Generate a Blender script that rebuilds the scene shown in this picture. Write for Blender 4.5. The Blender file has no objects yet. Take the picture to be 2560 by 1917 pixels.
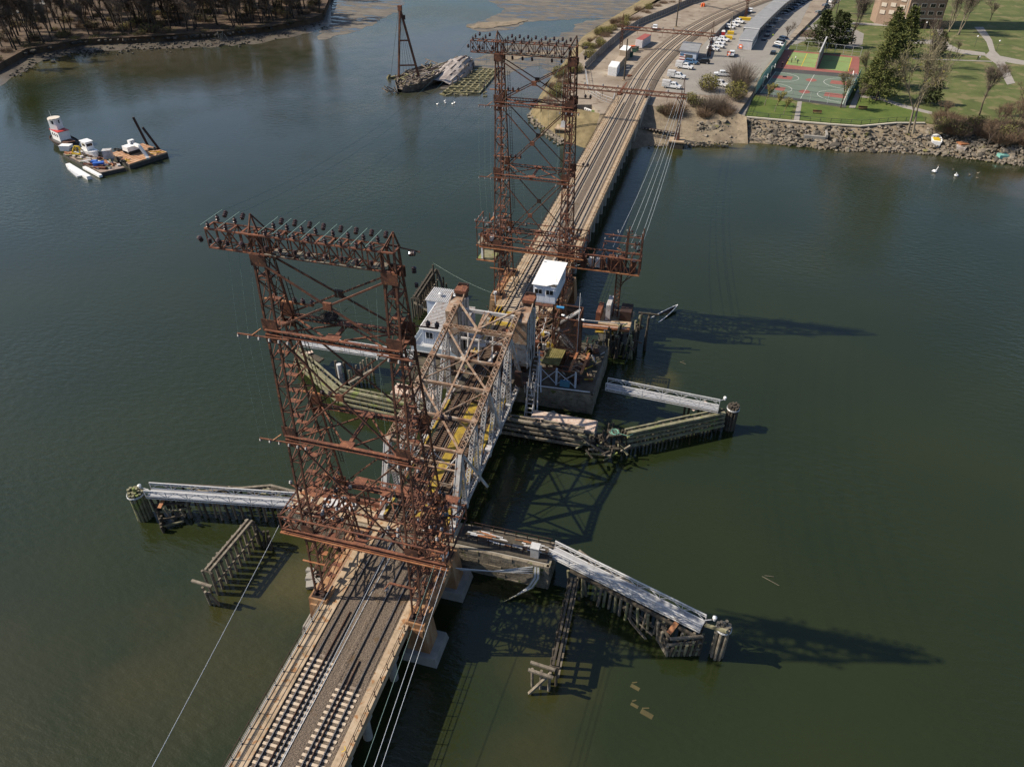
import bpy, bmesh, math, random
from mathutils import Vector, Matrix
R = random.Random(7)
S = bpy.context.scene
COL = S.collection
PI = math.pi
WZ = -5.3                                   # water level; z = 0 is the top of the ties
# ------------------------------------------------------------------ camera
CAM = Vector((28.553, -46.577, 68.125))
YAW, PITCH, FPX = math.radians(15.651), math.radians(36.789), 1858.85
IW, IH = 2560.0, 1917.0
cd = bpy.data.cameras.new('camera'); co = bpy.data.objects.new('camera', cd); COL.objects.link(co)
cd.sensor_fit = 'HORIZONTAL'; cd.sensor_width = 36.0; cd.lens = 36.0 * FPX / IW
cd.clip_start = 0.5; cd.clip_end = 6000
FW = Vector((-math.sin(YAW) * math.cos(PITCH), math.cos(YAW) * math.cos(PITCH), -math.sin(PITCH)))
RT = Vector((math.cos(YAW), math.sin(YAW), 0)); UP = RT.cross(FW)
co.matrix_world = Matrix(((RT.x, UP.x, -FW.x, CAM.x), (RT.y, UP.y, -FW.y, CAM.y), (RT.z, UP.z, -FW.z, CAM.z), (0, 0, 0, 1)))
S.camera = co
# ------------------------------------------------------------------ light
SUN_AZ, SUN_EL = math.radians(11.5), math.radians(41)       # heading the light travels in (from +X), elevation
W = bpy.data.worlds.new('World'); S.world = W; W.use_nodes = True
nt = W.node_tree; nt.nodes.clear()
sky = nt.nodes.new('ShaderNodeTexSky'); sky.sky_type = 'NISHITA'; sky.sun_disc = False
sky.sun_elevation = SUN_EL; sky.sun_rotation = math.atan2(-math.cos(SUN_AZ), -math.sin(SUN_AZ))
sky.air_density = 1.0; sky.dust_density = 1.2; sky.ozone_density = 2.2
bg = nt.nodes.new('ShaderNodeBackground'); bg.inputs[1].default_value = 0.088
ow = nt.nodes.new('ShaderNodeOutputWorld')
nt.links.new(sky.outputs[0], bg.inputs[0]); nt.links.new(bg.outputs[0], ow.inputs[0])
sl = bpy.data.lights.new('sun', 'SUN'); sl.energy = 5.0; sl.angle = math.radians(0.53); sl.color = (1.0, 0.89, 0.73)
so = bpy.data.objects.new('sun', sl); COL.objects.link(so)
ld = Vector((math.cos(SUN_AZ) * math.cos(SUN_EL), math.sin(SUN_AZ) * math.cos(SUN_EL), -math.sin(SUN_EL)))
so.rotation_euler = ld.to_track_quat('-Z', 'Y').to_euler(); so.location = (-60, 0, 120)
S.view_settings.view_transform = 'Standard'; S.view_settings.look = 'None'
S.view_settings.exposure = 0.40; S.view_settings.gamma = 1.0; S.view_settings.use_curve_mapping = False
S.render.engine = 'CYCLES'
S.cycles.max_bounces = 5; S.cycles.diffuse_bounces = 2; S.cycles.glossy_bounces = 3
S.cycles.transparent_max_bounces = 6; S.cycles.use_denoising = True

# ------------------------------------------------------------------ helpers
def at(px, py, z=WZ):
    """the place on the level z that the photograph shows at a pixel (used to read positions off the ground)"""
    d = FW + RT * ((px - IW / 2) / FPX) - UP * ((py - IH / 2) / FPX)
    p = CAM + d * ((z - CAM.z) / d.z)
    return Vector((p.x, p.y, z))

def V(*a): return Vector(a)

class MB:
    """collects simple solids and links them as ONE mesh object"""
    def __init__(s): s.v = []; s.f = []
    def add(s, vs, fs):
        o = len(s.v); s.v += [tuple(p) for p in vs]; s.f += [tuple(i + o for i in f) for f in fs]; return s
    def box(s, c, d, rz=0.0, M=None):
        x, y, z = d[0] / 2, d[1] / 2, d[2] / 2
        m = M if M is not None else Matrix.Rotation(rz, 3, 'Z')
        c = Vector(c)
        vs = [c + m @ Vector((a * x, b * y, e * z)) for e in (-1, 1) for b in (-1, 1) for a in (-1, 1)]
        return s.add(vs, [(0, 2, 3, 1), (4, 5, 7, 6), (0, 1, 5, 4), (2, 6, 7, 3), (0, 4, 6, 2), (1, 3, 7, 5)])
    def span(s, a, b):                       # box from corner to corner
        return s.box([(p + q) / 2 for p, q in zip(a, b)], [abs(q - p) for p, q in zip(a, b)])
    def beam(s, a, b, w, h=None, up=(0, 0, 1)):
        h = w if h is None else h
        a, b = Vector(a), Vector(b); d = b - a; L = d.length
        if L < 1e-6: return s
        d /= L; u = Vector(up)
        if abs(d.dot(u)) > 0.98: u = Vector((0, 1, 0)) if abs(d.y) < .9 else Vector((1, 0, 0))
        x = d.cross(u).normalized(); y = x.cross(d).normalized()
        vs = [p + x * (i * w / 2) + y * (j * h / 2) for p in (a, b) for j in (-1, 1) for i in (-1, 1)]
        return s.add(vs, [(0, 1, 3, 2), (4, 6, 7, 5), (0, 4, 5, 1), (2, 3, 7, 6), (0, 2, 6, 4), (1, 5, 7, 3)])
    def cyl(s, a, b, r0, r1=None, n=8, cap=True):
        r1 = r0 if r1 is None else r1
        a, b = Vector(a), Vector(b); d = (b - a).normalized()
        u = Vector((0, 0, 1)) if abs(d.z) < .9 else Vector((1, 0, 0))
        x = d.cross(u).normalized(); y = x.cross(d)
        vs = [p + (x * math.cos(2 * PI * i / n) + y * math.sin(2 * PI * i / n)) * r for p, r in ((a, r0), (b, r1)) for i in range(n)]
        fs = [(i, (i + 1) % n, n + (i + 1) % n, n + i) for i in range(n)]
        if cap: fs += [tuple(range(n - 1, -1, -1)), tuple(range(n, 2 * n))]
        return s.add(vs, fs)
    def tube(s, pts, r, n=5):
        for a, b in zip(pts[:-1], pts[1:]): s.cyl(a, b, r, r, n, False)
        return s
    def prism(s, poly, z0, z1):              # poly: (x, y) outline, counter-clockwise
        n = len(poly)
        if sum(poly[i][0] * poly[(i + 1) % n][1] - poly[(i + 1) % n][0] * poly[i][1] for i in range(n)) < 0: poly = poly[::-1]
        vs = [(p[0], p[1], z0) for p in poly] + [(p[0], p[1], z1) for p in poly]
        fs = [tuple(range(n - 1, -1, -1)), tuple(range(n, 2 * n))] + [(i, (i + 1) % n, n + (i + 1) % n, n + i) for i in range(n)]
        return s.add(vs, fs)
    def prof_x(s, prof, x0, x1):             # (y, z) profile swept along X
        n = len(prof)
        if sum(prof[i][0] * prof[(i + 1) % n][1] - prof[(i + 1) % n][0] * prof[i][1] for i in range(n)) < 0: prof = prof[::-1]
        vs = [(x0, p[0], p[1]) for p in prof] + [(x1, p[0], p[1]) for p in prof]
        fs = [tuple(range(n - 1, -1, -1)), tuple(range(n, 2 * n))] + [(i, (i + 1) % n, n + (i + 1) % n, n + i) for i in range(n)]
        return s.add(vs, fs)
    def frustum(s, c0, d0, c1, d1):          # between two level rectangles
        vs = [(c[0] + a * d[0] / 2, c[1] + b * d[1] / 2, c[2]) for c, d in ((c0, d0), (c1, d1)) for b in (-1, 1) for a in (-1, 1)]
        return s.add(vs, [(0, 2, 3, 1), (4, 5, 7, 6), (0, 1, 5, 4), (2, 6, 7, 3), (0, 4, 6, 2), (1, 3, 7, 5)])
    def quad(s, a, b, c, d): return s.add([a, b, c, d], [(0, 1, 2, 3)])
    def lathe(s, c, prof, n=10):             # prof: (r, z) from bottom to top
        c = Vector(c); k = len(prof)
        vs = [c + Vector((r * math.cos(2 * PI * i / n), r * math.sin(2 * PI * i / n), z)) for r, z in prof for i in range(n)]
        fs = [(j * n + i, j * n + (i + 1) % n, (j + 1) * n + (i + 1) % n, (j + 1) * n + i) for j in range(k - 1) for i in range(n)]
        fs += [tuple(range(n - 1, -1, -1)), tuple(range((k - 1) * n, k * n))]
        return s.add(vs, fs)
    def build(s, name, mat, parent=None, smooth=False, label=None):
        off = wloc(parent)
        me = bpy.data.meshes.new(name)
        vs = [(p[0] - off.x, p[1] - off.y, p[2] - off.z) for p in s.v] if parent is not None else s.v
        me.from_pydata(vs, [], s.f); me.update()
        if mat is not None: me.materials.append(mat)
        if smooth: me.polygons.foreach_set('use_smooth', [True] * len(me.polygons))
        o = bpy.data.objects.new(name, me); COL.objects.link(o)
        if parent is not None: o.parent = parent
        if label: o['label'] = label
        return o

def wloc(o):
    p = Vector((0, 0, 0))
    while o is not None: p = p + o.location; o = o.parent
    return p
def tag(o, label=None, cat=None, group=None, kind=None):
    if label: o['label'] = label
    if cat: o['category'] = cat
    if group: o['group'] = group
    if kind: o['kind'] = kind
    return o
def thing(name, label, cat, loc=(0, 0, 0), group=None):
    o = bpy.data.objects.new(name, None); COL.objects.link(o); o.location = loc; o.empty_display_size = .3
    return tag(o, label, cat, group)
def struct(mb, name, m): return tag(mb.build(name, m), kind='structure')
def stuff(o): o['kind'] = 'stuff'; return o
def dup(root, loc, rz=0.0, label=None, group=None, sc=None):
    r = root.copy(); COL.objects.link(r); r.location = loc; r.rotation_euler = (0, 0, rz)
    if sc: r.scale = (sc, sc, sc) if not isinstance(sc, tuple) else sc
    if label: r['label'] = label
    if group: r['group'] = group
    for ch in list(root.children):
        c = ch.copy(); COL.objects.link(c); c.parent = r
        for g in list(ch.children):
            d = g.copy(); COL.objects.link(d); d.parent = c
    return r
def inst(o, loc, parent=None, rot=None, sc=None):      # one more piece that shares o's mesh
    c = bpy.data.objects.new(o.name.split('.')[0], o.data); COL.objects.link(c)
    off = wloc(parent) if parent is not None else Vector((0, 0, 0))
    c.location = Vector(loc) - off
    if parent is not None: c.parent = parent
    if rot: c.rotation_euler = rot
    if sc: c.scale = sc
    return c
def unit(name, mat, fn):                                # a mesh kept only as data, for pieces that share it
    mb = MB(); fn(mb); me = bpy.data.meshes.new(name); me.from_pydata(mb.v, [], mb.f); me.materials.append(mat); me.update(); return me
def piece(name, me, loc, parent, rot=None, sc=None):
    c = bpy.data.objects.new(name, me); COL.objects.link(c)
    c.location = Vector(loc) - wloc(parent); c.parent = parent
    if rot: c.rotation_euler = rot
    if sc: c.scale = sc
    return c

# ------------------------------------------------------------------ materials
def mat(name, cols, scale=1.0, rough=.7, metal=0.0, bump=0.0, bscale=None, detail=6, stretch=(1, 1, 1), pos=None, spec=None, local=False, extra=None):
    m = bpy.data.materials.new(name); m.use_nodes = True
    n = m.node_tree; b = n.nodes['Principled BSDF']
    b.inputs['Roughness'].default_value = rough; b.inputs['Metallic'].default_value = metal
    if spec is not None: b.inputs['Specular IOR Level'].default_value = spec
    if len(cols) == 1 and not bump:
        b.inputs['Base Color'].default_value = (*cols[0], 1); return m
    if local:
        tc = n.nodes.new('ShaderNodeTexCoord'); src = tc.outputs['Object']
    else:
        g = n.nodes.new('ShaderNodeNewGeometry'); src = g.outputs['Position']
    mp = n.nodes.new('ShaderNodeMapping'); mp.inputs['Scale'].default_value = stretch; n.links.new(src, mp.inputs[0])
    t = n.nodes.new('ShaderNodeTexNoise'); t.inputs['Scale'].default_value = scale; t.inputs['Detail'].default_value = detail
    t.inputs['Roughness'].default_value = .65
    n.links.new(mp.outputs[0], t.inputs['Vector'])
    r = n.nodes.new('ShaderNodeValToRGB'); e = r.color_ramp.elements
    k = len(cols); ps = pos or [0.3 + 0.4 * i / max(1, k - 1) for i in range(k)]
    e[0].position = ps[0]; e[0].color = (*cols[0], 1)
    if k > 1: e[1].position = ps[-1]; e[1].color = (*cols[-1], 1)
    else: e[1].color = (*cols[0], 1)
    for i in range(1, k - 1):
        x = e.new(ps[i]); x.color = (*cols[i], 1)
    n.links.new(t.outputs['Fac'], r.inputs[0])
    out = r.outputs[0]
    if extra is not None:                    # a second, finer speckle: (scale, colour, threshold)
        t3 = n.nodes.new('ShaderNodeTexNoise'); t3.inputs['Scale'].default_value = extra[0]; t3.inputs['Detail'].default_value = 3
        n.links.new(mp.outputs[0], t3.inputs['Vector'])
        r3 = n.nodes.new('ShaderNodeValToRGB'); r3.color_ramp.elements[0].position = extra[2]; r3.color_ramp.elements[1].position = extra[2] + .08
        r3.color_ramp.elements[0].color = (0, 0, 0, 1); n.links.new(t3.outputs['Fac'], r3.inputs[0])
        mx = n.nodes.new('ShaderNodeMix'); mx.data_type = 'RGBA'
        n.links.new(r3.outputs[0], mx.inputs[0]); n.links.new(out, mx.inputs[6]); mx.inputs[7].default_value = (*extra[1], 1)
        out = mx.outputs[2]
    n.links.new(out, b.inputs['Base Color'])
    if bump:
        t2 = n.nodes.new('ShaderNodeTexNoise'); t2.inputs['Scale'].default_value = bscale or scale * 3; t2.inputs['Detail'].default_value = 4
        n.links.new(mp.outputs[0], t2.inputs['Vector'])
        bp = n.nodes.new('ShaderNodeBump'); bp.inputs['Strength'].default_value = bump; bp.inputs['Distance'].default_value = .1
        n.links.new(t2.outputs['Fac'], bp.inputs['Height']); n.links.new(bp.outputs[0], b.inputs['Normal'])
    return m

M = {}
M['rust'] = mat('rust', [(.025, .012, .008), (.082, .032, .019), (.155, .06, .032)], .9, .8, extra=(4, (.20, .078, .034), .58))
M['rust_red'] = mat('rust_red', [(.06, .023, .015), (.145, .052, .028), (.23, .09, .044)], 1.2, .8, extra=(4, (.30, .125, .055), .60))
M['rust_dark'] = mat('rust_dark', [(.018, .010, .008), (.05, .021, .015)], 1.5, .8)
M['rust_orange'] = mat('rust_orange', [(.16, .055, .025), (.30, .12, .05), (.38, .20, .10)], 1.0, .8)
M['silver'] = mat('silver', [(.20, .13, .09), (.35, .335, .33), (.47, .47, .48)], .8, .6, pos=[.27, .4, .6], extra=(3.0, (.24, .12, .07), .59))
M['silver_rusty'] = mat('silver_rusty', [(.15, .075, .042), (.27, .175, .115), (.37, .32, .27)], 1.1, .65, pos=[.33, .5, .68])
M['white_metal'] = mat('white_metal', [(.42, .42, .43), (.58, .58, .59)], .9, .5, extra=(1.6, (.34, .31, .28), .62))
M['alu'] = mat('aluminium', [(.50, .51, .53), (.62, .63, .65)], 1.0, .42, metal=.25)
M['white'] = mat('white_paint', [(.74, .74, .75), (.82, .82, .82)], .5, .35)
M['roof_white'] = mat('white_roof', [(.72, .72, .72), (.80, .80, .80), (.83, .83, .83)], .4, .6)
M['blue_grey'] = mat('blue_grey_siding', [(.36, .42, .52), (.46, .51, .60)], .7, .6)
M['glass'] = mat('dark_glass', [(.012, .015, .018)], rough=.12)
M['concrete'] = mat('concrete', [(.20, .145, .09), (.36, .27, .18), (.44, .35, .25)], .7, .85, bump=.25, bscale=6, extra=(1.3, (.27, .14, .06), .58))
M['concrete_grey'] = mat('grey_concrete', [(.21, .2, .18), (.33, .31, .28)], .6, .85, bump=.2, bscale=5)
M['pedestal'] = mat('stained_concrete', [(.17, .075, .032), (.30, .16, .075), (.36, .25, .155)], .7, .85, stretch=(1, 1, .3), bump=.15, bscale=4)
M['stone'] = mat('granite', [(.10, .085, .065), (.2, .17, .13), (.29, .25, .19)], .9, .9, bump=.5, bscale=5, extra=(1.2, (.09, .10, .03), .62))
M['tie'] = mat('tie_concrete', [(.42, .34, .26), (.55, .46, .36)], 2.2, .85)
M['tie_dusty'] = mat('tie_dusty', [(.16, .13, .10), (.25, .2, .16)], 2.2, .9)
M['tie_wood'] = mat('tie_wood', [(.07, .045, .03), (.15, .10, .07)], 2, .9)
M['rail'] = mat('rail_steel', [(.05, .028, .02), (.095, .05, .035)], 1.5, .55, metal=.1)
M['railtop'] = mat('worn_rail_head', [(.30, .29, .28)], rough=.3, metal=.8)
M['yellow'] = mat('yellow_walkway', [(.16, .10, .02), (.30, .205, .022), (.40, .29, .035)], 1.0, .7, extra=(2.2, (.13, .085, .04), .57))
M['yellow_paint'] = mat('yellow_paint', [(.60, .40, .02)], rough=.5)
M['timber'] = mat('weathered_timber', [(.085, .072, .056), (.17, .145, .112), (.26, .23, .18)], 1.4, .9, stretch=(1, 1, 1), bump=.3, bscale=9)
M['timber_dark'] = mat('dark_timber', [(.035, .03, .024), (.085, .07, .052)], 2.0, .9, bump=.3, bscale=9)
M['timber_green'] = mat('mossy_timber', [(.085, .082, .045), (.18, .17, .105), (.27, .25, .175)], 1.0, .9, bump=.3, bscale=8, extra=(.7, (.17, .2, .06), .57))
M['black'] = mat('black_rubber', [(.015, .015, .016)], rough=.7)
M['porcelain'] = mat('porcelain', [(.035, .02, .02), (.07, .045, .045)], 3, .18)
M['porcelain_grey'] = mat('grey_porcelain', [(.12, .12, .13), (.25, .25, .265)], 3, .45)
M['wire'] = mat('copper_wire', [(.16, .24, .21)], rough=.5)
M['wire_bright'] = mat('bright_wire', [(.62, .64, .66)], rough=.4, metal=.3)
M['wire_dark'] = mat('dark_wire', [(.05, .055, .055)], rough=.5)
# ------------------------------------------------------------------ water
def water_mat():
    m = bpy.data.materials.new('turbid_water'); m.use_nodes = True
    n = m.node_tree; b = n.nodes['Principled BSDF']
    b.inputs['Roughness'].default_value = .07; b.inputs['IOR'].default_value = 1.33; b.inputs['Specular IOR Level'].default_value = 1.0
    g = n.nodes.new('ShaderNodeNewGeometry')
    t = n.nodes.new('ShaderNodeTexNoise'); t.inputs['Scale'].default_value = .03; t.inputs['Detail'].default_value = 3
    n.links.new(g.outputs['Position'], t.inputs['Vector'])
    r = n.nodes.new('ShaderNodeValToRGB'); e = r.color_ramp.elements
    e[0].position = .35; e[0].color = (.0155, .0225, .008, 1); e[1].position = .7; e[1].color = (.021, .0275, .009, 1)
    n.links.new(t.outputs['Fac'], r.inputs[0]); col = r.outputs[0]
    # silt stirred up over the shallows: (centre x, y, radius, amount)
    sx = n.nodes.new('ShaderNodeSeparateXYZ'); n.links.new(g.outputs['Position'], sx.inputs[0])
    t4 = n.nodes.new('ShaderNodeTexNoise'); t4.inputs['Scale'].default_value = .16; t4.inputs['Detail'].default_value = 5
    n.links.new(g.outputs['Position'], t4.inputs['Vector'])
    for (cx, cy, rad, amt, c) in SHALLOWS:
        d = n.nodes.new('ShaderNodeVectorMath'); d.operation = 'DISTANCE'
        n.links.new(g.outputs['Position'], d.inputs[0]); d.inputs[1].default_value = (cx, cy, WZ)
        a = n.nodes.new('ShaderNodeMath'); a.operation = 'MULTIPLY_ADD'
        n.links.new(t4.outputs['Fac'], a.inputs[0]); a.inputs[1].default_value = rad * .9; n.links.new(d.outputs['Value'], a.inputs[2])
        mr = n.nodes.new('ShaderNodeMapRange'); mr.interpolation_type = 'SMOOTHSTEP'
        mr.inputs['From Min'].default_value = rad * .45; mr.inputs['From Max'].default_value = rad * 1.5
        mr.inputs['To Min'].default_value = amt; mr.inputs['To Max'].default_value = 0
        n.links.new(a.outputs[0], mr.inputs['Value'])
        x = n.nodes.new('ShaderNodeMix'); x.data_type = 'RGBA'; n.links.new(mr.outputs[0], x.inputs[0])
        n.links.new(col, x.inputs[6]); x.inputs[7].default_value = (*c, 1); col = x.outputs[2]
    n.links.new(col, b.inputs['Base Color'])
    mp = n.nodes.new('ShaderNodeMapping'); mp.inputs['Rotation'].default_value = (0, 0, .3); mp.inputs['Scale'].default_value = (.7, 1.5, 1)
    n.links.new(g.outputs['Position'], mp.inputs[0])
    w1 = n.nodes.new('ShaderNodeTexNoise'); w1.inputs['Scale'].default_value = .9; w1.inputs['Detail'].default_value = 4; w1.inputs['Roughness'].default_value = .55
    n.links.new(mp.outputs[0], w1.inputs['Vector'])
    w2 = n.nodes.new('ShaderNodeTexNoise'); w2.inputs['Scale'].default_value = .02; n.links.new(g.outputs['Position'], w2.inputs['Vector'])
    mm = n.nodes.new('ShaderNodeMapRange'); mm.inputs['From Min'].default_value = .4; mm.inputs['From Max'].default_value = .62
    mm.inputs['To Min'].default_value = .10; mm.inputs['To Max'].default_value = .42; n.links.new(w2.outputs['Fac'], mm.inputs['Value'])
    bp = n.nodes.new('ShaderNodeBump'); bp.inputs['Distance'].default_value = .35
    n.links.new(mm.outputs[0], bp.inputs['Strength']); n.links.new(w1.outputs['Fac'], bp.inputs['Height']); n.links.new(bp.outputs[0], b.inputs['Normal'])
    return m
SILT = (.085, .072, .028); BROWN = (.075, .064, .045); YEL = (.085, .072, .018)
SHALLOWS = [(-34, -30, 34, .55, (.036, .034, .013)), (-16, -10, 15, .5, (.048, .042, .016)), (-13, 3, 9, .7, (.07, .06, .02)), (14, -30, 26, .6, (.030, .031, .011)), (20, 0, 9, .4, (.06, .05, .016)),
            (22, -12, 9, .4, (.05, .045, .016)), (24, 55, 6, .8, YEL),
            (2, 170, 20, .8, SILT), (30, 178, 22, .7, SILT), (75, 178, 22, .75, BROWN), (110, 165, 20, .75, BROWN),
            (-200, 222, 38, .75, BROWN), (-225, 195, 30, .7, SILT), (-150, 262, 34, .8, BROWN), (-250, 160, 30, .6, SILT),
            (-60, 215, 70, .6, (.065, .064, .058)), (-40, 235, 50, .8, (.085, .075, .058)), (-90, 270, 80, .7, (.08, .075, .065)), (-130, 200, 60, .45, (.05, .05, .04)), (-170, 215, 60, .5, (.06, .054, .042)), (-110, 150, 70, .4, (.036, .04, .036))]
w = MB(); w.quad((-900, -200, WZ), (900, -200, WZ), (900, 1500, WZ), (-900, 1500, WZ))
struct(w, 'water', water_mat())
b_ = MB(); b_.quad((-900, -200, WZ - 3), (900, -200, WZ - 3), (900, 1500, WZ - 3), (-900, 1500, WZ - 3))
M['mud'] = mat('wet_mud', [(.075, .063, .05), (.11, .095, .078), (.15, .13, .10)], .12, .38, bump=.4, bscale=1.3, spec=.6, extra=(.6, (.06, .05, .04), .6))
M['sand'] = mat('gravel_beach', [(.12, .092, .062), (.20, .16, .11), (.27, .22, .155)], .35, .9, bump=.6, bscale=2.2, extra=(1.9, (.09, .075, .05), .6))
M['dirt'] = mat('yard_dirt', [(.17, .13, .095), (.25, .205, .16), (.31, .27, .215)], .09, .95, bump=.25, bscale=2.5, extra=(.35, (.14, .105, .075), .6))
M['asphalt'] = mat('worn_asphalt', [(.20, .185, .17), (.255, .24, .215)], .12, .9, extra=(.5, (.17, .155, .14), .62))
M['asphalt_dark'] = mat('dark_asphalt', [(.045, .045, .047), (.07, .068, .066)], .4, .9)
M['grass'] = mat('lawn', [(.045, .062, .012), (.075, .095, .02), (.125, .125, .042)], .12, .95, bump=.3, bscale=6, extra=(.2, (.145, .13, .055), .55))
M['grass_green'] = mat('bright_lawn', [(.04, .072, .008), (.068, .105, .012), (.10, .125, .022)], .25, .95, bump=.3, bscale=6)
M['path'] = mat('path_asphalt', [(.24, .22, .20), (.31, .285, .26)], .4, .9)
M['leaf_litter'] = mat('leaf_litter', [(.035, .022, .013), (.075, .047, .028), (.12, .078, .046)], .22, .95, bump=.4, bscale=2, extra=(.5, (.075, .07, .02), .63))
M['rock'] = mat('rock', [(.085, .072, .055), (.17, .145, .112), (.29, .25, .2)], .6, .9, bump=.4, bscale=3, extra=(.5, (.15, .14, .05), .62))
M['rock_dark'] = mat('dark_rock', [(.03, .028, .025), (.085, .075, .06)], .5, .9, bump=.4, bscale=3)

def slab(name, m, pts, z, depth=6.0):
    mb = MB(); mb.prism([(p.x, p.y) for p in (at(x, y, z) for x, y in pts)], z - depth, z); return struct(mb, name, m)
def sheet_grid(name, m, top, bot, n=6, amp=.25, seed=1):
    """a bank between an upper and a lower line (lists of points, equal length), with an uneven surface"""
    rr = random.Random(seed); mb = MB(); rows = []
    top, bot = dens(top, 3.0, len_like=bot)
    for t, b in zip(top, bot):
        rows.append([t.lerp(b, k / n) + Vector((0, 0, rr.uniform(-amp, amp) if 0 < k < n else 0)) for k in range(n + 1)])
    vs = [p for r in rows for p in r]; fs = []
    for i in range(len(rows) - 1):
        for k in range(n):
            a = i * (n + 1) + k; fs.append((a, a + n + 1, a + n + 2, a + 1))
    mb.add(vs, fs); return struct(mb, name, m)
def dens(A, step, len_like):
    B = len_like; oa, ob = [], []
    def pos(L, t):
        ls = [(L[i + 1] - L[i]).length for i in range(len(L) - 1)]; tot = sum(ls); s = t * tot
        for i, l in enumerate(ls):
            if s <= l or i == len(ls) - 1: return L[i].lerp(L[i + 1], min(1, s / max(l, 1e-6)))
            s -= l
    tot = sum((B[i + 1] - B[i]).length for i in range(len(B) - 1)); N = max(4, int(tot / step))
    return [pos(A, i / N) for i in range(N + 1)], [pos(B, i / N) for i in range(N + 1)]

# ------------------------------------------------------------------ land on the right
YZ, PZ = -.55, -1.5                                   # yard and park levels
slab('yard_ground', M['dirt'], [(1352, 262), (1395, 205), (1450, 135), (1490, 95), (1560, 50), (1640, 8), (1700, -25), (2090, -60), (2060, 20), (1960, 120), (1905, 185),
     (1880, 235), (1845, 283), (1700, 262), (1655, 268), (1612, 262), (1600, 285), (1500, 285), (1480, 262)], YZ)
slab('parking_asphalt', M['asphalt'], [(1660, 232), (1700, 180), (1760, 110), (1800, 68), (1850, 30), (1905, -5), (2050, -40), (2000, 60), (1920, 160), (1872, 232), (1800, 240)], YZ + .03, .2)
slab('park_lawn', M['grass'], [(1862, 291), (1885, 240), (1905, 200), (1960, 120), (2060, 20), (2120, -60), (2700, -60), (2760, 200), (2740, 380), (2560, 352), (2440, 322), (2310, 306), (2240, 306), (2152, 314), (2076, 309), (1981, 301)], PZ)
slab('service_road', M['asphalt'], [(1842, 284), (1862, 291), (1878, 250), (1905, 197), (1935, 160), (1985, 110), (2040, 40), (2090, -40), (2040, -40), (1965, 60), (1900, 150), (1868, 225)], PZ + .04, .3)
slab('parking_road', M['asphalt'], [(1900, 180), (1962, 104), (1990, 112), (2040, 90), (2030, 62), (2115, -10), (2200, -60), (2010, -60), (1960, 70)], PZ + .035, .3)
slab('cul_de_sac', M['asphalt'], [(2030, 62), (2110, 60), (2160, 85), (2156, 112), (2128, 122), (2040, 110), (2020, 90)], PZ + .045, .3)
slab('verge', M['leaf_litter'], [(1990, 78), (2032, 74), (2050, 84), (2040, 95), (2000, 92)], PZ + .09, .3)
# paths through the park
for i, pts in enumerate([
    [(1984, 302), (1994, 254), (2005, 254), (1998, 302)],
    [(2436, 68), (2458, 68), (2480, 100), (2488, 128), (2500, 140), (2560, 152), (2600, 160), (2600, 168), (2540, 160), (2512, 155), (2538, 208), (2518, 212), (2490, 160), (2462, 140), (2474, 128), (2466, 105)],
    [(2340, 70), (2355, 70), (2372, 110), (2400, 124), (2462, 132), (2466, 140), (2410, 136), (2362, 124)],
    [(2240, 98), (2330, 100), (2366, 112), (2364, 118), (2320, 110), (2240, 108)],
    [(2060, 52), (2200, 60), (2340, 68), (2340, 72), (2200, 65), (2060, 57)],
    [(2140, 236), (2200, 243), (2260, 262), (2330, 280), (2330, 286), (2260, 270), (2200, 250), (2140, 242)],
    [(2122, 270), (2150, 210), (2160, 210), (2138, 270)],
    [(2282, 146), (2480, 153), (2480, 155), (2282, 148)]]):
    slab('path', M['path'], pts, PZ + .05 + .008 * i, .2)
slab('shore_lawn', M['grass_green'], [(1863, 290), (1880, 240), (1985, 258), (1978, 300)], PZ + .02, .2)
slab('shore_lawn', M['grass_green'], [(2005, 258), (2110, 272), (2150, 240), (2300, 275), (2312, 304), (2240, 304), (2152, 312), (2076, 307), (1998, 301)], PZ + .022, .2)
# banks down to the water
sheet_grid('riprap_bank', M['sand'], [at(*p, PZ - .2) for p in [(1862, 292), (1981, 302), (2076, 310), (2152, 315), (2240, 307), (2310, 307), (2440, 323), (2560, 353), (2760, 385)]],
           [at(*p, WZ - .25) for p in [(1862, 362), (1980, 368), (2094, 381), (2150, 382), (2210, 384), (2326, 389), (2440, 404), (2560, 419), (2760, 450)]], 6, .3, 3)
sheet_grid('beach', M['sand'], [at(*p, YZ - .1) for p in [(1500, 284), (1600, 284), (1612, 262), (1655, 268), (1700, 263), (1780, 275), (1845, 284), (1866, 292)]],
           [at(*p, WZ - .2) for p in [(1470, 380), (1560, 378), (1620, 372), (1650, 369), (1714, 370), (1770, 365), (1830, 362), (1870, 363)]], 6, .2, 4)
M['dry_grass'] = mat('dry_grass', [(.09, .07, .032), (.16, .125, .062), (.22, .175, .095)], .3, .95, bump=.4, bscale=3)
sheet_grid('embankment', M['dry_grass'], [at(*p, YZ - .1) for p in [(1690, -30), (1560, 50), (1490, 95), (1450, 135), (1395, 205), (1352, 262), (1420, 268), (1500, 284)]],
           [at(*p, WZ - .2) for p in [(1650, -30), (1520, 50), (1455, 92), (1420, 140), (1370, 205), (1318, 290), (1385, 346), (1475, 380)]], 6, .2, 5)
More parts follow.
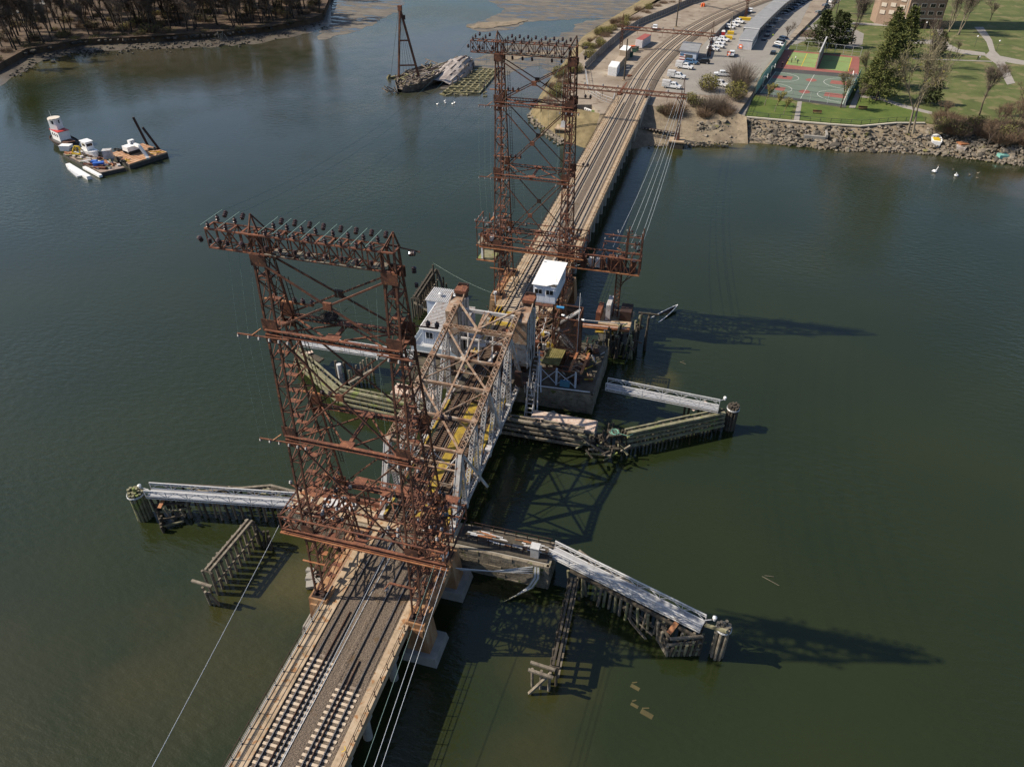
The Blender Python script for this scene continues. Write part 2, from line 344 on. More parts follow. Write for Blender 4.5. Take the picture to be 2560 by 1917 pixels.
# ------------------------------------------------------------------ mud flats
def flat(name, pts, dz, m=None):
    mb = MB(); ps = [at(x, y, WZ + dz) for x, y in pts]; c = sum(ps, Vector()) / len(ps)
    rr = random.Random(len(pts)); out = []
    for i, p in enumerate(ps):
        q = ps[(i + 1) % len(ps)]; L_ = (q - p).length; k = max(1, int(L_ / 2.4)); d = (q - p) / max(L_, .01); n_ = V(-d.y, d.x, 0); w_ = 0
        for j in range(k): w_ = w_ * .6 + rr.uniform(-1, 1) * 1.5; out.append(p.lerp(q, j / k) + n_ * (w_ if j else 0) + d * rr.uniform(-1, 1) * (j > 0))
    mb.prism([(p.x, p.y) for p in out], WZ - .4, WZ + dz); return struct(mb, name, m or M['mud'])
def mud_mat():
    m = bpy.data.materials.new('tidal_mud'); m.use_nodes = True; n = m.node_tree; b = n.nodes['Principled BSDF']
    g = n.nodes.new('ShaderNodeNewGeometry'); mp = n.nodes.new('ShaderNodeMapping'); mp.inputs['Scale'].default_value = (.35, 1, 1); mp.inputs['Rotation'].default_value = (0, 0, -.3)
    n.links.new(g.outputs['Position'], mp.inputs[0])
    t = n.nodes.new('ShaderNodeTexNoise'); t.inputs['Scale'].default_value = .28; t.inputs['Detail'].default_value = 7; t.inputs['Roughness'].default_value = .68
    n.links.new(mp.outputs[0], t.inputs['Vector'])
    r = n.nodes.new('ShaderNodeValToRGB'); e = r.color_ramp.elements
    e[0].position = .38; e[0].color = (.035, .034, .032, 1); e[1].position = .66; e[1].color = (.165, .145, .12, 1); x = e.new(.5); x.color = (.11, .098, .083, 1)
    n.links.new(t.outputs['Fac'], r.inputs[0]); n.links.new(r.outputs[0], b.inputs['Base Color'])
    q = n.nodes.new('ShaderNodeMapRange'); q.inputs['From Min'].default_value = .42; q.inputs['From Max'].default_value = .5; q.inputs['To Min'].default_value = .06; q.inputs['To Max'].default_value = 1.0
    n.links.new(t.outputs['Fac'], q.inputs['Value']); n.links.new(q.outputs[0], b.inputs['Roughness'])
    return m
TM = mud_mat()
flat('mudflat', [(795, 100), (820, 60), (812, 8), (860, -30), (1030, -30), (1012, 12), (980, 35), (950, 52), (910, 70), (880, 82)], .02, TM)
flat('mudflat', [(1164, 65), (1190, 58), (1215, 50), (1240, 38), (1250, 20), (1225, 5), (1210, -30), (1500, -30), (1700, -30), (1640, 8), (1590, 30), (1545, 50), (1470, 46), (1450, 48), (1380, 52), (1320, 55), (1290, 72), (1255, 77), (1208, 81), (1180, 74)], .03, TM)
flat('mudflat', [(1545, 48), (1500, 90), (1462, 120), (1430, 165), (1395, 195), (1360, 225), (1368, 175), (1355, 165), (1320, 168), (1280, 180), (1262, 202), (1200, 228), (1180, 235), (1150, 240), (1120, 225), (1100, 212), (1130, 190), (1160, 170), (1185, 148), (1210, 138), (1260, 118), (1340, 100), (1390, 92), (1440, 66), (1460, 55)], .035, TM)
flat('sandbar', [(1166, 66), (1190, 60), (1230, 55), (1300, 48), (1320, 52), (1280, 62), (1215, 71), (1185, 71)], .25, M['sand'])
flat('sandbar', [(1270, 140), (1320, 130), (1400, 126), (1385, 135), (1330, 142), (1280, 152), (1262, 150)], .12, M['sand'])
# ------------------------------------------------------------------ land on the left
sheet_grid('wooded_bank', M['leaf_litter'], [at(p[0] + R.uniform(-5, 5), p[1] + R.uniform(-1, 3), -2.6) for p in [(-500, 230), (-60, 185), (0, 158), (66, 122), (117, 114), (202, 98), (389, 90), (544, 79), (661, 67), (770, 48), (805, 36), (818, 8), (835, -30)]],
           [at(*p, WZ + .5) for p in [(-500, 285), (-60, 215), (0, 172), (66, 135), (117, 121), (202, 104), (389, 98), (544, 88), (661, 74), (770, 54), (812, 42), (826, 8), (845, -30)]], 5, .7, 6)
sheet_grid('mud_shore', M['mud'], [at(*p, WZ + .55) for p in [(-500, 284), (-60, 214), (0, 171), (66, 134), (117, 120), (202, 103), (389, 97), (544, 87), (661, 73), (770, 53), (812, 41), (826, 8)]],
           [at(*p, WZ - .15) for p in [(-500, 330), (-60, 262), (0, 226), (55, 194), (89, 165), (155, 146), (253, 134), (389, 130), (505, 130), (622, 122), (719, 107), (830, 80)]], 5, .06, 7)
slab('forest_floor', M['leaf_litter'], [(-500, 230), (-60, 185), (0, 158), (66, 122), (117, 114), (202, 98), (389, 90), (544, 79), (661, 67), (770, 48), (805, 36), (818, 8), (835, -40), (-600, -40)], -2.5)
slab('forest_road', M['asphalt'], [(-120, 72), (20, 40), (90, 22), (160, -10), (230, -40), (180, -40), (110, 0), (60, 18), (0, 32), (-140, 55)], -2.4, .2)
# ------------------------------------------------------------------ railway: alignment
XL, XR, GH = -2.016, 2.016, .7525                     # track centres, half the gauge
def bend(y):                                          # sideways shift of the curve beyond the bridge
    return 0.0 if y < 210 else (y - 210) ** 2 / 790.0
def trk(xc, y, off=0.0, z=0.0):
    s = bend(y); sl = 0.0 if y < 210 else (y - 210) / 395.0
    a = math.atan(sl); return Vector((xc + s + off * math.cos(a), y - off * math.sin(a), z))
ME_TIE = unit('tie_mesh', M['tie'], lambda m: m.box((0, 0, -.1), (2.59, .27, .2)).box((-.98, 0, .008), (.1, .16, .03)).box((-.54, 0, .008), (.1, .16, .03)).box((.54, 0, .008), (.1, .16, .03)).box((.98, 0, .008), (.1, .16, .03)))
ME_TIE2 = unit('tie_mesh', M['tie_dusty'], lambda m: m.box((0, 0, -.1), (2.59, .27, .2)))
ME_TIEW = unit('tie_mesh', M['tie_wood'], lambda m: m.box((0, 0, -.1), (2.75, .23, .2)))
def rails(parent, pts_fn, ys, name='rail', offs=(-GH, GH), z=0.0):
    for o in offs:
        foot, head = MB(), MB()
        for a, b in zip(ys[:-1], ys[1:]):
            p, q = pts_fn(a, o), pts_fn(b, o)
            foot.beam(p + V(0, 0, z + .02), q + V(0, 0, z + .02), .15, .04); foot.beam(p + V(0, 0, z + .09), q + V(0, 0, z + .09), .045, .12)
            head.beam(p + V(0, 0, z + .165), q + V(0, 0, z + .165), .078, .045)
        r = foot.build(name, M['rail'], parent); head.build('rail_head', M['railtop'] if name == 'rail' else M['rail'], r)
def track(xc, label):
    t = thing('railway_track', label, 'railway track', (xc, 0, 0), 'two parallel tracks over the bridge'); return t
tL = track(XL, 'left of the two railway tracks, running past the silver machinery house')
tR = track(XR, 'right of the two railway tracks, running under the white control house')
for t, xc in ((tL, XL), (tR, XR)):
    ys = [-46, 8.2]; rails(t, lambda y, o, xc=xc: trk(xc, y, o), ys)
    ys = [50, 210] + list(range(216, 400, 6)); rails(t, lambda y, o, xc=xc: trk(xc, y, o), ys)
    y = -46.0; n = 0
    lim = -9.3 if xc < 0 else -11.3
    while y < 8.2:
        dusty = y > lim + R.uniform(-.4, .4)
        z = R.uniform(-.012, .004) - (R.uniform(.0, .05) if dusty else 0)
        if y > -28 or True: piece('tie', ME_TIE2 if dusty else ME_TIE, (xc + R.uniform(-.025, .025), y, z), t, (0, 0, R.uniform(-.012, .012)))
        y += .6064
    y = 58.0; k = 0; far = MB()
    while y < 380:
        p = trk(xc, y)
        if k < 220: piece('tie', ME_TIE, (p.x + R.uniform(-.03, .03), y, R.uniform(-.01, .01)), t, (0, 0, R.uniform(-.012, .012)))
        else:
            a = math.atan(0 if y < 210 else (y - 210) / 395.0); far.box(p + V(0, 0, -.1), (2.59, .27, .2), -a)
        y += .6064; k += 1
    stuff(far.build('far_ties', M['tie'], t))
# spare rails laid between the running rails
for (x, ya, yb, t) in ((XL + .24, -46, -3.4, tL), (XR - .26, -46, -8.6, tR), (XL + .24, 72, 190, tL), (XR - .26, 72, 190, tR)):
    rails(t, lambda y, o, x=x: V(x, y, 0), [ya, (ya + yb) / 2, yb], 'spare_rail', (0,), .01)
# ------------------------------------------------------------------ viaduct
M['ballast'] = mat('ballast', [(.06, .046, .034), (.125, .096, .073), (.21, .168, .13)], 9, .95, bump=1.0, bscale=12, detail=3, pos=[.36, .5, .66], extra=(.45, (.11, .075, .045), .6))
def ballast_bed(name, x0, x1, y0, y1, dx, dy, hfun, seed):
    rr = random.Random(seed); nx = int((x1 - x0) / dx); ny = int((y1 - y0) / dy); vs, fs = [], []
    for j in range(ny + 1):
        for i in range(nx + 1):
            x, y = x0 + (x1 - x0) * i / nx, y0 + (y1 - y0) * j / ny
            vs.append((x, y, hfun(x, y) + rr.uniform(-.022, .022)))
    for j in range(ny):
        for i in range(nx):
            a = j * (nx + 1) + i; fs.append((a, a + 1, a + nx + 2, a + nx + 1))
    mb = MB(); mb.add(vs, fs); return tag(mb.build(name, M['ballast']), kind='stuff')
def hb(x, y):
    h = -.055
    for c, lim in ((XL, -9.3), (XR, -11.3)):
        if y > lim and abs(x - c) < 1.6: h += min(.07, (y - lim) * .05)
    if abs(x) < .72: h += .05
    if x > 3.4: h += .03
    return h
tag(ballast_bed('ballast', -3.5, 3.8, -46, 8.5, .14, .14, hb, 3), 'brown and grey stone ballast between the ties of the near viaduct', 'ballast')
tag(ballast_bed('ballast', -3.5, 3.8, 62, 205, .35, .35, lambda x, y: -.07 + (.05 if abs(x) < .72 else 0), 4), 'stone ballast along the far viaduct', 'ballast')
def ballast_curve():
    mb = MB()
    for a, b in zip(range(200, 384, 6), range(206, 390, 6)):
        pts = [trk(0, a, -5.2, -.4), trk(0, a, -3.9, -.12), trk(0, a, 3.9, -.12), trk(0, a, 5.2, -.4)]; qts = [trk(0, b, -5.2, -.4), trk(0, b, -3.9, -.12), trk(0, b, 3.9, -.12), trk(0, b, 5.2, -.4)]
        for i in range(3): mb.quad(pts[i], pts[i + 1], qts[i + 1], qts[i])
    o = mb.build('ballast', M['ballast']); tag(o, 'stone ballast under the curved tracks beyond the bridge', 'ballast', kind='stuff')
ballast_curve()
def railing(parent, x, y0, y1, step, z0, h=1.1, inward=1, lean=False):
    rl = MB(); n = int((y1 - y0) / step)
    me = unit('post_mesh', M['rust_dark'], lambda m: m.box((0, 0, h / 2), (.06, .06, h)).box((0, 0, .02), (.16, .16, .04)))
    k = 0
    for i in range(n + 1):
        y = y0 + i * step
        piece('railing_post', me, (x, y, z0), parent)
    for zz in (h, h * .55): rl.beam((x, y0, z0 + zz), (x, y1, z0 + zz), .05, .05)
    rl.build('railing_rail', M['rust_dark'], parent)
def viaduct(label, y0, y1, cols, rstep, seed, joints):
    v = thing('concrete_viaduct', label, 'rail viaduct', (0, (y0 + y1) / 2, 0), 'concrete approach viaducts')
    d = MB(); d.span((-4.95, y0, -1.05), (4.95, y1, -.42)); d.span((-3.6, y0, -.5), (3.85, y1, -.2)); d.build('deck_slab', M['concrete'], v)
    js = sorted([y0] + joints + [y1])
    for a, b in zip(js[:-1], js[1:]):                    # walkway and parapet panels with open joints
        m = MB(); m.span((-5.2, a + .012, -.42), (-3.62, b - .012, .03)); m.span((-3.62, a + .012, -.42), (-3.46, b - .012, .14)); m.build('walkway_panel', M['concrete'], v)
        m = MB(); m.span((3.8, a + .012, -.42), (4.98, b - .012, .06)); m.build('walkway_panel', M['concrete'], v)
    g = MB(); g.span((-4.6, y0, -1.5), (-4.2, y1, -1.05)); g.span((4.2, y0, -1.5), (4.6, y1, -1.05)); g.span((-1, y0, -1.5), (1, y1, -1.05)); g.build('girder', M['concrete_grey'], v)
    y1r = min(y1, -3.2) if y0 < 0 else y1
    railing(v, -5.1, y0 + .6, y1r - .6, rstep, .03)
    railing(v, 4.9, y0 + .6, y1r - .6, rstep, .06)
    cm = unit('col_mesh', M['concrete_grey'], lambda m: m.cyl((0, 0, -7.5), (0, 0, -1.9), .48, .48, 14))
    for y in cols:
        c = MB(); c.span((-4.75, y - .55, -2.0), (4.75, y + .55, -1.5)); c.build('pier_cap', M['concrete_grey'], v)
        for x in (-4.15, -1.4, 1.4, 4.15): piece('pier_column', cm, (x, y, 0), v)
    return v
vn = viaduct('near concrete railway viaduct with tan walkways at the foot of the picture', -46, 8.6, [-39, -31.5, -24.5, -17.5, -13.2, -6.5, 1.5], 1.53, 1, [-40, -34, -28.5, -21.6, -11.6, -4.2, 2.2])
cb = MB(); cb.tube([V(-.62, -46, .06), V(-.66, -20, .06), V(-.6, -8, .05), V(-.55, 6, .05)], .035); tag(cb.build('trackside_cable', M['wire_bright']), 'pale cable lying on the ballast between the two tracks', 'cable')
cb = MB(); cb.tube([V(-5.02, -46, .45), V(-5.02, -3, .45)], .05); cb.tube([V(-5.17, -46, .2), V(-5.17, -3, .2)], .05); cb.tube([V(-5.05, -46, .7), V(-5.05, -3, .7)], .03)
cb.build('conduit', M['concrete_grey'], vn)
mk = MB(); mk.beam((4.15, -17.6, .066), (4.42, -17.35, .066), .07, .006); mk.beam((4.42, -17.35, .066), (4.2, -17.0, .066), .07, .006); mk.build('arrow_mark', M['yellow_paint'], vn)
rc = [83.0 + 5.05 * i for i in range(22)]
vf = viaduct('long concrete railway viaduct leading to the far shore', 62.5, 196, [66.5, 71, 76] + [c for c in rc if c < 176], 1.53, 2, [70, 79, 88, 97, 106, 115, 124, 133, 142, 151, 160, 169, 178, 187])
wl = MB(); wl.span((4.2, 168, -5.6), (4.9, 198, -.4)); wl.span((-4.9, 172, -5.6), (-4.2, 198, -.4)); wl.span((-4.9, 196, -5.6), (4.9, 199, -1.1)); wl.build('abutment', M['concrete_grey'], vf)
wl = MB(); wl.span((4.95, 176, -3.4), (5.3, 200, .9)); wl.build('parapet', M['concrete_grey'], vf)
# ------------------------------------------------------------------ lattice towers that carry the power lines
ZT, Z2, Z3, Z4, ZB = 40.7, 33.6, 22.3, 9.8, .75
def yf(z): return -.063 * (ZT - z)                    # front and back faces lean apart towards the ground
def yb(z): return 1.15 + .137 * (ZT - z)
XI, XO = 5.2, 6.2                                     # inner and outer posts of a leg
ME_INS = unit('ins_mesh', M['porcelain'], lambda m: m.lathe((0, 0, 0), [(.05, 0), (.05, .08), (.2, .1), (.22, .2), (.1, .26), (.2, .3), (.21, .4), (.08, .46), (.06, .6)], 9))
ME_INSG = unit('ins_mesh', M['porcelain_grey'], lambda m: m.lathe((0, 0, 0), [(.05, 0), (.05, .06), (.17, .1), (.18, .2), (.08, .26), (.15, .3), (.15, .38), (.05, .44)], 8))
ME_STR = unit('ins_mesh', M['porcelain'], lambda m: m.lathe((0, 0, 0), [(.05, 0), (.19, .05), (.2, .14), (.09, .18), (.2, .22), (.2, .31), (.09, .35), (.2, .39), (.2, .48), (.06, .56)], 9))
def bar(parent, a, b, w, h=None, name='brace', m=None, up=(0, 0, 1)):
    return MB().beam(a, b, w, h, up).build(name, m or M['rust'], parent)
def laced_strut(parent, a, b, gap=.42, w=.3, name='strut', mt='rust_red', n=26):
    """two flanges with small crossed bars between them"""
    a, b = Vector(a), Vector(b); g = V(0, 0, gap / 2)
    MB().beam(a + g, b + g, w, .09).beam(a - g, b - g, w, .09).build(name, M[mt], parent)
    l = MB()
    for i in range(n):
        p, q = a.lerp(b, i / n), a.lerp(b, (i + 1) / n)
        l.beam(p + g, q - g, .05, .03); l.beam(p - g, q + g, .05, .03)
    stuff(l.build('strut_lacing', M['rust_dark'], parent))
def tower(Y, label, seed):
    rr = random.Random(seed)
    T = thing('lattice_tower', label, 'power line tower', (0, Y, 0), 'rusty lattice towers straddling the tracks')
    def P(x, y, z): return V(x, Y + y, z)
    lv = [ZB, 3.7, 6.7, Z4, 12.9, 16.0, 19.2, Z3, 25.1, 27.9, 30.8, Z2, 36.0, 38.4, ZT]
    for s in (-1, 1):
        xi, xo = s * XI, s * XO
        for x in (xi, xo):
            for f in (yf, yb):
                bar(T, P(x, f(ZB - .3), ZB - .3), P(x, f(ZT + 1.7), ZT + 1.7), .18, .16, 'leg_post')
        for k, (z0, z1) in enumerate(zip(lv[:-1], lv[1:])):
            zm = (z0 + z1) / 2
            for f in (yf, yb):                                     # narrow faces: single zig-zag
                a = (xi, xo) if k % 2 else (xo, xi)
                bar(T, P(a[0], f(z0), z0), P(a[1], f(zm), zm), .055, .05, 'lacing_bar'); bar(T, P(a[1], f(zm), zm), P(a[0], f(z1), z1), .055, .05, 'lacing_bar')
                bar(T, P(xi, f(z0), z0), P(xo, f(z0), z0), .1, .08, 'lacing_bar')
            for x in (xi, xo):                                     # deep faces: crossed diagonals and level struts
                wide = yb(zm) - yf(zm) > 4
                if wide:
                    c = P(x, (yf(zm) + yb(zm)) / 2, zm)
                    for (za, fa) in ((z0, yf), (z1, yf), (z0, yb), (z1, yb)): bar(T, P(x, fa(za), za), c, .1, .08, 'lacing_bar')
                else:
                    a = (yf, yb) if k % 2 else (yb, yf)
                    bar(T, P(x, a[0](z0), z0), P(x, a[1](z1), z1), .085, .07, 'lacing_bar')
                    bar(T, P(x, a[1](z0), z0), P(x, a[0](z1), z1), .07, .06, 'lacing_bar')
                bar(T, P(x, yf(z0), z0), P(x, yb(z0), z0), .14, .1, 'lacing_bar')
            for zz in ((z0 + .1, zm) if z1 - z0 > 2.6 else (z0 + .1,)):     # flat batten plates across the leg
                d = yb(zz) - yf(zz); yy = yf(zz) + d * rr.uniform(.3, .62)
                MB().box(P(s * 5.7, yy, zz), (1.12, rr.uniform(.42, .6), .05)).build('batten_plate', M['rust_red'], T)
            if z0 < 13:
                for q in range(3):
                    d = yb(zm) - yf(zm); yy = yf(zm) + d * rr.uniform(.2, .85)
                    MB().box(P(s * rr.uniform(5.3, 6.1), yy, rr.uniform(z0, z1)), (rr.uniform(.5, 1.1), rr.uniform(.3, .8), .06), rr.uniform(-.3, .3)).build('batten_plate', M['rust_orange'] if q == 0 else M['rust_red'], T)
        for z in (Z4, Z3, Z2, ZT - .55):                           # gussets on both faces
            for f, o in ((yf, -.16), (yb, .16)):
                MB().box(P(s * 5.72, f(z) + o, z + (.62 if z < 40 else 0)), (1.4, .05, 1.25 if z < 40 else 1.0)).build('gusset_plate', M['rust'], T)
                if z < 40: MB().box(P(s * 5.72, f(z) + o, z - .75), (1.25, .05, .8)).build('gusset_plate', M['rust'], T)
        MB().box(P(s * 5.7, yf(ZB) - .05, ZB - .25), (1.6, 1.0, .3)).box(P(s * 5.2, yf(ZB) - .2, ZB), (.3, .4, .5)).box(P(s * 6.2, yf(ZB) - .2, ZB), (.3, .4, .5)).build('base_shoe', M['rust_dark'], T)
        MB().box(P(s * 5.7, yb(ZB) + .05, ZB - .25), (1.6, 1.0, .3)).build('base_shoe', M['rust_dark'], T)
        for z0, z1 in ((ZT + 1.6, ZT + 3.1),):                      # peak over each leg
            top = P(s * 6.05, .6, z1)
            for x, y in ((s * 5.2, 0), (s * 6.2, 0), (s * 6.2, 1.2), (s * 5.2, 1.2)): bar(T, P(x, y, z0), top, .12, .1, 'peak_bar')
    # portal struts, with the zig-zag bracing that ties the front and back ones together
    for z in (Z4, Z3, Z2):
        f, b = yf(z) - .2, yb(z) + .15
        laced_strut(T, P(-6.2 if z > 10 else -8.6, f, z), P(6.2 if z > 10 else 9.4, f, z))
        laced_strut(T, P(-5.2, b, z), P(6.0, b, z))
        bar(T, P(0, f, z), P(0, b, z), .34, .2, 'strut', M['rust_red'])
        MB().box(P(0, f + .3, z + .26), (1.3, .9, .05)).build('gusset_plate', M['rust_red'], T); MB().box(P(0, b - .3, z + .26), (1.3, .9, .05)).build('gusset_plate', M['rust_red'], T)
        for x in (-5.2, 5.2):
            bar(T, P(x, f, z), P(0, b, z), .13, .12, 'brace', M['rust_red']); bar(T, P(x, b, z), P(0, f, z), .13, .12, 'brace', M['rust_red'])
        if z > 10:
            bar(T, P(-8.75, f - .45, z - .35), P(-3.9, f - .25, z - .35), .12, .1, 'crossarm', M['rust_red'])
            bar(T, P(4.2, f - .25, z - .35), P(7.4, f - .3, z - .35), .12, .1, 'crossarm', M['rust_red'])
            bar(T, P(-7.3, f - .45, z - .3), P(-6.6, f, z + .2), .1, .08, 'crossarm', M['rust_orange'])
            for x in (-8.7, -7.7, -6.7, -5.7, -4.8, -3.95): piece('insulator', ME_INSG, P(x, f - .42, z - .75), T, None, (.75, .75, .8))
            for x in (4.3, 5.3, 6.2, 7.2): piece('insulator', ME_INSG, P(x, f - .42, z - .75), T, None, (.75, .75, .8))
            bar(T, P(-8.0, b + .4, z + 1.1), P(-3.2, b + .4, z + 1.1), .2, .14, 'crossarm', M['rust_orange'])
            for x in (-5.0, -4.2, -3.3): piece('insulator', ME_INS, P(x, b + .4, z + 1.15), T)
            bar(T, P(6.2, b, z + .9), P(8.4, b + .2, z + .9), .12, .1, 'crossarm', M['rust'])
            for x in (7.5, 8.3): piece('insulator', ME_INS, P(x, b + .2, z + .95), T)
    # crossed bracing in the three panels, on both faces
    for z0, z1 in ((Z2, ZT - .6), (Z3, Z2), (Z4, Z3)):
        for f, o, w in ((yf, -.1, .14), (yb, .1, .13)):
            za, zb = z0 + .5, z1 - (.4 if z1 > 40 else .6)
            A, B, C, D = P(-5.1, f(za) + o, za), P(5.1, f(zb) + o, zb), P(-5.1, f(zb) + o, zb), P(5.1, f(za) + o, za)
            m = (A + B) / 2
            for q in (A, B, C, D): bar(T, q, m, w, .14, 'cross_brace')
            MB().box(m, (.72, .24, .68)).build('gusset_plate', M['rust_red'] if o < 0 else M['rust_dark'], T)
    # top truss
    x0, x1, zl, zu = -10.1, 6.2, ZT, ZT + 1.65
    for y in (-.05, 1.2):
        for z in (zl, zu): bar(T, P(x0, y, z), P(x1, y, z), .2 if y < 0 else .15, .1, 'truss_chord', M['rust_red'] if y < 0 else M['rust'])
        n = 15; step = (x1 - x0) / n
        for i in range(n):
            a, c = x0 + i * step, x0 + (i + 1) * step
            if i % 2: bar(T, P(a, y, zl), P(c, y, zu), .1, .08, 'truss_bar')
            else: bar(T, P(a, y, zu), P(c, y, zl), .1, .08, 'truss_bar')
            bar(T, P(a, y, zl), P(a, y, zu), .09, .08, 'truss_bar')
    for i in range(16):
        x = x0 + i * (x1 - x0) / 15
        for z in (zl, zu): bar(T, P(x, -.05, z), P(x, 1.2, z), .16 if z == zu else .1, .08, 'truss_bar', M['rust_red'])
        if i < 15: bar(T, P(x, -.05, zl), P(x + 1.08, 1.2, zl), .08, .06, 'truss_bar')
        if i < 15 and i % 2: bar(T, P(x, -.05, zu), P(x + 1.08, 1.2, zu), .08, .06, 'truss_bar')
    for i, x in enumerate([-4.9 + .62 * k for k in range(17)]):      # loose boards of the catwalk
        if rr.random() < .8: MB().box(P(x, .55 + rr.uniform(-.1, .1), zl + .12), (.5, .95, .05), rr.uniform(-.15, .15)).build('catwalk_board', M['timber'], T)
    for x in [-4.4, -2.9, -1.3, .2, 1.9, 3.4]: MB().box(P(x, -.25, zl + .16), (1.1, .14, .06), rr.uniform(-.08, .08)).build('catwalk_board', M['timber'], T)
    # insulators and busbars along the truss
    for i, x in enumerate((-9.7, -8.1, -4.6, -3.4, -2.1, -.9, .6, 1.9, 3.2, 4.4)):
        piece('insulator', ME_INS, P(x, -.1, zu + .06), T, None, (.75, .75, 1)); piece('insulator', ME_INS, P(x, 1.25, zu + .06), T, None, (.8, .8, 1.1))
        MB().beam(P(x, -.9, zu + .72), P(x, 2.1, zu + .72), .045).build('busbar', M['wire'], T)
        piece('insulator', ME_STR, P(x + .62, 1.35, zu + .5), T, (-1.2, 0, .25), (.92, .92, 1.15))
        piece('insulator', ME_STR, P(x, -.3, zl + .95), T, (PI, 0, 0), (.8, .8, .8))
    for x in (-10.3, -8.6, -6.5): piece('insulator', ME_STR, P(x, -.5, zu - .9), T, (.5, 0, 0))
    for x in (-4.0, -2.4, -.9, 2.2, 3.7, 5.2): piece('insulator', ME_STR, P(x, 1.6, zl - .55), T, (PI + .3, 0, 0), (.9, .9, 1.1))
    piece('insulator', ME_STR, P(7.2, .6, zu - .2), T, (0, 1.4, 0)); piece('insulator', ME_STR, P(7.5, .6, zu - 1.8), T); piece('insulator', ME_STR, P(7.6, .6, zl - 1.4), T, None, (.8, .8, .8))
    bar(T, P(5.2, 1.2, zu), P(8.0, .9, zu - .1), .1, .08, 'crossarm')
    # ladder up the left leg
    l = MB()
    for x in (-4.75, -4.4): l.beam(P(x, yb(14), 14), P(x, yb(38), 38), .05)
    for k in range(48): z = 14.2 + k * .5; l.beam(P(-4.75, yb(z), z), P(-4.4, yb(z), z), .035)
    l.build('ladder', M['rust_dark'], T)
    # the switching platform at the foot: beams, crossarms, plates and many insulators
    f, b = yf(Z4) - .2, yb(Z4) + .15
    for y in (f, f + 2.4, b - 1.2):
        for z in (Z4, Z4 + 1.9):
            if (y, z) != (f, Z4): bar(T, P(-8.8, y, z), P(9.3, y, z), .16, .12, 'platform_beam', M['rust_red'])
    bar(T, P(-8.9, f - .1, Z4 - .42), P(9.6, f - .1, Z4 - .42), .3, .12, 'platform_beam', M['rust_orange'])
    for x in (-8.7, -7.4, 7.2, 9.3):
        for y in (f, b - 1.2): bar(T, P(x, y, Z4 - .3), P(x, y, Z4 + 2.2), .14, .12, 'platform_post', M['rust'])
        for z in (Z4, Z4 + 1.9): bar(T, P(x, f, z), P(x, b - 1.2, z), .14, .12, 'platform_beam', M['rust'])
    for x0_, x1_ in ((-8.7, -6.2), (6.2, 9.3)):
        bar(T, P(x0_, f, Z4), P(x1_, f, Z4 + 1.9), .11, .09, 'brace', M['rust_red']); bar(T, P(x1_, f, Z4), P(x0_, f, Z4 + 1.9), .11, .09, 'brace', M['rust_red'])
        bar(T, P(x0_, f, Z4 + 1.9), P(x1_, b - 1.2, Z4 + 1.9), .11, .09, 'brace', M['rust_red']); bar(T, P(x1_, f, Z4), P(x0_, b - 1.2, Z4), .11, .09, 'brace', M['rust_red'])
    for k in range(40):
        side = -1 if k % 2 else 1
        x = side * rr.uniform(3.0, 8.8) + (.4 if side > 0 else 0); y = rr.uniform(f + .2, b - .8); z = Z4 + rr.choice((.1, 1.0, 1.95, 2.5))
        L_ = rr.uniform(.9, 2.8); a = rr.choice((0, 0, PI / 2, .5, -.4))
        MB().box(P(x, y, z), (L_, rr.uniform(.1, .34), .1), a).build('crossarm', M[rr.choice(('rust_red', 'rust_orange', 'rust', 'rust_red'))], T)
        for e in (-1, 1): piece('insulator', ME_INSG if rr.random() < .75 else ME_INS, P(x + e * L_ * .42 * math.cos(a), y + e * L_ * .42 * math.sin(a), z + .05), T, (rr.choice((0, 0, PI)), 0, 0))
    for k in range(40):
        x, y, z = rr.uniform(-6.4, 8.0), rr.uniform(f, b), rr.uniform(1.5, 13.5)
        if abs(x) < 4.6: x = math.copysign(rr.uniform(4.6, 6.6), x)
        bar(T, P(x, y, z), P(x + rr.uniform(-.8, .8), y + rr.uniform(-1.5, 1.5), z + rr.uniform(-2.2, 2.2)), .1, .07, 'brace', M[rr.choice(('rust_red', 'rust', 'rust_dark'))])
    for k in range(46):
        s = 1 if k % 3 else -1; x, y, z = s * rr.uniform(5.0, 6.4), rr.uniform(yf(2) + .2, yb(2) - .5), rr.uniform(.8, 7.5)
        bar(T, P(x, y, z), P(x + rr.uniform(-.5, .5), y + rr.uniform(-1.1, 1.1), z + rr.uniform(-1.5, 1.5)), .08, .06, 'brace', M[rr.choice(('rust_red', 'rust', 'rust_orange', 'rust_dark'))])
    for k in range(8):
        x = rr.choice((-1, 1)) * rr.uniform(4.9, 7.2); z = rr.uniform(3, 13)
        MB().box(P(x, rr.uniform(f, b), z), (rr.uniform(.4, .9), .3, rr.uniform(.5, 1.0)), rr.uniform(-.2, .2)).build('switch_box', M[rr.choice(('rust_red', 'rust', 'rust_dark'))], T)
    # a bracket arm over the right-hand track and one on the left leg
    bar(T, P(2.9, yf(5.2) - .1, 5.2), P(5.6, yf(5.2) - .1, 5.2), .2, .14, 'bracket_arm', M['rust_red']); piece('insulator', ME_INSG, P(2.7, yf(5.2) - .3, 4.6), T, (PI, .4, 0), (1.3, 1.3, 1.3))
    bar(T, P(2.9, yf(5.2) - .1, 5.2), P(2.4, yf(5.2) - .5, 4.4), .1, .08, 'bracket_arm', M['rust_red'])
    bar(T, P(-7.0, yf(5.6) - .1, 5.6), P(-4.4, yf(5.6) - .1, 5.6), .16, .12, 'bracket_arm', M['rust_orange'])
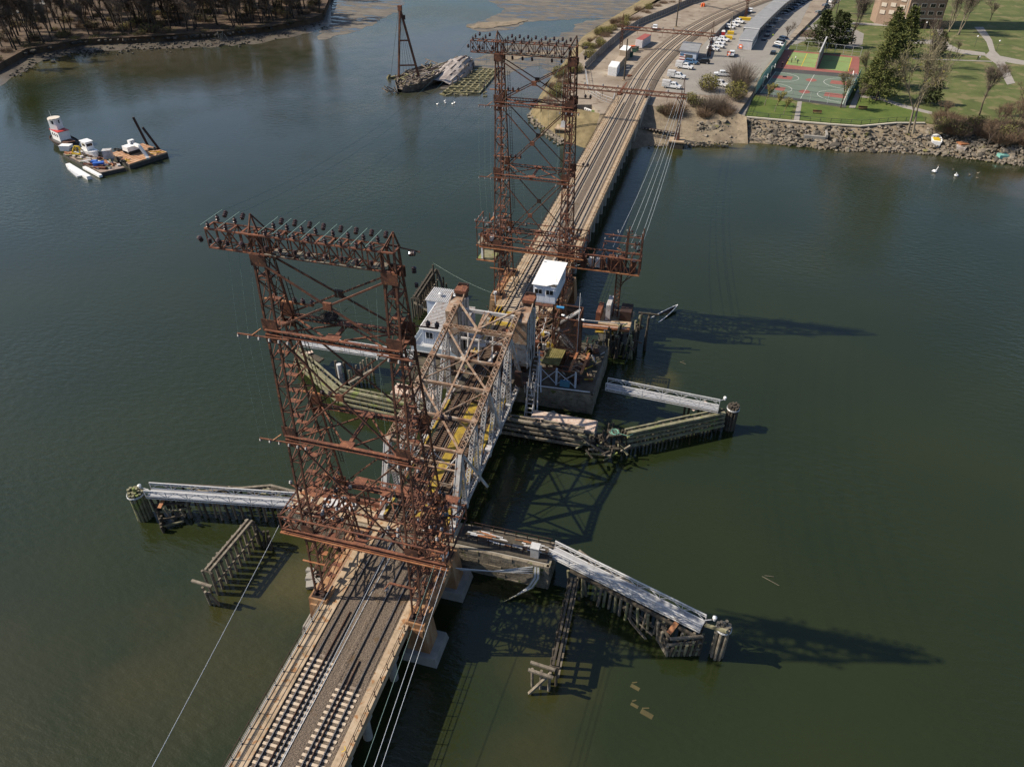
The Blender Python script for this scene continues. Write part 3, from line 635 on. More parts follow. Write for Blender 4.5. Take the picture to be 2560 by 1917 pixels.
    # red crossbeams of the span at the foot of the tower, down on the deck
    for y in (yf(ZB) + 1.2, 2.2, 5.4):
        for s in (-1, 1): bar(T, P(s * 5.2, y, rr.uniform(1.5, 4)), P(s * 6.4, y + 1.5, rr.uniform(4, 7)), .12, .1, 'brace', M['rust_orange'])
    return T
T1 = tower(0.0, 'nearer and larger of the two rusty lattice towers, at the near end of the span', 11)
T2 = tower(68.18, 'farther rusty lattice tower, standing beyond the white control house', 12)
# concrete pedestals under the tower legs
for Y in (0, 68.18):
    for s in (-1, 1):
        where = ('near' if Y == 0 else 'far'); side = 'left of the tracks' if s < 0 else 'right of the tracks'
        t = thing('concrete_pier', ('stained concrete pier of the %s lattice tower, %s' % (where, side)), 'concrete pier', (s * 6.2, Y + 1.5, WZ), 'pedestals of the lattice towers')
        for yc, n in ((yf(ZB) + .35, 0), (yb(ZB) + .1, 1)):
            m = MB(); m.frustum((s * 5.85, Y + yc, WZ + 1.2), (2.6, 2.5), (s * 5.7, Y + yc, .5), (2.1, 2.2)); m.build('pedestal', M['pedestal'], t)
            m = MB(); m.frustum((s * 6.1, Y + yc, WZ - 1), (4.4, 4.4), (s * 6.1, Y + yc, WZ + 1.2), (3.7, 3.6)); m.build('footing', M['concrete_grey'], t)
        m = MB(); m.span((s * 4.9, Y - 3.5, -1.4), (s * 6.6, Y + 7, -.25)); m.build('walkway_beam', M['pedestal'], t)
    # red portal frame over the tracks at the near end of the span
t = thing('catenary_portal', 'low red steel portal frame over both tracks between the near tower and the truss span', 'portal frame', (0, 9, 0))
m = MB()
for y in (8.7, 9.5):
    for z in (6.2, 7.0): m.beam((-6.0, y, z), (6.6, y, z), .18, .12)
m.build('portal_beam', M['rust_red'], t)
m = MB()
for i in range(14):
    x = -4.6 + i * .7
    for z in (6.2, 7.0): m.beam((x, 8.7, z), (x + .7, 9.5, z), .08, .05); m.beam((x, 9.5, z), (x + .7, 8.7, z), .08, .05)
    m.beam((x, 8.7, 6.2), (x + .7, 8.7, 7.0), .07, .05)
stuff(m.build('portal_lacing', M['rust_red'], t))
for x in (-5.4, -.2, 5.9):
    m = MB(); m.box((x, 9.1, 7.08), (1.5, 1.0, .05)); m.build('gusset_plate', M['rust_red'], t)
for x in (-5.0, 5.4):
    m = MB()
    for dx in (-.3, .3): m.beam((x + dx, 9.1, -.3), (x + dx, 9.1, 6.2), .12, .2)
    for k in range(9): m.beam((x - .3, 9.1, .2 + k * .65), (x + .3, 9.1, .2 + k * .65), .06)
    m.build('portal_column', M['rust'], t)
for x in (-4.2, -1, 1, 3.9, 4.8): piece('insulator', ME_INS, (x, 9.1, 5.6), t)
# ------------------------------------------------------------------ the lifting truss span
TXL, TXR = -4.5, 4.8
BY = [11.2, 16.2, 21.2, 26.2, 31.2, 36.4]               # bottom chord panel points
TJ = [(15.3, 8.5), (21.0, 8.7), (26.2, 9.7), (31.2, 10.4), (36.9, 11.5), (41.5, 12.3)]
sp = thing('truss_span', 'silver and rust riveted truss drawbridge span between the two piers, lowered across the channel', 'drawbridge', (0, 25, 0))
def laced(parent, a, b, w=.62, h=.4, name='truss_member', m='silver_rusty', lm=None, n=None, side=(1, 0, 0)):
    """two plates with crossed lacing bars between them, open at the top"""
    a, b = Vector(a), Vector(b); d = (b - a).normalized(); x = Vector(side); x = (x - d * x.dot(d)).normalized(); u = x.cross(d).normalized()
    o = x * (w / 2)
    MB().beam(a + o, b + o, .07, h, u).beam(a - o, b - o, .07, h, u).build(name, M[m], parent)
    l = MB(); n = n or max(2, int((b - a).length / (w * .95)))
    for e in (1, -1):
        k = u * (e * h * .46)
        for i in range(n):
            p, q = a.lerp(b, i / n) + k, a.lerp(b, (i + 1) / n) + k
            l.beam(p + o, q - o, .085, .03, u); l.beam(p - o, q + o, .085, .03, u)
    stuff(l.build('lattice_lacing', M[lm or m], parent))
def plate_box(parent, a, b, w, h, name, m): return MB().beam(a, b, w, h, (1, 0, 0)).build(name, M[m], parent)
for X in (TXL, TXR):
    s = -1 if X < 0 else 1
    pt = [V(X, y, z) for y, z in TJ]; bt = [V(X, y, -.75) for y in BY]
    for p, q in zip(pt[:-1], pt[1:]): laced(sp, p, q, .68, .46, 'top_chord')
    for p in pt: MB().box(p, (.82, .75, .56)).build('gusset_plate', M['silver_rusty'], sp)
    e0 = V(X, 11.6, -.9); MB().beam(e0 + V(s * .3, 0, 0), pt[0] + V(s * .3, 0, 0), .12, .85, (0, 1, 0)).beam(e0 - V(s * .3, 0, 0), pt[0] - V(s * .3, 0, 0), .12, .85, (0, 1, 0)).beam(e0 + V(0, -.35, 0), pt[0] + V(0, -.35, 0), .72, .1, (0, 1, 0)).build('end_post', M['silver'], sp)
    for p, q in zip(bt[:-1], bt[1:]): laced(sp, p, q, .6, .62, 'bottom_chord', 'silver')
    laced(sp, bt[-1], V(X, 43, -.6), .6, .62, 'bottom_chord', 'silver')
    for p in bt: MB().box(p + V(0, 0, .2), (.8, 1.0, 1.0)).build('gusset_plate', M['silver'], sp)
    laced(sp, pt[0], bt[1], .5, .42, 'diagonal', 'silver', side=(1, 0, 0)); laced(sp, pt[1], bt[2], .5, .42, 'vertical', 'silver')
    laced(sp, pt[1], bt[1], .5, .42, 'diagonal', 'silver'); laced(sp, pt[2], bt[2], .5, .4, 'vertical', 'silver')
    laced(sp, pt[2], bt[4], .55, .45, 'diagonal', 'silver'); laced(sp, pt[3], bt[3] + V(0, .6, 0), .5, .4, 'vertical', 'silver')
    laced(sp, pt[3], bt[4], .5, .42, 'diagonal', 'silver'); laced(sp, pt[4], bt[4], .5, .42, 'diagonal', 'silver')
    laced(sp, pt[4], bt[5], .55, .45, 'vertical', 'silver')
    MB().beam(pt[4], V(X, 43, .2), .5, .4, (1, 0, 0)).build('diagonal', M['silver'], sp)
    MB().beam(pt[0] + V(s * .2, .1, -.3), V(X + s * 1.9, 19.5, -.6), .28, .3).build('brace', M['silver'], sp)
    for y in BY: MB().beam((X + s * .3, y, -1.6), (X + s * .3, y, -.9), .1, .5).build('gusset_plate', M['silver'], sp)
# top lateral bracing
LT = [V(TXL, y, z) for y, z in TJ]; RT_ = [V(TXR, y, z) for y, z in TJ]
for i, (l, r) in enumerate(zip(LT, RT_)):
    if i in (4,): laced(sp, l, r, .7, .5, 'top_strut', 'silver_rusty', side=(0, 1, 0))
    elif i < 5: MB().beam(l, r, .28, .28).beam(l - V(0, 0, .26), r - V(0, 0, .26), .24, .06).build('top_strut', M['silver_rusty'], sp)
for i in range(4):
    c = (LT[i] + RT_[i] + LT[i + 1] + RT_[i + 1]) / 4
    c2 = (LT[i + 1] + RT_[i + 1]) / 2
for i, hub in ((1, 1), (3, 3)):
    c = (LT[i] + RT_[i]) / 2 + V(0, 0, .12)
    MB().box(c, (1.1, 1.1, .08)).build('gusset_plate', M['silver_rusty'], sp)
    for q in (RT_[i - 1], LT[i + 1]): MB().beam(c, q, .22, .18).build('lateral_brace', M['silver_rusty'], sp)
    for q in (LT[i - 1], RT_[i + 1]): MB().beam(c + V(.12, .1, -.1), q + V(.12, .1, -.1), .1, .12).beam(c - V(.12, .1, .1), q - V(.12, .1, .1), .1, .12).build('lateral_brace', M['silver_rusty'], sp)
hubs = [(LT[k] + RT_[k]) / 2 + V(0, 0, .16) for k in (1, 3, 4)]
for p, q in ((hubs[0], hubs[1]), (hubs[1], hubs[2])): MB().beam(p, q, .24, .2).build('lateral_brace', M['silver_rusty'], sp)
MB().beam(V(TXL, 42.0, 11.4), V(TXR, 42.0, 11.4), .34, .5).build('top_strut', M['silver'], sp); MB().beam(hubs[2], V(.3, 42, 11.5), .3, .26).build('lateral_brace', M['silver_rusty'], sp)
c = (LT[4] + RT_[4]) / 2 + V(0, 0, .25); MB().box(c, (1.2, 1.1, .1)).build('gusset_plate', M['silver_rusty'], sp)
for q in (V(TXL - .3, 42.6, 12.7), V(TXR + .4, 42.6, 12.7)): MB().beam(c, q, .26, .22).build('lateral_brace', M['silver_rusty'], sp)
for q in (V(-.6, 42.8, 11.0), V(.2, 36.0, 11.6)): MB().beam(c, q, .24, .2).build('lateral_brace', M['silver_rusty'], sp)
for i in (1, 2, 3, 4):                                    # sway frames under the struts
    l, r = LT[i], RT_[i]; m_ = (l + r) / 2
    for X, e in ((TXL, 1), (TXR, -1)): MB().beam(V(X, l.y, l.z - 2.3), V(X + e * 2.4, l.y, l.z - .2), .15, .12).build('knee_brace', M['silver_rusty'], sp)
    if i == 3: MB().beam(V(TXL, l.y, l.z - 2.2), V(TXR, l.y, l.z - 2.2), .16, .14).build('sway_strut', M['silver_rusty'], sp)
for zz, y in ((6.2, 14.4), (6.9, 14.7)): MB().beam((TXL, y, zz), (TXR, y, zz), .2, .16).build('portal_strut', M['silver_rusty'], sp)
for k in range(6):
    x = TXL + (TXR - TXL) * k / 6; x2 = TXL + (TXR - TXL) * (k + 1) / 6
    MB().beam((x, 14.6, 6.2 if k % 2 else 8.4), (x2, 15.1, 8.4 if k % 2 else 6.2), .13, .1).build('portal_brace', M['silver'], sp)
m = MB()                                                  # an open rust pipe rack slung across the near end
for dz in (0, .22, .44): m.beam((-3.9, 12.9, 5.2 + dz), (-2.2, 14.0, 5.2 + dz), .06).beam((-3.9, 12.9, 5.2 + dz), (-.6, 13.4, 5.2 + dz), .06).beam((2.0, 13.2, 4.6 + dz), (4.2, 13.2, 4.6 + dz), .06).beam((4.2, 13.2, 4.6 + dz), (4.4, 16.6, 4.9 + dz), .06)
m.build('pipe_rack', M['silver_rusty'], sp)
for p, q in (((-3.9, 15, 9.2), (4.4, 31, 10.9)), ((-4.2, 30, 9.6), (4.4, 21, 9.6)), ((-4, 22, 8.6), (4, 37, 11.8)), ((4.4, 16, 8.9), (-4.2, 27, 9.9))):
    MB().tube([Vector(p), Vector(q)], .045).build('conduit', M['rust_dark'], sp)
# floor: beams, stringers, timber ties, rails and yellow walkways
for y in BY + [40, 43.4]:
    MB().span((TXL, y - .2, -1.5), (TXR, y + .2, -.5)).build('floor_beam', M['silver_rusty'], sp)
m = MB()
for x in (XL - .85, XL + .85, XR - .85, XR + .85): m.span((x - .12, 11, -.95), (x + .12, 46, -.24))
m.build('stringer', M['rust_dark'], sp)
for xc in (XL, XR):
    y = 10.6
    while y < 46: piece('tie', ME_TIEW, (xc + R.uniform(-.05, .05), y, -.02 + R.uniform(-.01, .01)), sp, (0, 0, R.uniform(-.02, .02)), (1 + R.uniform(-.02, .06), 1, 1)); y += .43
    for o in (-GH, GH, -.45, .45):
        f = MB(); f.beam((xc + o, 8.2, .09), (xc + o, 46.5, .09), .07, .17)
        r = f.build('rail' if abs(o) > .5 else 'guard_rail', M['rail'], sp); MB().beam((xc + o, 8.2, .178), (xc + o, 46.5, .178), .06, .012).build('rail_head', M['railtop'] if abs(o) > .5 else M['rail'], r)
for x0, x1 in ((-.62, .72), (3.5, 4.25), (-4.05, -3.75)):
    y = 10.8; k = 0
    while y < (33 if x0 < 3 else 36):
        MB().span((x0 + R.uniform(-.015, .015), y, .04), (x1 + R.uniform(-.015, .015), y + 2.35, .10 + R.uniform(-.008, .008))).build('walkway_plate', M['yellow'], sp)
        if x1 - x0 > 1:
            mm = MB()
            for q in range(7): mm.box(((x0 + x1) / 2, y + .2 + q * .32, .112), (x1 - x0 - .1, .03, .02))
            stuff(mm.build('plate_ribs', M['yellow'], sp))
        y += 2.4
for x in (-.95, .95 + .1, -.62, .74): MB().beam((x, 11, .14), (x, 45, .14), .06, .06).build('conduit', M['silver_rusty'], sp)
m = MB(); m.span((-3.9, 37, -.3), (-3.0, 45.8, .05)); m.span((3.2, 36.5, -.3), (4.1, 45.8, .05)); m.build('deck_plank', M['timber_dark'], sp)
# girder that spans the tracks over the heel, with a big rust plate box
m = MB(); m.beam((-3.6, 40.6, 8.7), (4.0, 40.6, 8.7), .3, .5); m.beam((-3.6, 40.2, 7.6), (4.0, 40.2, 7.6), .3, .3); m.build('heel_girder', M['silver'], sp)
m = MB(); m.box((1.9, 43.2, 6.3), (1.3, 5.0, .9)); m.build('heel_girder', M['rust_red'], sp)
for x in (-2.6, -.9, 1.2, 3.0): MB().beam((x, 40.6, 8.7), (x + .6, 38.0, 5.4), .2, .16).build('brace', M['silver'], sp)
MB().box((-1.6, 41.9, 5.6), (2.4, 1.0, .12), .2).box((-2.6, 43.2, 6.2), (1.6, 1.2, .8)).build('machinery_platform', M['white_metal'], sp)
for x0, x1 in ((-3.4, -1.2), (.8, 3.0)): MB().beam((x0, 39, 4.6), (x1, 44, 6.6), .35, .2).build('brace', M['silver'], sp)
# counterweights at the heel
for s, X0, X1, w in ((-1, -5.75, -4.15, 'left'), (1, 4.7, 6.3, 'right')):
    prof = [(40.5, 7.2), (40.4, 11.6), (43.3, 12.3), (45.6, 11.4), (45.8, 4.0), (44.6, 2.4), (43.0, 2.2), (41.2, 4.0)]
    MB().prof_x(prof, X0 + .1, X1 - .1).build('counterweight_core', M['silver'], sp)
    for k in range(4):
        ya, yc = 40.6 + k * 1.26, 40.6 + (k + 1) * 1.26 - .06; tz = lambda y: 11.75 + min(y - 40.4, 2.9) * .2 - max(0, y - 43.3) * .4; za = max(2.8, 7.0 - k * 3.0)
        for x in (X0, X1): MB().prof_x([(ya, za), (yc, za - .2), (yc, tz(yc)), (ya, tz(ya))], x - .1, x + .1).build('counterweight_panel', M['silver'] if k % 2 else M['concrete_grey'], sp)
        for x in (X0 - .14, X1 + .14): MB().beam((x, ya + .1, 3.6), (x, ya + .1, tz(ya) - .1), .14, .16).build('stiffener', M['silver'], sp)
    MB().prof_x([(40.2, 11.85), (42.0, 12.35), (43.5, 12.5), (43.5, 12.4), (42.0, 12.25), (40.2, 11.75)], X0 - .12, X1 + .12).build('counterweight_top', M['silver_rusty'], sp)
    for x in (X0 - .1, X1 + .1): MB().prof_x([(42.0, 12.3), (43.6, 13.1), (43.6, 12.3)], x - .06, x + .06).build('counterweight_top', M['silver_rusty'], sp)
    MB().prof_x([(40.3, 8.0), (40.2, 11.75), (40.4, 11.75), (40.5, 8.0)], X0 - .1, X1 + .1).build('counterweight_panel', M['silver_rusty'], sp)
    xc = (X0 + X1) / 2
    MB().box((xc, 45.1, 8.0), (1.5, 1.5, 9.4)).build('counterweight_box', M['rust_dark'], sp); MB().box((xc, 45.1, 12.85), (1.75, 1.8, .5)).build('counterweight_cap', M['rust_red'], sp)
    MB().box((xc, 46.2, 12.7), (1.5, .2, 1.3)).box((X0 + .1, 45.8, 13.0), (.14, .3, .8)).box((X1 - .1, 45.9, 13.0), (.14, .3, .7)).build('counterweight_rib', M['rust_dark'], sp)
    # curved rolling segment under the heel
    seg = MB(); pts = []
    for k in range(13):
        a = PI * (.98 + .55 * k / 12); pts.append((43.4 + 4.6 * math.cos(a), 3.6 + 4.6 * math.sin(a)))
    inner = [(43.4 + (y - 43.4) * .86, 3.6 + (z - 3.6) * .86) for y, z in pts]
    seg.prof_x(pts + inner[::-1], X0 + .3, X1 - .3); seg.build('rolling_segment', M['rust_dark'], sp)
    bb = MB(); bb.cyl(((X0 + X1) / 2 - .9, 43.4, 4.2), ((X0 + X1) / 2 + .9, 43.4, 4.2), 1.6, 1.6, 20); bb.build('trunnion_drum', M['silver'], sp)
# fixed deck from the heel to the far viaduct
hd = thing('heel_deck', 'rusty open steel deck carrying the tracks between the truss heel and the far viaduct', 'bridge deck', (0, 54, 0))
m = MB()
for x in (XL - .85, XL + .85, XR - .85, XR + .85, -4.7, 4.7): m.span((x - .15, 46.2, -1.3), (x + .15, 63, -.24))
m.build('girder', M['rust'], hd)
m = MB(); y = 46.6
while y < 62.6: m.span((-4.7, y, -1.1), (4.7, y + .25, -.5)); y += 2.1
m.build('floor_beam', M['rust'], hd)
for xc in (XL, XR):
    y = 46.5
    while y < 58.2: piece('tie', ME_TIEW, (xc + R.uniform(-.05, .05), y, -.02), hd, (0, 0, R.uniform(-.02, .02))); y += .45
    for o in (-GH, GH):
        r = MB().beam((xc + o, 46.4, .09), (xc + o, 51, .09), .07, .17).build('rail', M['rail'], hd); MB().beam((xc + o, 46.4, .18), (xc + o, 51, .18), .06, .012).build('rail_head', M['railtop'], r)
for y in (47.6, 49.2, 50.8, 52.4, 54.0, 55.6): MB().span((-4.9, y, -.1), (-3.3, y + 1.5, .02)).build('walkway_panel', M['concrete'], hd)
for y in (56.6, 60.0): MB().span((-3.4, y, -.5), (3.6, y + 1.3, .01)).build('walkway_plate', M['yellow'], hd)
m = MB()
for x in (-4.2, -3.6): m.beam((x, 47, .5), (x - .1, 62, .6), .07)
m.build('handrail', M['yellow_paint'], hd)
for k in range(18):
    x = R.choice((-4.6, -3.9, 4.2, 4.8)) + R.uniform(-.3, .3); y = R.uniform(52, 66)
    MB().beam((x, y, .1), (x + R.uniform(-.6, .6), y + R.uniform(-1.6, 1.6), R.uniform(.4, 2.8)), .1, .08).build('brace', M[R.choice(('rust_red', 'rust', 'rust_orange'))], hd)
# ------------------------------------------------------------------ stone piers
def stone_pier(label, x0, x1, y0, y1, zt, seed, nose=2.0):
    rr = random.Random(seed); t = thing('stone_pier', label, 'bridge pier', ((x0 + x1) / 2, (y0 + y1) / 2, WZ))
    core = MB(); core.span((x0 + .25, y0 + .25, WZ - 1.5), (x1 - .25, y1 - .25, zt - .05)); core.build('pier_core', M['concrete_grey'], t)
    h = .62; rows = int((zt - WZ + .4) / h); n = 0; rest = MB()
    for r in range(rows):
        z0 = WZ - .4 + r * (zt - WZ + .4) / rows; z1 = WZ - .4 + (r + 1) * (zt - WZ + .4) / rows - .035
        for face in ('s', 'n', 'w', 'e'):
            a, b = (x0, x1) if face in 'sn' else (y0, y1); p = a
            while p < b - .2:
                L_ = min(rr.uniform(.9, 1.9), b - p); d = rr.uniform(.0, .09)
                if b - p - L_ < .5: L_ = b - p
                if face == 's': bx = ((p, y0 - d, z0), (p + L_ - .035, y0 + .35, z1))
                elif face == 'n': bx = ((p, y1 - .35, z0), (p + L_ - .035, y1 + d, z1))
                elif face == 'w': bx = ((x0 - d, p, z0), (x0 + .35, p + L_ - .035, z1))
                else: bx = ((x1 - .35, p, z0), (x1 + d, p + L_ - .035, z1))
                if face in 'swe' and n < 280:
                    MB().span(*bx).build('stone', M['stone'], t); n += 1
                else: rest.span(*bx)
                p += L_
    if rest.v: stuff(rest.build('back_stones', M['stone'], t))
    return t
sp1 = stone_pier('long granite pier under the near end of the truss span, topped with rusty walkways', -17.2, 17.4, 9.4, 13.2, -1.3, 21)
m = MB(); m.span((-16.8, 9.8, -1.3), (5.5, 12.9, -1.0)); m.build('pier_cap', M['concrete'], sp1)
m = MB(); m.span((5.5, 9.9, -1.3), (17.0, 12.9, -1.12)); m.build('pier_cap', M['timber_dark'], sp1)
for k in range(46): MB().box((R.uniform(6.8, 16.8), R.uniform(10.9, 12.3), -1.05 + R.uniform(0, .1)), (R.uniform(.5, 2.2), R.uniform(.05, .2), .05), R.uniform(-.12, .12)).build('scrap_plate', M[R.choice(('alu', 'silver', 'rust_orange', 'timber', 'white_metal'))], sp1)
for y in (10.5, 12.6):
    mm = MB()
    for zz in (-.05, -.55): mm.beam((6.6, y, zz), (17, y, zz), .06)
    mm.build('railing_rail', M['rust_dark'], sp1)
    for k in range(8): MB().box((6.8 + k * 1.42, y, -.55), (.09, .09, 1.1)).build('railing_post', M['rust_dark'], sp1)
for k in range(30): MB().box((R.uniform(-16.5, -5.5), R.uniform(10, 12.8), -.95 + R.uniform(0, .2)), (R.uniform(.3, 1.6), R.uniform(.15, .6), R.uniform(.05, .2)), R.uniform(-.6, .6)).build('scrap_plate', M[R.choice(('rust_red', 'rust_orange', 'timber', 'concrete'))], sp1)
MB().span((-15.5, 12.4, -1.0), (-5, 12.75, -.2)).build('parapet', M['rust_red'], sp1)
MB().span((-12.8, 11.0, -.99), (-8.4, 12.3, -.7)).build('pier_block', M['white_metal'], sp1)
for k in range(7):
    y = 9.2; MB().tube([V(6.5, 6.2 + k * .16, -1.2 - .25 * k), V(11, 7.6 + k * .2, -2.0 - .25 * k), V(15.5, 9.2, -1.6 - .2 * k)], .05).build('submarine_cable', M['wire_dark'] if k % 2 else M['alu'], sp1)
for k in range(7):
    x = 15.6 + k * .12; z0 = -1.6
    MB().tube([V(x, 9.3, z0), V(x + .1, 8.7, z0 - 1.3), V(x - .5, 8.2, z0 - 2.6), V(x - 1.5 - .25 * k, 7.4 - .15 * k, WZ + .3), V(x - 2.3 - .3 * k, 6.8 - .15 * k, WZ - .3)], .06).build('submarine_cable', M['alu'] if k % 3 else M['timber_green'], sp1)
t = thing('cabinet', 'grey metal cabinet at the outer end of the near pier walkway', 'cabinet', (15.4, 10.6, -1.1))
MB().span((14.9, 10.1, -1.12), (15.9, 11.0, .45)).build('cabinet_body', M['silver'], t); MB().box((15.4, 10.55, .5), (1.1, 1.0, .1)).build('cabinet_lid', M['white_metal'], t)
t = thing('cabinet', 'white relay cabinet with orange top beside the right-hand track near the portal', 'cabinet', (5.6, 6.4, 0))
MB().span((5.2, 5.9, -.2), (6.1, 6.9, 1.5)).build('cabinet_body', M['white'], t); MB().box((5.65, 6.4, 1.54), (.96, 1.06, .08)).build('cabinet_lid', M['rust_orange'], t)
sp2 = stone_pier('massive dark stone pier under the heel of the truss span, between the houses', -14.8, 16.2, 43.6, 57.5, -1.6, 22)
M['grimy_shaded'] = mat('grimy_shaded_concrete', [(.035, .03, .022), (.08, .068, .05), (.13, .105, .075)], .8, .95, bump=.3, bscale=5, extra=(.7, (.07, .08, .02), .6))  # mossy dirty concrete, darkened further: shade of counterweights and houses put into its colour
m = MB(); m.span((-14.6, 43.8, -1.6), (16, 57.2, -1.35)); m.build('pier_cap', M['grimy_shaded'], sp2)
for k in range(70):
    x, y, z0 = R.uniform(7.6, 15.6), R.uniform(45, 57), R.uniform(-1.2, 1.6); dz = R.choice((0, 0, R.uniform(.6, 2.4)))
    MB().beam((x, y, z0), (x + R.uniform(-1.4, 1.4), y + R.uniform(-1.6, 1.6), z0 + dz), R.uniform(.07, .22), R.uniform(.06, .2)).build('steelwork', M[R.choice(('rust', 'rust_dark', 'rust_red', 'silver', 'silver_rusty', 'timber_dark', 'yellow'))], sp2)
for k in range(10): MB().box((R.uniform(12.6, 15.6), R.uniform(46, 56.5), -1.0), (R.uniform(.5, 1.6), R.uniform(.5, 1.6), R.uniform(.4, 1.5)), R.uniform(-.3, .3)).build('steelwork', M[R.choice(('rust_dark', 'rust', 'grimy_shaded', 'timber_dark'))], sp2)
mm = MB(); mm.tube([V(7.2, 43.5, -.2), V(7.2, 43.2, -1.2), V(15.6, 43.9, -1.3), V(15.6, 43.9, -2.4)], .1, 7); mm.build('water_pipe', M['alu'], sp2)
for x0, x1, lab in ((8.0, 17.9, 'pale rubble topped concrete block behind the far right timber fender'), (-14.6, -7.4, 'pale rubble topped concrete block behind the far left timber fender')):
    y0 = 36.2 if x0 > 0 else 36.9
    t = thing('concrete_block', lab, 'concrete block', ((x0 + x1) / 2, y0 + 1.3, WZ), 'concrete blocks behind the fenders')
    MB().span((x0, y0, WZ - .5), (x1, y0 + 2.7, -2.6)).build('block_body', M['concrete_grey'], t)
    MB().span((x0 + .1, y0 + .1, -2.6), (x1 - .1, y0 + 2.6, -2.45)).build('block_top', mat('pale_rubble', [(.36, .24, .19), (.5, .38, .31), (.62, .54, .48)], 2, .9, bump=.6, bscale=7), t)
for k, w_ in enumerate(('leftmost', 'second from the left', 'middle', 'fourth from the left', 'rightmost')):
    t = MB(); p = V(9.4 + k * .9, R.uniform(40.2, 41.6), WZ + .5); t.box(p, (R.uniform(.9, 1.5), R.uniform(.8, 1.3), R.uniform(.7, 1.2)), R.uniform(0, 3), None)
    tag(t.build('boulder', M['concrete_grey']), 'broken grey stone block in the shade before the far pier, %s' % w_, 'boulder', 'broken blocks beside the far pier')
# ------------------------------------------------------------------ houses
h = thing('machinery_house', 'silver sided machinery house with ribbed roof and balcony, left of the truss heel', 'house', (-11, 51, 0))
def siding(parent, a, b, z0, z1, m, step=.3, name='wall'):
    """a wall of upright corrugated sheets from a to b"""
    a, b = Vector(a), Vector(b); L_ = (b - a).length; d = (b - a) / L_; n_ = Vector((d.y, -d.x, 0)); mb = MB()
    mb.beam(V(a.x, a.y, (z0 + z1) / 2), V(b.x, b.y, (z0 + z1) / 2), .12, z1 - z0)
    k = 0
    while k * step < L_ - .1: p = a + d * (k * step + step / 2) + n_ * .075; mb.box((p.x, p.y, (z0 + z1) / 2), (step * .42, .06, z1 - z0), math.atan2(d.y, d.x)); k += 1
    return mb.build(name, m, parent)
siding(h, (-13.1, 48, 0), (-6.6, 48, 0), 0, 2.9, M['blue_grey']); siding(h, (-13.1, 55.4, 0), (-13.1, 48, 0), 0, 2.9, M['blue_grey'])
siding(h, (-6.6, 48, 0), (-6.6, 55.4, 0), 0, 2.9, M['blue_grey']); MB().span((-13.2, 55.3, 0), (-6.6, 55.45, 2.9)).build('wall', M['blue_grey'], h)
M['roof_silver'] = mat('ribbed_roof', [(.07, .05, .035), (.12, .09, .07), (.17, .14, .12)], .9, .5, extra=(2.2, (.28, .15, .09), .62))
rf = MB().add([(-13.4, 47.6, 2.9), (-6.4, 47.6, 3.05), (-6.4, 55.6, 3.25), (-13.4, 55.6, 3.1), (-13.4, 47.6, 3.05), (-6.4, 47.6, 3.2), (-6.4, 55.6, 3.4), (-13.4, 55.6, 3.25)], [(0, 3, 2, 1), (4, 5, 6, 7), (0, 1, 5, 4), (1, 2, 6, 5), (2, 3, 7, 6), (3, 0, 4, 7)]).build('roof', M['roof_silver'], h)
for k in range(19): MB().beam((-13.35, 47.9 + k * .42, 3.08 + k * .011), (-6.45, 47.9 + k * .42, 3.23 + k * .011), .21, .2).build('roof_rib', M['silver'], rf)
MB().beam((-13.42, 47.6, 3.04), (-6.4, 47.55, 3.2), .1, .3).build('gutter', M['white'], rf); MB().beam((-13.45, 47.6, 3.06), (-13.45, 55.6, 3.24), .12, .2).build('gutter', M['white'], rf)
for x in (-11.9, -9.0):
    f = MB().box((x, 47.9, 1.75), (1.35, .12, 1.35)).build('window', M['white'], h)
    for e in (-.31, .31): MB().box((x + e, 47.83, 1.75), (.52, .06, 1.15)).build('pane', M['glass'], f)
an = MB().span((-15.4, 56.0, -.3), (-9.6, 60.2, 3.2)).build('annex_wall', M['blue_grey'], h)
for k in range(16): MB().box((-15.43, 56.2 + k * .26, 1.4), (.08, .11, 3.3)).build('wall_rib', M['blue_grey'], an)
ar = MB().box((-12.5, 58.1, 3.3), (6.2, 4.5, .16)).build('annex_roof', M['white_metal'], h)
for k in range(18): MB().box((-15.4 + k * .34, 58.1, 3.42), (.12, 4.4, .1)).build('roof_rib', M['white_metal'], ar)
for x, y in ((-13.4, 57.6), (-10.6, 57.4)): MB().lathe((x, y, 3.4), [(.22, 0), (.22, .4), (.4, .45), (.4, .6), (.1, .75)], 10).build('roof_vent', M['alu'], h)
MB().span((-14.6, 45.6, -.2), (-6.0, 48, 0)).span((-14.6, 48, -.2), (-13.2, 56, 0)).build('balcony_floor', M['alu'], h)
mm = MB()
for zz in (.55, 1.1): mm.beam((-14.5, 45.7, zz), (-6.2, 45.7, zz), .05).beam((-14.5, 45.7, zz), (-14.5, 55.8, zz), .05)
mm.build('balcony_rail', M['alu'], h)
for k in range(8): MB().box((-14.5 + k * 1.15, 45.7, .55), (.06, .06, 1.1)).build('railing_post', M['alu'], h)
for k in range(1, 9): MB().box((-14.5, 45.7 + k * 1.25, .55), (.06, .06, 1.1)).build('railing_post', M['alu'], h)
MB().box((-14.5, 50.7, .5), (.03, 10, .9)).box((-10.3, 45.68, .5), (8.3, .03, .9)).build('balcony_mesh', mat('grey_mesh_panel', [(.30, .36, .42)], rough=.6), h)
for x in (-14.2, -11.5, -8.6): MB().box((x, 45.9, -1.0), (.4, .4, 1.7)).build('stilt', M['rust_dark'], h)
for y in (49, 53): MB().box((-14.2, y, -.9), (.4, .4, 1.4)).build('stilt', M['rust_dark'], h)
MB().span((-14, 46.6, -1.35), (-7, 57, -.2)).build('base', M['rust_dark'], h)

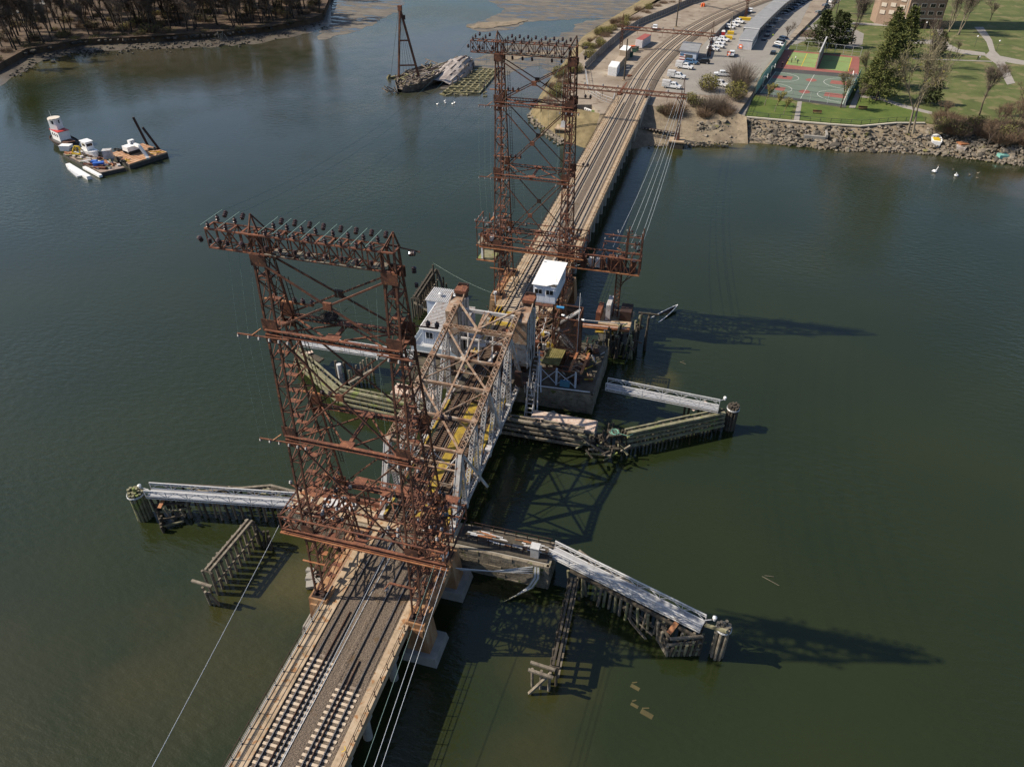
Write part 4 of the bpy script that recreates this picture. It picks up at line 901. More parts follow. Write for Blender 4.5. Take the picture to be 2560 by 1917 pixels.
c = thing('control_house', 'white flat roofed control house raised on steel legs above the right-hand track', 'control house', (6, 57, 0))
X0, X1, Y0, Y1, Z0, Z1 = 4.15, 7.7, 52.9, 60.5, 8.1, 11.0
M['panel_white'] = mat('white_panel', [(.60, .66, .76), (.68, .73, .82)], .7, .45)
for k in range(4):
    w_ = (X1 - X0) / 4; MB().span((X0 + k * w_ + .015, Y0, Z0), (X0 + (k + 1) * w_ - .015, Y0 + .12, Z1)).build('wall_panel', M['panel_white'], c)
for k in range(7):
    w_ = (Y1 - Y0) / 7
    for x in (X0, X1 - .12): MB().span((x, Y0 + .13 + k * w_ + .015, Z0), (x + .12, Y0 + .13 + (k + 1) * w_ - .015, Z1)).build('wall_panel', M['panel_white'], c)
MB().span((X0, Y1, Z0), (X1, Y1 + .12, Z1)).build('wall_panel', M['panel_white'], c)
MB().span((X0, Y0, Z0 - .25), (X1, Y1, Z0)).build('floor_frame', M['blue_grey'], c)
rf = MB().add([(X0 - .2, Y0 - .25, Z1), (X1 - 1.35, Y0 - .3, Z1), (X1 - .35, Y0 + .55, Z1), (X1 + .2, Y0 + .6, Z1), (X1 + .2, Y1 + .3, Z1 + .1), (X0 - .2, Y1 + .3, Z1 + .1)] + [(X0 - .2, Y0 - .25, Z1 + .1), (X1 - 1.35, Y0 - .3, Z1 + .1), (X1 - .35, Y0 + .55, Z1 + .1), (X1 + .2, Y0 + .6, Z1 + .1), (X1 + .2, Y1 + .3, Z1 + .24), (X0 - .2, Y1 + .3, Z1 + .24)],
              [(5, 4, 3, 2, 1, 0), (6, 7, 8, 9, 10, 11)] + [(i, (i + 1) % 6, 6 + (i + 1) % 6, 6 + i) for i in range(6)]).build('roof', M['roof_white'], c)
for k in range(5): MB().beam((X1 - 1.3, Y0 - .12 + k * .14, Z1 + .02), (X1 + .15, Y0 - .12 + k * .14, Z1 + .02), .06, .05).build('roof_batten', M['timber_dark'], rf)
MB().box((X0 + 1.2, Y0 - .02, Z1 - .25), (1.7, .04, .5)).build('fascia_flap', M['panel_white'], c)
MB().box((X0 + .1, Y1 - .5, Z1 + .3), (.3, .3, .2)).build('roof_vent', M['alu'], c)
for x in (X0 + .85, X1 - .9):
    f = MB().box((x, Y0 - .03, Z0 + 1.75), (1.3, .1, .95)).build('window', M['white'], c)
    for e in (-.3, .3): MB().box((x + e, Y0 - .08, Z0 + 1.75), (.5, .06, .72)).build('pane', M['glass'], f)
f = MB().box((X1 + .02, Y0 + 5.2, Z0 + 1.9), (.5, 1.0, .7)).build('air_conditioner', M['white_metal'], c)
mm = MB(); mm.box((X0 - .12, Y0 - .1, Z1 + .02), (.08, .1, .16)); mm.beam((X1 - .1, Y0 + 1.3, Z1), (X1 - .1, Y0 + 1.3, Z1 + 1.3), .04); mm.build('roof_aerial', M['wire_dark'], c)
for x in (X0 + .2, X1 - .2):
    for y in (Y0 + .2, Y0 + 3.8, Y1 - .3):
        MB().box((x, y, (Z0 - .3 - 1.3) / 2), (.22, .22, Z0 + .9)).build('leg', M['rust'], c)
        for z0 in (0, 2.6, 5.2):
            if x < 6: MB().beam((x, y, z0), (X1 - .2, y, z0 + 2.4), .09).beam((X1 - .2, y, z0), (x, y, z0 + 2.4), .09).build('leg_brace', M[R.choice(('rust', 'silver_rusty'))], c)
for z0 in (.2, 2.7, 5.3, 7.6):
    for y in (Y0 + .2, Y0 + 3.8): MB().beam((X0 - .2, y, z0), (X1 + .1, y, z0), .16, .12).build('leg_brace', M['silver_rusty'], c)
MB().span((X0 - .3, Y0 - .8, Z0 - .45), (X1 - .2, Y0, Z0 - .32)).build('landing', M['rust'], c)
for k in range(60):
    x, y, z0 = R.uniform(4.4, 8.8), R.uniform(48, 56), R.uniform(.2, 7)
    MB().beam((x, y, z0), (x + R.uniform(-.6, .6), y + R.uniform(-.9, .9), z0 + R.uniform(-1.5, 1.5)), .08).build('pipe', M[R.choice(('silver', 'rust_red', 'white_metal', 'silver_rusty'))], c)
for k in range(10): MB().box((R.uniform(4.6, 7.8), R.uniform(48.5, 55), R.uniform(-1.0, 2.5)), (R.uniform(.3, .9), R.uniform(.3, .8), R.uniform(.3, 1)), R.uniform(-.4, .4)).build('switch_box', M[R.choice(('white_metal', 'silver', 'rust_red', 'yellow'))], c)

# stair tower in wire mesh, right of the control house
s_ = thing('stair_tower', 'brown mesh clad stair tower with steep stairs right of the white control house', 'stair tower', (11, 51, -1.35))
for x in (8.6, 12.2):
    for y in (49.2, 53.2): MB().box((x, y, 3.2), (.18, .18, 9.2)).build('tower_post', M['rust'], s_)
for zz in (-.9, 2.4, 5.2, 7.8):
    for y in (49.2, 53.2): MB().beam((8.6, y, zz), (12.2, y, zz), .14, .12).build('tower_rail', M['rust'], s_)
    for x in (8.6, 12.2): MB().beam((x, 49.2, zz), (x, 53.2, zz), .14, .12).build('tower_rail', M['rust'], s_)
for k, (a, b) in enumerate((((8.9, 50.2, 5.2), (11.9, 50.2, 1.6)), ((11.9, 52.2, 7.8), (8.9, 52.2, 5.2)), ((8.9, 52.2, 2.6), (11.9, 52.2, -1)))):
    a, b = Vector(a), Vector(b); f = MB().beam(a + V(0, .45, 0), b + V(0, .45, 0), .06, .25).beam(a - V(0, .45, 0), b - V(0, .45, 0), .06, .25).build('stair_flight', M['silver'], s_)
    for i in range(13): p = a.lerp(b, (i + .5) / 13); MB().box(p, (.28, .86, .04)).build('step', M['silver'], f)
mm = MB()
for y in (49.15, 53.25):
    for k in range(24): mm.beam((8.6 + k * .157, y, -1.2), (8.6 + k * .157, y, 7.8), .045)
    for k in range(48): mm.beam((8.6, y, -1.2 + k * .19), (12.2, y, -1.2 + k * .19), .045)
for k in range(26): mm.beam((12.25, 49.2 + k * .157, -1.2), (12.25, 49.2 + k * .157, 7.8), .045)
stuff(mm.build('wire_mesh', M['rust_dark'], s_))
MB().span((8.6, 48.9, -1.35), (12.2, 50.4, .9)).build('tower_box', M['rust'], s_)
mm = MB(); mm.cyl((12.3, 49.2, 1.0), (12.3, 49.2, 12.6), .06, .05, 6); mm.build('mast', M['white_metal'], s_)
mm = MB(); mm.cyl((8.2, 52, 8.0), (9.4, 52, 8.0), .22, .22, 10); mm.build('drum', mat('blue_drum', [(.04, .22, .45)], rough=.4), s_)
for x, y, z0 in ((9.6, 49.4, 8.3), (12.7, 49.4, 8.0)): MB().cyl((x, y, z0), (x + .5, y - .3, z0 + .15), .14, .14, 8).build('flood_lamp', M['white'], s_)
M['olive_tin'] = mat('mossy_tin', [(.09, .075, .025), (.17, .145, .045), (.23, .2, .08)], 1.2, .8)
# motor platform with yellow roof
q = thing('motor_platform', 'steel motor platform with a yellow tin roof in front of the stair tower', 'machine platform', (10.5, 46, -1.35))
MB().add([(7.6, 45.2, 1.7), (10.3, 45.2, 1.7), (10.6, 49.0, 2.1), (8.0, 49.0, 2.1), (7.6, 45.2, 1.82), (10.3, 45.2, 1.82), (10.6, 49.0, 2.22), (8.0, 49.0, 2.22)], [(0, 3, 2, 1), (4, 5, 6, 7), (0, 1, 5, 4), (1, 2, 6, 5), (2, 3, 7, 6), (3, 0, 4, 7)]).build('roof', M['olive_tin'], q)
for k in range(9): MB().beam((7.6 + k * .33, 45.2, 1.86), (8.0 + k * .32, 49.0, 2.26), .06, .05).build('roof_rib', M['olive_tin'], q)
for x in (7.7, 10.2, 13.2):
    for y in (44.4, 48.6): MB().box((x, y, .2), (.28, .28, 3.1)).build('post', M['blue_grey'] if y < 45 else M['rust'], q)
for y in (44.4, 45.6, 48.6): MB().beam((7.5, y, 1.5), (13.4, y, 1.5), .2, .16).build('beam', M['rust'], q)
for x in (12.2, 14.0): MB().beam((x, 44.2, 1.7), (x + .2, 49.6, 1.9), .36, .3).build('beam', M['rust_orange'], q)
for k in range(5):
    y = 44.4 + k * 1.05; MB().beam((12.2, y, 1.8), (14.1, y + (1 if k % 2 else 0), 1.8), .12, .1).build('brace', M['silver_rusty'], q); MB().beam((12.2, y + 1, 1.75), (14.1, y, 1.75), .1, .1).build('brace', M['silver_rusty'], q)
for x0, x1 in ((7.7, 10.2), (10.2, 13.2)): MB().beam((x0, 44.4, -1.2), (x1, 44.4, 1.4), .09).beam((x1, 44.4, -1.2), (x0, 44.4, 1.4), .09).build('brace', M['blue_grey'], q)
MB().box((11.6, 44.2, -.7), (1.5, .5, 1.0)).build('motor_box', mat('blue_box', [(.05, .17, .26)], rough=.5), q)
for k in range(8): MB().beam((10.8 + k * .14, 45, .8), (10.9 + k * .14, 48.4, 1.0), .05).build('cable_tray', M['wire_dark'], q)
# silver ladders and pipes on the right of the heel
g = thing('access_ladder', 'silver steel access stair frame climbing beside the right counterweight', 'access stair', (7.4, 40, -1.5))
for x in (6.9, 8.0):
    MB().beam((x, 37.4, WZ + 1.6), (x - .6, 44.5, 4.6), .14, .2).build('stringer', M['silver'], g)
    MB().beam((x, 39.0, WZ + 1.4), (x, 39.0, 2.4), .16, .16).build('post', M['silver'], g)
for k in range(16): MB().beam((6.8, 38.0 + k * .42, -3.3 + k * .5), (7.9, 38.0 + k * .42, -3.3 + k * .5), .2, .05).build('step', M['silver'], g)
MB().beam((8.6, 38.6, WZ + .3), (7.8, 42.4, 3.2), .18).build('brace', M['white_metal'], g); MB().beam((8.4, 41.8, -1.2), (7.6, 43.2, 5.2), .16).build('brace', M['blue_grey'], g)
for k in range(9): MB().beam((6.2 + R.uniform(0, 2), R.uniform(38.5, 43), R.uniform(-3, 1)), (6.2 + R.uniform(0, 2), R.uniform(38.5, 43), R.uniform(-1, 4)), .07).build('handrail', M['silver'], g)
# ------------------------------------------------------------------ timber fenders, gangways, dolphins, old trestles
ME_PILE = {k: unit('pile_mesh', M[k], lambda m: m.cyl((0, 0, -2.2), (0, 0, 1), .19, .165, 8)) for k in ('timber', 'timber_dark', 'timber_green')}
def pile(parent, x, y, ztop, m='timber_dark', r=1.0, lean=.03, name='pile'):
    h = ztop - WZ
    o = piece(name, ME_PILE[m], (x, y, WZ), parent, (R.uniform(-lean, lean), R.uniform(-lean, lean), R.uniform(0, 3)), (r, r, max(.3, h))); return o
def plank(parent, a, b, w, h, m='timber', name='timber_beam'): return MB().beam(a, b, w, h).build(name, M[m], parent)
M['deck_alu'] = mat('deck_aluminium', [(.28, .29, .31), (.36, .37, .4)], 1.0, .5)
def gangway(label, a, b, z, width=1.45, rail=1.15):
    a, b = V(a.x, a.y, z), V(b.x, b.y, z); d = (b - a).normalized(); nrm = V(-d.y, d.x, 0); L_ = (b - a).length; hw = nrm * (width / 2)
    t = thing('gangway', label, 'gangway', tuple((a + b) / 2), 'aluminium gangways along the fenders')
    N = max(4, int(L_ / 2.6))
    for i in range(N):
        p, q = a + d * (L_ * i / N + .012), a + d * (L_ * (i + 1) / N - .012); MB().beam(p, q, width - .12, .06).build('deck_panel', M['deck_alu'], t)
    for s in (-1, 1):
        m = MB(); o = hw * s
        for zz, w_ in ((rail, .13), (rail * .72, .07), (.12, .12), (-.2, .1)): m.beam(a + o + V(0, 0, zz), b + o + V(0, 0, zz), w_, w_)
        m.build('gangway_rail', M['white_metal'], t)
        for i in range(N + 1): p = a + d * (L_ * i / N) + o; MB().box((p.x, p.y, p.z + (rail - .2) / 2), (.08, .08, rail + .2)).build('gangway_post', M['white_metal'], t)
        m = MB()
        for i in range(N):
            p, q = a + d * (L_ * i / N) + o, a + d * (L_ * (i + 1) / N) + o; mid = (p + q) / 2
            m.beam(p + V(0, 0, .1), mid + V(0, 0, rail * .98), .06).beam(mid + V(0, 0, rail * .98), q + V(0, 0, .1), .06)
        stuff(m.build('gangway_brace', M['white_metal'], t))
    m = MB()
    for i in range(int(L_ / 1.1)): p = a + d * (i * 1.1 + .5) - V(0, 0, .12); m.beam(p - hw, p + hw, .08, .06)
    stuff(m.build('cross_bearer', M['alu'], t)); return t
G1 = gangway('aluminium gangway leading left from the near pier towards the round dolphin', at(372, 1232, -1.2), at(740, 1258, -1.2), -1.2)
G2 = gangway('aluminium gangway slanting right from the near pier cabinet over leaning piles', at(1380, 1378, -1.2), at(1756, 1566, -1.2), -1.2)
G3 = gangway('aluminium gangway right of the far pier, half in shadow, ending at a dolphin', at(1516, 966, -1.2), at(1796, 1022, -1.2), -1.2)
G4 = gangway('aluminium gangway left of the far pier, seen through the near tower', at(748, 856, -1.2), at(1030, 898, -1.2), -1.2)
for p, q, lab in ((at(350, 1218, -.4), at(372, 1224, -.4), 'white lamp on an arm at the outer left end of the near left gangway'), (at(1786, 1548, -.4), at(1762, 1550, -.4), 'white lamp on an arm at the tip of the near right gangway'), (at(1812, 998, -.4), at(1790, 1004, -.4), 'white lamp on an arm at the end of the far right gangway')):
    t = thing('navigation_lamp', lab, 'lamp', tuple(p), 'navigation lamps on the gangway ends')
    MB().tube([q, p], .06, 6).build('arm', M['white_metal'], t); MB().lathe((p.x, p.y, p.z - .1), [(.16, 0), (.16, .25), (.24, .3), (.24, .5), (.08, .62)], 10).build('lamp_head', M['white'], t)
def wale(parent, a, b, z, w=.3, h=.34, m='timber_green', n=3):
    for i in range(n):
        p, q = a.lerp(b, i / n), a.lerp(b, (i + 1) / n); d = (q - p).normalized() * .03
        k = V(R.uniform(-.04, .04), R.uniform(-.04, .04), R.uniform(-.04, .04))
        MB().beam(V(p.x, p.y, z) + d + k, V(q.x, q.y, z) - d + k, w, h).build('wale', M[m], parent)
def fender(label, line, ztop, levels, side, m='timber_green', group=None, step=.62):
    """line: points along the top; levels: heights of the long timbers; side: +1/-1 where the piles stand"""
    t = thing('timber_fender', label, 'fender', (line[0].x, line[0].y, WZ), group)
    for a, b in zip(line[:-1], line[1:]):
        a, b = V(a.x, a.y, 0), V(b.x, b.y, 0); d = (b - a).normalized(); nrm = V(-d.y, d.x, 0) * side; L_ = (b - a).length
        for k, z in enumerate(levels): wale(t, a - nrm * (.12 + .12 * k), b - nrm * (.12 + .12 * k), z, .34 if k else .5, .34, m, max(2, int(L_ / 5)))
        wale(t, a + nrm * .75, b + nrm * .75, ztop + .02, .26, .28, m, max(2, int(L_ / 5)))
        n = int(L_ / step)
        for i in range(n):
            p = a.lerp(b, (i + .5) / n); pile(t, p.x + nrm.x * .25, p.y + nrm.y * .25, ztop - R.uniform(.1, .3), 'timber_dark')
            if i % 2: MB().box((p.x + nrm.x * .42, p.y + nrm.y * .42, ztop - .12), (.3, .5, .22), math.atan2(d.y, d.x)).build('spacer_block', M['timber_dark'], t)
            if i % 4 == 0: plank(t, V(p.x, p.y, ztop - .6) + nrm * .3, V(p.x, p.y, WZ) + nrm * 2.0, .26, .26, 'timber_dark', 'batter_pile')
    return t
lv = [-1.75, -2.5, -3.3, -4.2]
f1 = fender('bleached V shaped timber fender at the far left, with four tiers of pale timbers', [at(738, 876, -1.7), at(847, 971, -1.7), at(995, 1003, -1.7), at(1060, 1018, -1.7)], -1.7, lv, 1, 'timber_green', 'V shaped timber fenders')
f2 = fender('dark V shaped timber fender at the far right, its straight arm reaching to the dolphin', [at(1567, 1082, -1.7), at(1812, 1030, -1.7)], -1.7, [-1.75, -2.4, -3.1, -3.9], 1, 'timber_green', 'V shaped timber fenders')
f3 = fender('broken stretch of timber fender in front of the far right concrete block', [at(1240, 1040, -1.9), at(1460, 1078, -1.9)], -1.9, [-1.95, -2.8, -3.5, -4.4], 1, 'timber', 'V shaped timber fenders')
pc = at(1530, 1105, -2.0)
for k in range(46):                                     # the smashed corner
    p = at(R.uniform(1462, 1562), R.uniform(1082, 1138), R.uniform(-4.6, -1.6)); a = R.uniform(0, 6.28); l = R.uniform(.9, 2.8); dz = R.uniform(-1.3, 1.3)
    plank(f3, p, p + V(math.cos(a) * l, math.sin(a) * l * .6, dz), R.uniform(.14, .28), R.uniform(.14, .26), R.choice(('timber', 'timber_dark', 'timber_green', 'timber_dark')), 'broken_timber')
for k in range(16): p = at(R.uniform(1480, 1560), R.uniform(1100, 1140), WZ); pile(f3, p.x, p.y, R.uniform(-3.4, -1.4), 'timber_dark', 1, .25)
q = at(1536, 1080, -1.5); MB().box((q.x, q.y, -1.6), (1.6, 1.5, .14), .4).build('corner_cap', M['timber_dark'], f3)
rp = MB()
for k in range(26):
    a, r_ = k * 1.1, .25 + .5 * R.random(); rp.tube([V(q.x + r_ * math.cos(a), q.y + r_ * math.sin(a), -1.46), V(q.x + r_ * math.cos(a + .9), q.y + r_ * math.sin(a + .9), -1.44)], .035, 4)
rp.tube([V(q.x, q.y, -1.45), V(q.x + 2, q.y - .3, -1.5), at(1582, 1085, -1.5)], .035, 4)
tag(rp.build('rope', mat('green_rope', [(.16, .36, .28)], rough=.8)), 'tangle of pale green rope on the broken corner of the right fender', 'rope')
for x0, y0, x1, y1, lab in ((735, 880, 800, 905, 'timber landing under the outer end of the far left gangway'), (1712, 1010, 1812, 1034, 'timber landing under the outer end of the far right gangway')):
    t = thing('timber_landing', lab, 'landing stage', tuple(at((x0 + x1) / 2, (y0 + y1) / 2, -2)), 'timber landings under the gangways')
    A, B = at(x0, y0, -1.9), at(x1, y1, -1.9)
    for k in range(7): p = A.lerp(B, k / 6); pile(t, p.x + R.uniform(-.4, .4), p.y + R.uniform(-.5, .5), -1.9)
    for k in range(4): plank(t, A + V(0, k * .5, -.1 * k), B + V(0, k * .4, -.1 * k), .3, .28, 'timber_dark')
    MB().beam(A.lerp(B, .3) + V(-.6, -1, .1), A.lerp(B, .45) + V(.5, 1.5, .1), .75, .12).build('ladder_board', mat('pink_board', [(.45, .33, .27), (.6, .5, .44)], 2, .8), t)
# piles standing behind the far left fender
t = thing('pile_bent', 'short row of old piles with a sloping beam behind the far left fender', 'pile row', tuple(at(905, 960, -3)))
for k in range(7): p = at(880 + k * 9, 968 - k * 5, WZ); pile(t, p.x, p.y, -1.9 + .12 * k, 'timber')
plank(t, at(872, 958, -1.7), at(930, 925, -1.2), .4, .3, 'timber'); 
p = at(846, 968, WZ)
t = thing('mooring_bollard', 'white topped mooring bollard at the bend of the far left fender', 'bollard', tuple(p)); MB().cyl((p.x + .4, p.y + .6, WZ), (p.x + .4, p.y + .6, -1.0), .4, .4, 12).build('post', M['white_metal'], t)
for e in (-.7, .8): MB().cyl((p.x + .4 + e, p.y + .9, WZ), (p.x + .4 + e, p.y + .9, -.7), .25, .22, 8).build('pile', M['timber_dark'], t)
# near left: apron of piles under the gangway, with an open triangle of timbers at its tip
t = thing('timber_fender', 'timber fender on slim piles under the near left gangway, open triangle at its tip', 'fender', tuple(at(560, 1260, -3)), 'near timber fenders')
A, Bp, C = at(381, 1244, -1.9), at(735, 1262, -1.9), at(677, 1214, -1.6)
for k in range(19):
    p = A.lerp(Bp, (k + .5) / 19); pile(t, p.x + R.uniform(-.2, .2), p.y + .3 + R.uniform(-.4, .4), -2.0, 'timber' if k % 3 else 'timber_dark', .95, .05)
    p = p + V(0, 2.4, 0); pile(t, p.x, p.y, -1.9, 'timber_dark', 1, .05)
for dy, z in ((.2, -1.85), (2.6, -1.8), (1.2, -1.95), (.1, -3.1)): plank(t, A + V(0, dy, 0), Bp + V(0, dy, 0), .3, .28, 'timber_dark')
plank(t, at(381, 1240, -1.6), C, .34, .3, 'timber'); plank(t, C, at(770, 1238, -1.6), .34, .3, 'timber')
tip = at(407, 1325, WZ + .4)
for k in range(5): z = -1.9 - .75 * k; a = A.lerp(tip, .2 * k); plank(t, V(a.x, a.y, z), V(a.x + 5 - k * .7, a.y + 1.6, z + .1), .26, .24, 'timber_dark' if k % 2 else 'timber_green')
for k in range(9): p = A.lerp(tip, k / 8); pile(t, p.x + R.uniform(-.2, .2), p.y, -1.9 - .28 * k, 'timber_dark', 1, .12)
for k in range(14): p = A.lerp(tip, R.random()) + V(R.uniform(0, 4), R.uniform(.4, 2), 0); plank(t, V(p.x, p.y, R.uniform(-4.8, -2.2)), V(p.x + R.uniform(-1.8, 1.8), p.y + R.uniform(-.5, .5), R.uniform(-4.8, -2.2)), .22, .2, R.choice(('timber_dark', 'timber')), 'broken_timber')
for k in range(40):
    p = A.lerp(Bp, R.uniform(.15, .9)) + V(0, R.uniform(.6, 2.6), 0); MB().box((p.x, p.y, -1.66), (R.uniform(.5, 1.4), R.uniform(.12, .3), .06), R.uniform(-.5, .5)).build('loose_board', M[R.choice(('timber', 'timber_dark', 'timber_green'))], t)
MB().beam(at(398, 1270, -2.4), at(412, 1242, -1.9), .5, .1).build('ladder_board', M['rust_orange'], t)
# near right
t = thing('timber_fender', 'timber fender on leaning piles under the near right gangway, triangle at its tip', 'fender', tuple(at(1560, 1480, -3)), 'near timber fenders')
A, Bp = at(1425, 1425, -2.0), at(1742, 1592, -2.0)
for k in range(22):
    p = A.lerp(Bp, (k + .5) / 22); pile(t, p.x + R.uniform(-.3, .3), p.y + R.uniform(-.3, .3), -2.0, 'timber' if k % 2 else 'timber_green', 1, .1)
    p = p + V(.8, 1.9, 0); pile(t, p.x, p.y, -2.0, 'timber_dark', 1, .06)
for o, z in (((.0, 0), -1.9), ((.9, 2.0), -1.9), ((.5, 1.2), -2.0)): plank(t, A + V(o[0], o[1], 0), Bp + V(o[0], o[1], 0), .32, .28, 'timber_dark')
for (a, b) in (((1380, 1366), (1444, 1388)), ((1446, 1378), (1500, 1418)), ((1514, 1424), (1582, 1464)), ((1590, 1462), (1640, 1500)), ((1180, 1322), (1340, 1356)), ((1340, 1358), (1440, 1386))): plank(t, at(*a, -1.6), at(*b, -1.6), .42, .4, 'timber')
tip = at(1668, 1632, WZ + .5); e1, e2 = at(1652, 1555, -2.1), at(1758, 1590, -1.9)
for k in range(10): p = e1.lerp(tip, k / 9); pile(t, p.x, p.y, -1.8 - .2 * k, 'timber', 1, .16)
for k in range(12): p = tip.lerp(e2, k / 11); pile(t, p.x, p.y, -3.4 + .13 * k, 'timber_dark' if k % 2 else 'timber_green', 1, .2)
for z0, z1 in ((-2.2, -1.9), (-3.3, -3.0), (-4.3, -4.1)): plank(t, V(tip.x, tip.y, z0), V(e2.x, e2.y, z1), .28, .26, 'timber'); plank(t, V(e1.x, e1.y, z0), V(tip.x, tip.y, z0 - .2), .26, .24, 'timber_dark')
MB().beam(at(1672, 1582, -2.0), at(1692, 1556, -1.7), .55, .1).build('ladder_board', M['rust_orange'], t)
plank(t, at(1764, 1562, -1.2), at(1818, 1578, .6), .34, .26, 'timber_green')
dr = MB(); rr = random.Random(4); p0 = at(1552, 1510, WZ + .5)
for k in range(9): a = rr.uniform(-.9, .7); dr.tube([p0, p0 + V(2.2 * math.cos(a), -1.6 + math.sin(a), rr.uniform(-.4, .7)), p0 + V(4.2 * math.cos(a) + rr.uniform(-.5, .5), -2.6 + 2 * math.sin(a), rr.uniform(-.5, .3))], .07, 5)
tag(dr.build('driftwood', M['timber']), 'bare driftwood branch caught on the piles of the near right fender', 'driftwood')
# dolphins: tight clusters of piles bound with cable
def dolphin(label, p, ztop, r, m, n, cap=True):
    r *= .84
    t = thing('dolphin', label, 'mooring dolphin', tuple(p), 'pile dolphins')
    k = 0; rings = [(0, 1), (r * .42, 6), (r * .85, max(7, n))]
    for rad, cnt in rings:
        for i in range(cnt):
            a = 2 * PI * i / cnt + rad; pile(t, p.x + rad * math.cos(a), p.y + rad * math.sin(a), ztop + R.uniform(-.18, .12) + (.5 if rad == 0 else 0), m, 1.15, .02)
    for z in (ztop - .45, ztop - .6): 
        mb = MB(); mb.tube([V(p.x + (r * .85 + .24) * math.cos(2 * PI * i / 18), p.y + (r * .85 + .24) * math.sin(2 * PI * i / 18), z) for i in range(19)], .045, 5); mb.build('binding_cable', M['alu'], t)
    return t
dolphin('thick round dolphin of mossy piles off the end of the near left gangway', V(-36.9, 6.3, WZ), -.45, 1.15, 'timber_green', 13)
dolphin('dark pile dolphin at the outer corner of the far right fender', V(37.0, 45.9, WZ), -.85, .95, 'timber_dark', 11)
t = dolphin('slender splayed dolphin of grey piles off the tip of the near right gangway', V(37.4, 5.7, WZ), .2, .8, 'timber', 8)
# old trestles: a row of paired posts under two long beams
def trestle(label, a, b, ztop0, ztop1, n, m, w=1.1, group='old timber trestles standing in the water', shift=(0, 0)):
    t = thing('timber_trestle', label, 'timber trestle', tuple(a), group)
    d = (b - a).normalized(); nrm = V(-d.y, d.x, 0) * (w / 2)
    for i in range(n):
        p = a.lerp(b, i / (n - 1)); z = ztop0 + (ztop1 - ztop0) * i / (n - 1)
        for s in (-1, 1): pile(t, p.x + nrm.x * s * (1.3 if s > 0 else .5), p.y + nrm.y * s, z, m, .95, .025)
        MB().beam(V(p.x, p.y, z + .02) - nrm * 1.2, V(p.x, p.y, z + .02) + nrm * 1.2, .2, .2).build('cap_block', M['timber_dark'], t)
    for s in (-.55, .55): plank(t, V(a.x, a.y, ztop0 + .25) + nrm * s, V(b.x, b.y, ztop1 + .25) + nrm * s, .26, .26, m)
    plank(t, V(a.x, a.y, ztop0 - 1.9) - nrm, V(b.x, b.y, ztop1 - 1.9) - nrm, .18, .2, 'timber'); return t
t = trestle('slatted old timber trestle standing in the shallows left of the near tower', V(-20.7, -2.0, WZ), V(-20.2, 6.3, WZ), -1.3, -1.3, 10, 'timber')
for k in range(4): pile(t, -20.9 + .5 * k, -3.3 + R.uniform(-.4, .4), -1.9 - .3 * k, 'timber', .95, .2); pile(t, -19.4 + .55 * k, 6.0 + R.uniform(-.3, .3), -1.9 - .2 * k, 'timber_dark', .95, .2)
plank(t, V(-22, -3.4, -1.6), V(-19.3, -3.5, -1.6), .3, .24, 'timber'); plank(t, V(-20, 6.4, -1.5), V(-18.2, 5.6, -2.6), .26, .22, 'timber_dark')
t = trestle('narrow decayed timber trestle below the near right gangway', V(20.9, -2.6, WZ), V(20.5, 8.8, WZ), -2.0, -1.7, 12, 'timber_dark', .8)
for dy in (0, -.9): plank(t, V(18.3, -2.8 + dy, -1.9), V(21, -3.0 + dy, -1.9), .3, .24, 'timber')
for x in (18.7, 19.6, 20.5): pile(t, x, -3.4, -2.0, 'timber', .95, .03)
plank(t, V(18.6, -4.4, WZ + .2), V(20.6, -3.3, -2.2), .28, .26, 'timber')
t = trestle('tall slatted timber trestle standing in the water behind the machinery house', V(-20.3, 62.5, WZ), V(-20.1, 72, WZ), -.9, .1, 12, 'timber_dark', 1.2)
pile(t, -19.9, 70.5, 2.0, 'timber_dark', 1, .02); plank(t, V(-19.5, 72, .2), V(-16.6, 68, -3.6), .4, .34, 'timber_dark')
for x, y, z in ((-18.5, 72.06, -1.3), (-17.2, 70.5, -1.6)): pile(t, x, y, z, 'timber_dark')
plank(t, V(-21, 63.2, -2.2), V(-17.5, 62.2, -3.2), .3, .3, 'timber')
# rotten pile clump right of tower 2 with the sunken boat
t = thing('pile_clump', 'dark rotting clump of leaning piles in the shade right of the stair tower', 'pile clump', (19, 62, WZ))
for k in range(52):
    x, y = R.uniform(15.4, 20.4), R.uniform(59.5, 66); pile(t, x, y, R.uniform(-3.6, .2), 'timber_dark' if k % 5 else 'timber_green', R.uniform(.9, 1.3), .16)
for k in range(16): x, y, z = R.uniform(15, 20), R.uniform(59.5, 66), R.uniform(-4, -.6); plank(t, V(x, y, z), V(x + R.uniform(-2, 2), y + R.uniform(-2, 2), z + R.uniform(-1.4, 1.4)), .26, .24, R.choice(('timber_dark', 'timber_green')), 'broken_timber')
for x, y in ((20.3, 64.2), (21.6, 64.6), (21.9, 63.6)): pile(t, x, y, 1.6, 'timber_dark', 1.1, .05)
plank(t, V(20.0, 64.2, 1.7), V(23.4, 64.7, 1.5), .3, .26, 'timber_dark')
b = at(1626, 805, WZ); e = at(1694, 762, WZ + 1.0)
t = thing('sunken_boat', 'bow of a dark sunken boat with a pale rim poking out beside the rotten piles', 'boat', tuple(b))
d = (e - b); d.z = 0; L_ = d.length; d.normalize(); nn = V(-d.y, d.x, 0); hull, rim = MB(), MB(); rows = []
for k in range(9):
    f = k / 8; w_ = .95 * (1 - f ** 2.2) + .03; z = WZ - .15 + 1.15 * f ** 1.3; c = b.lerp(b + d * L_, f)
    rows.append([V(c.x, c.y, z) - nn * w_, V(c.x, c.y, z - .35) - nn * w_ * .6, V(c.x, c.y, z - .6), V(c.x, c.y, z - .35) + nn * w_ * .6, V(c.x, c.y, z) + nn * w_])
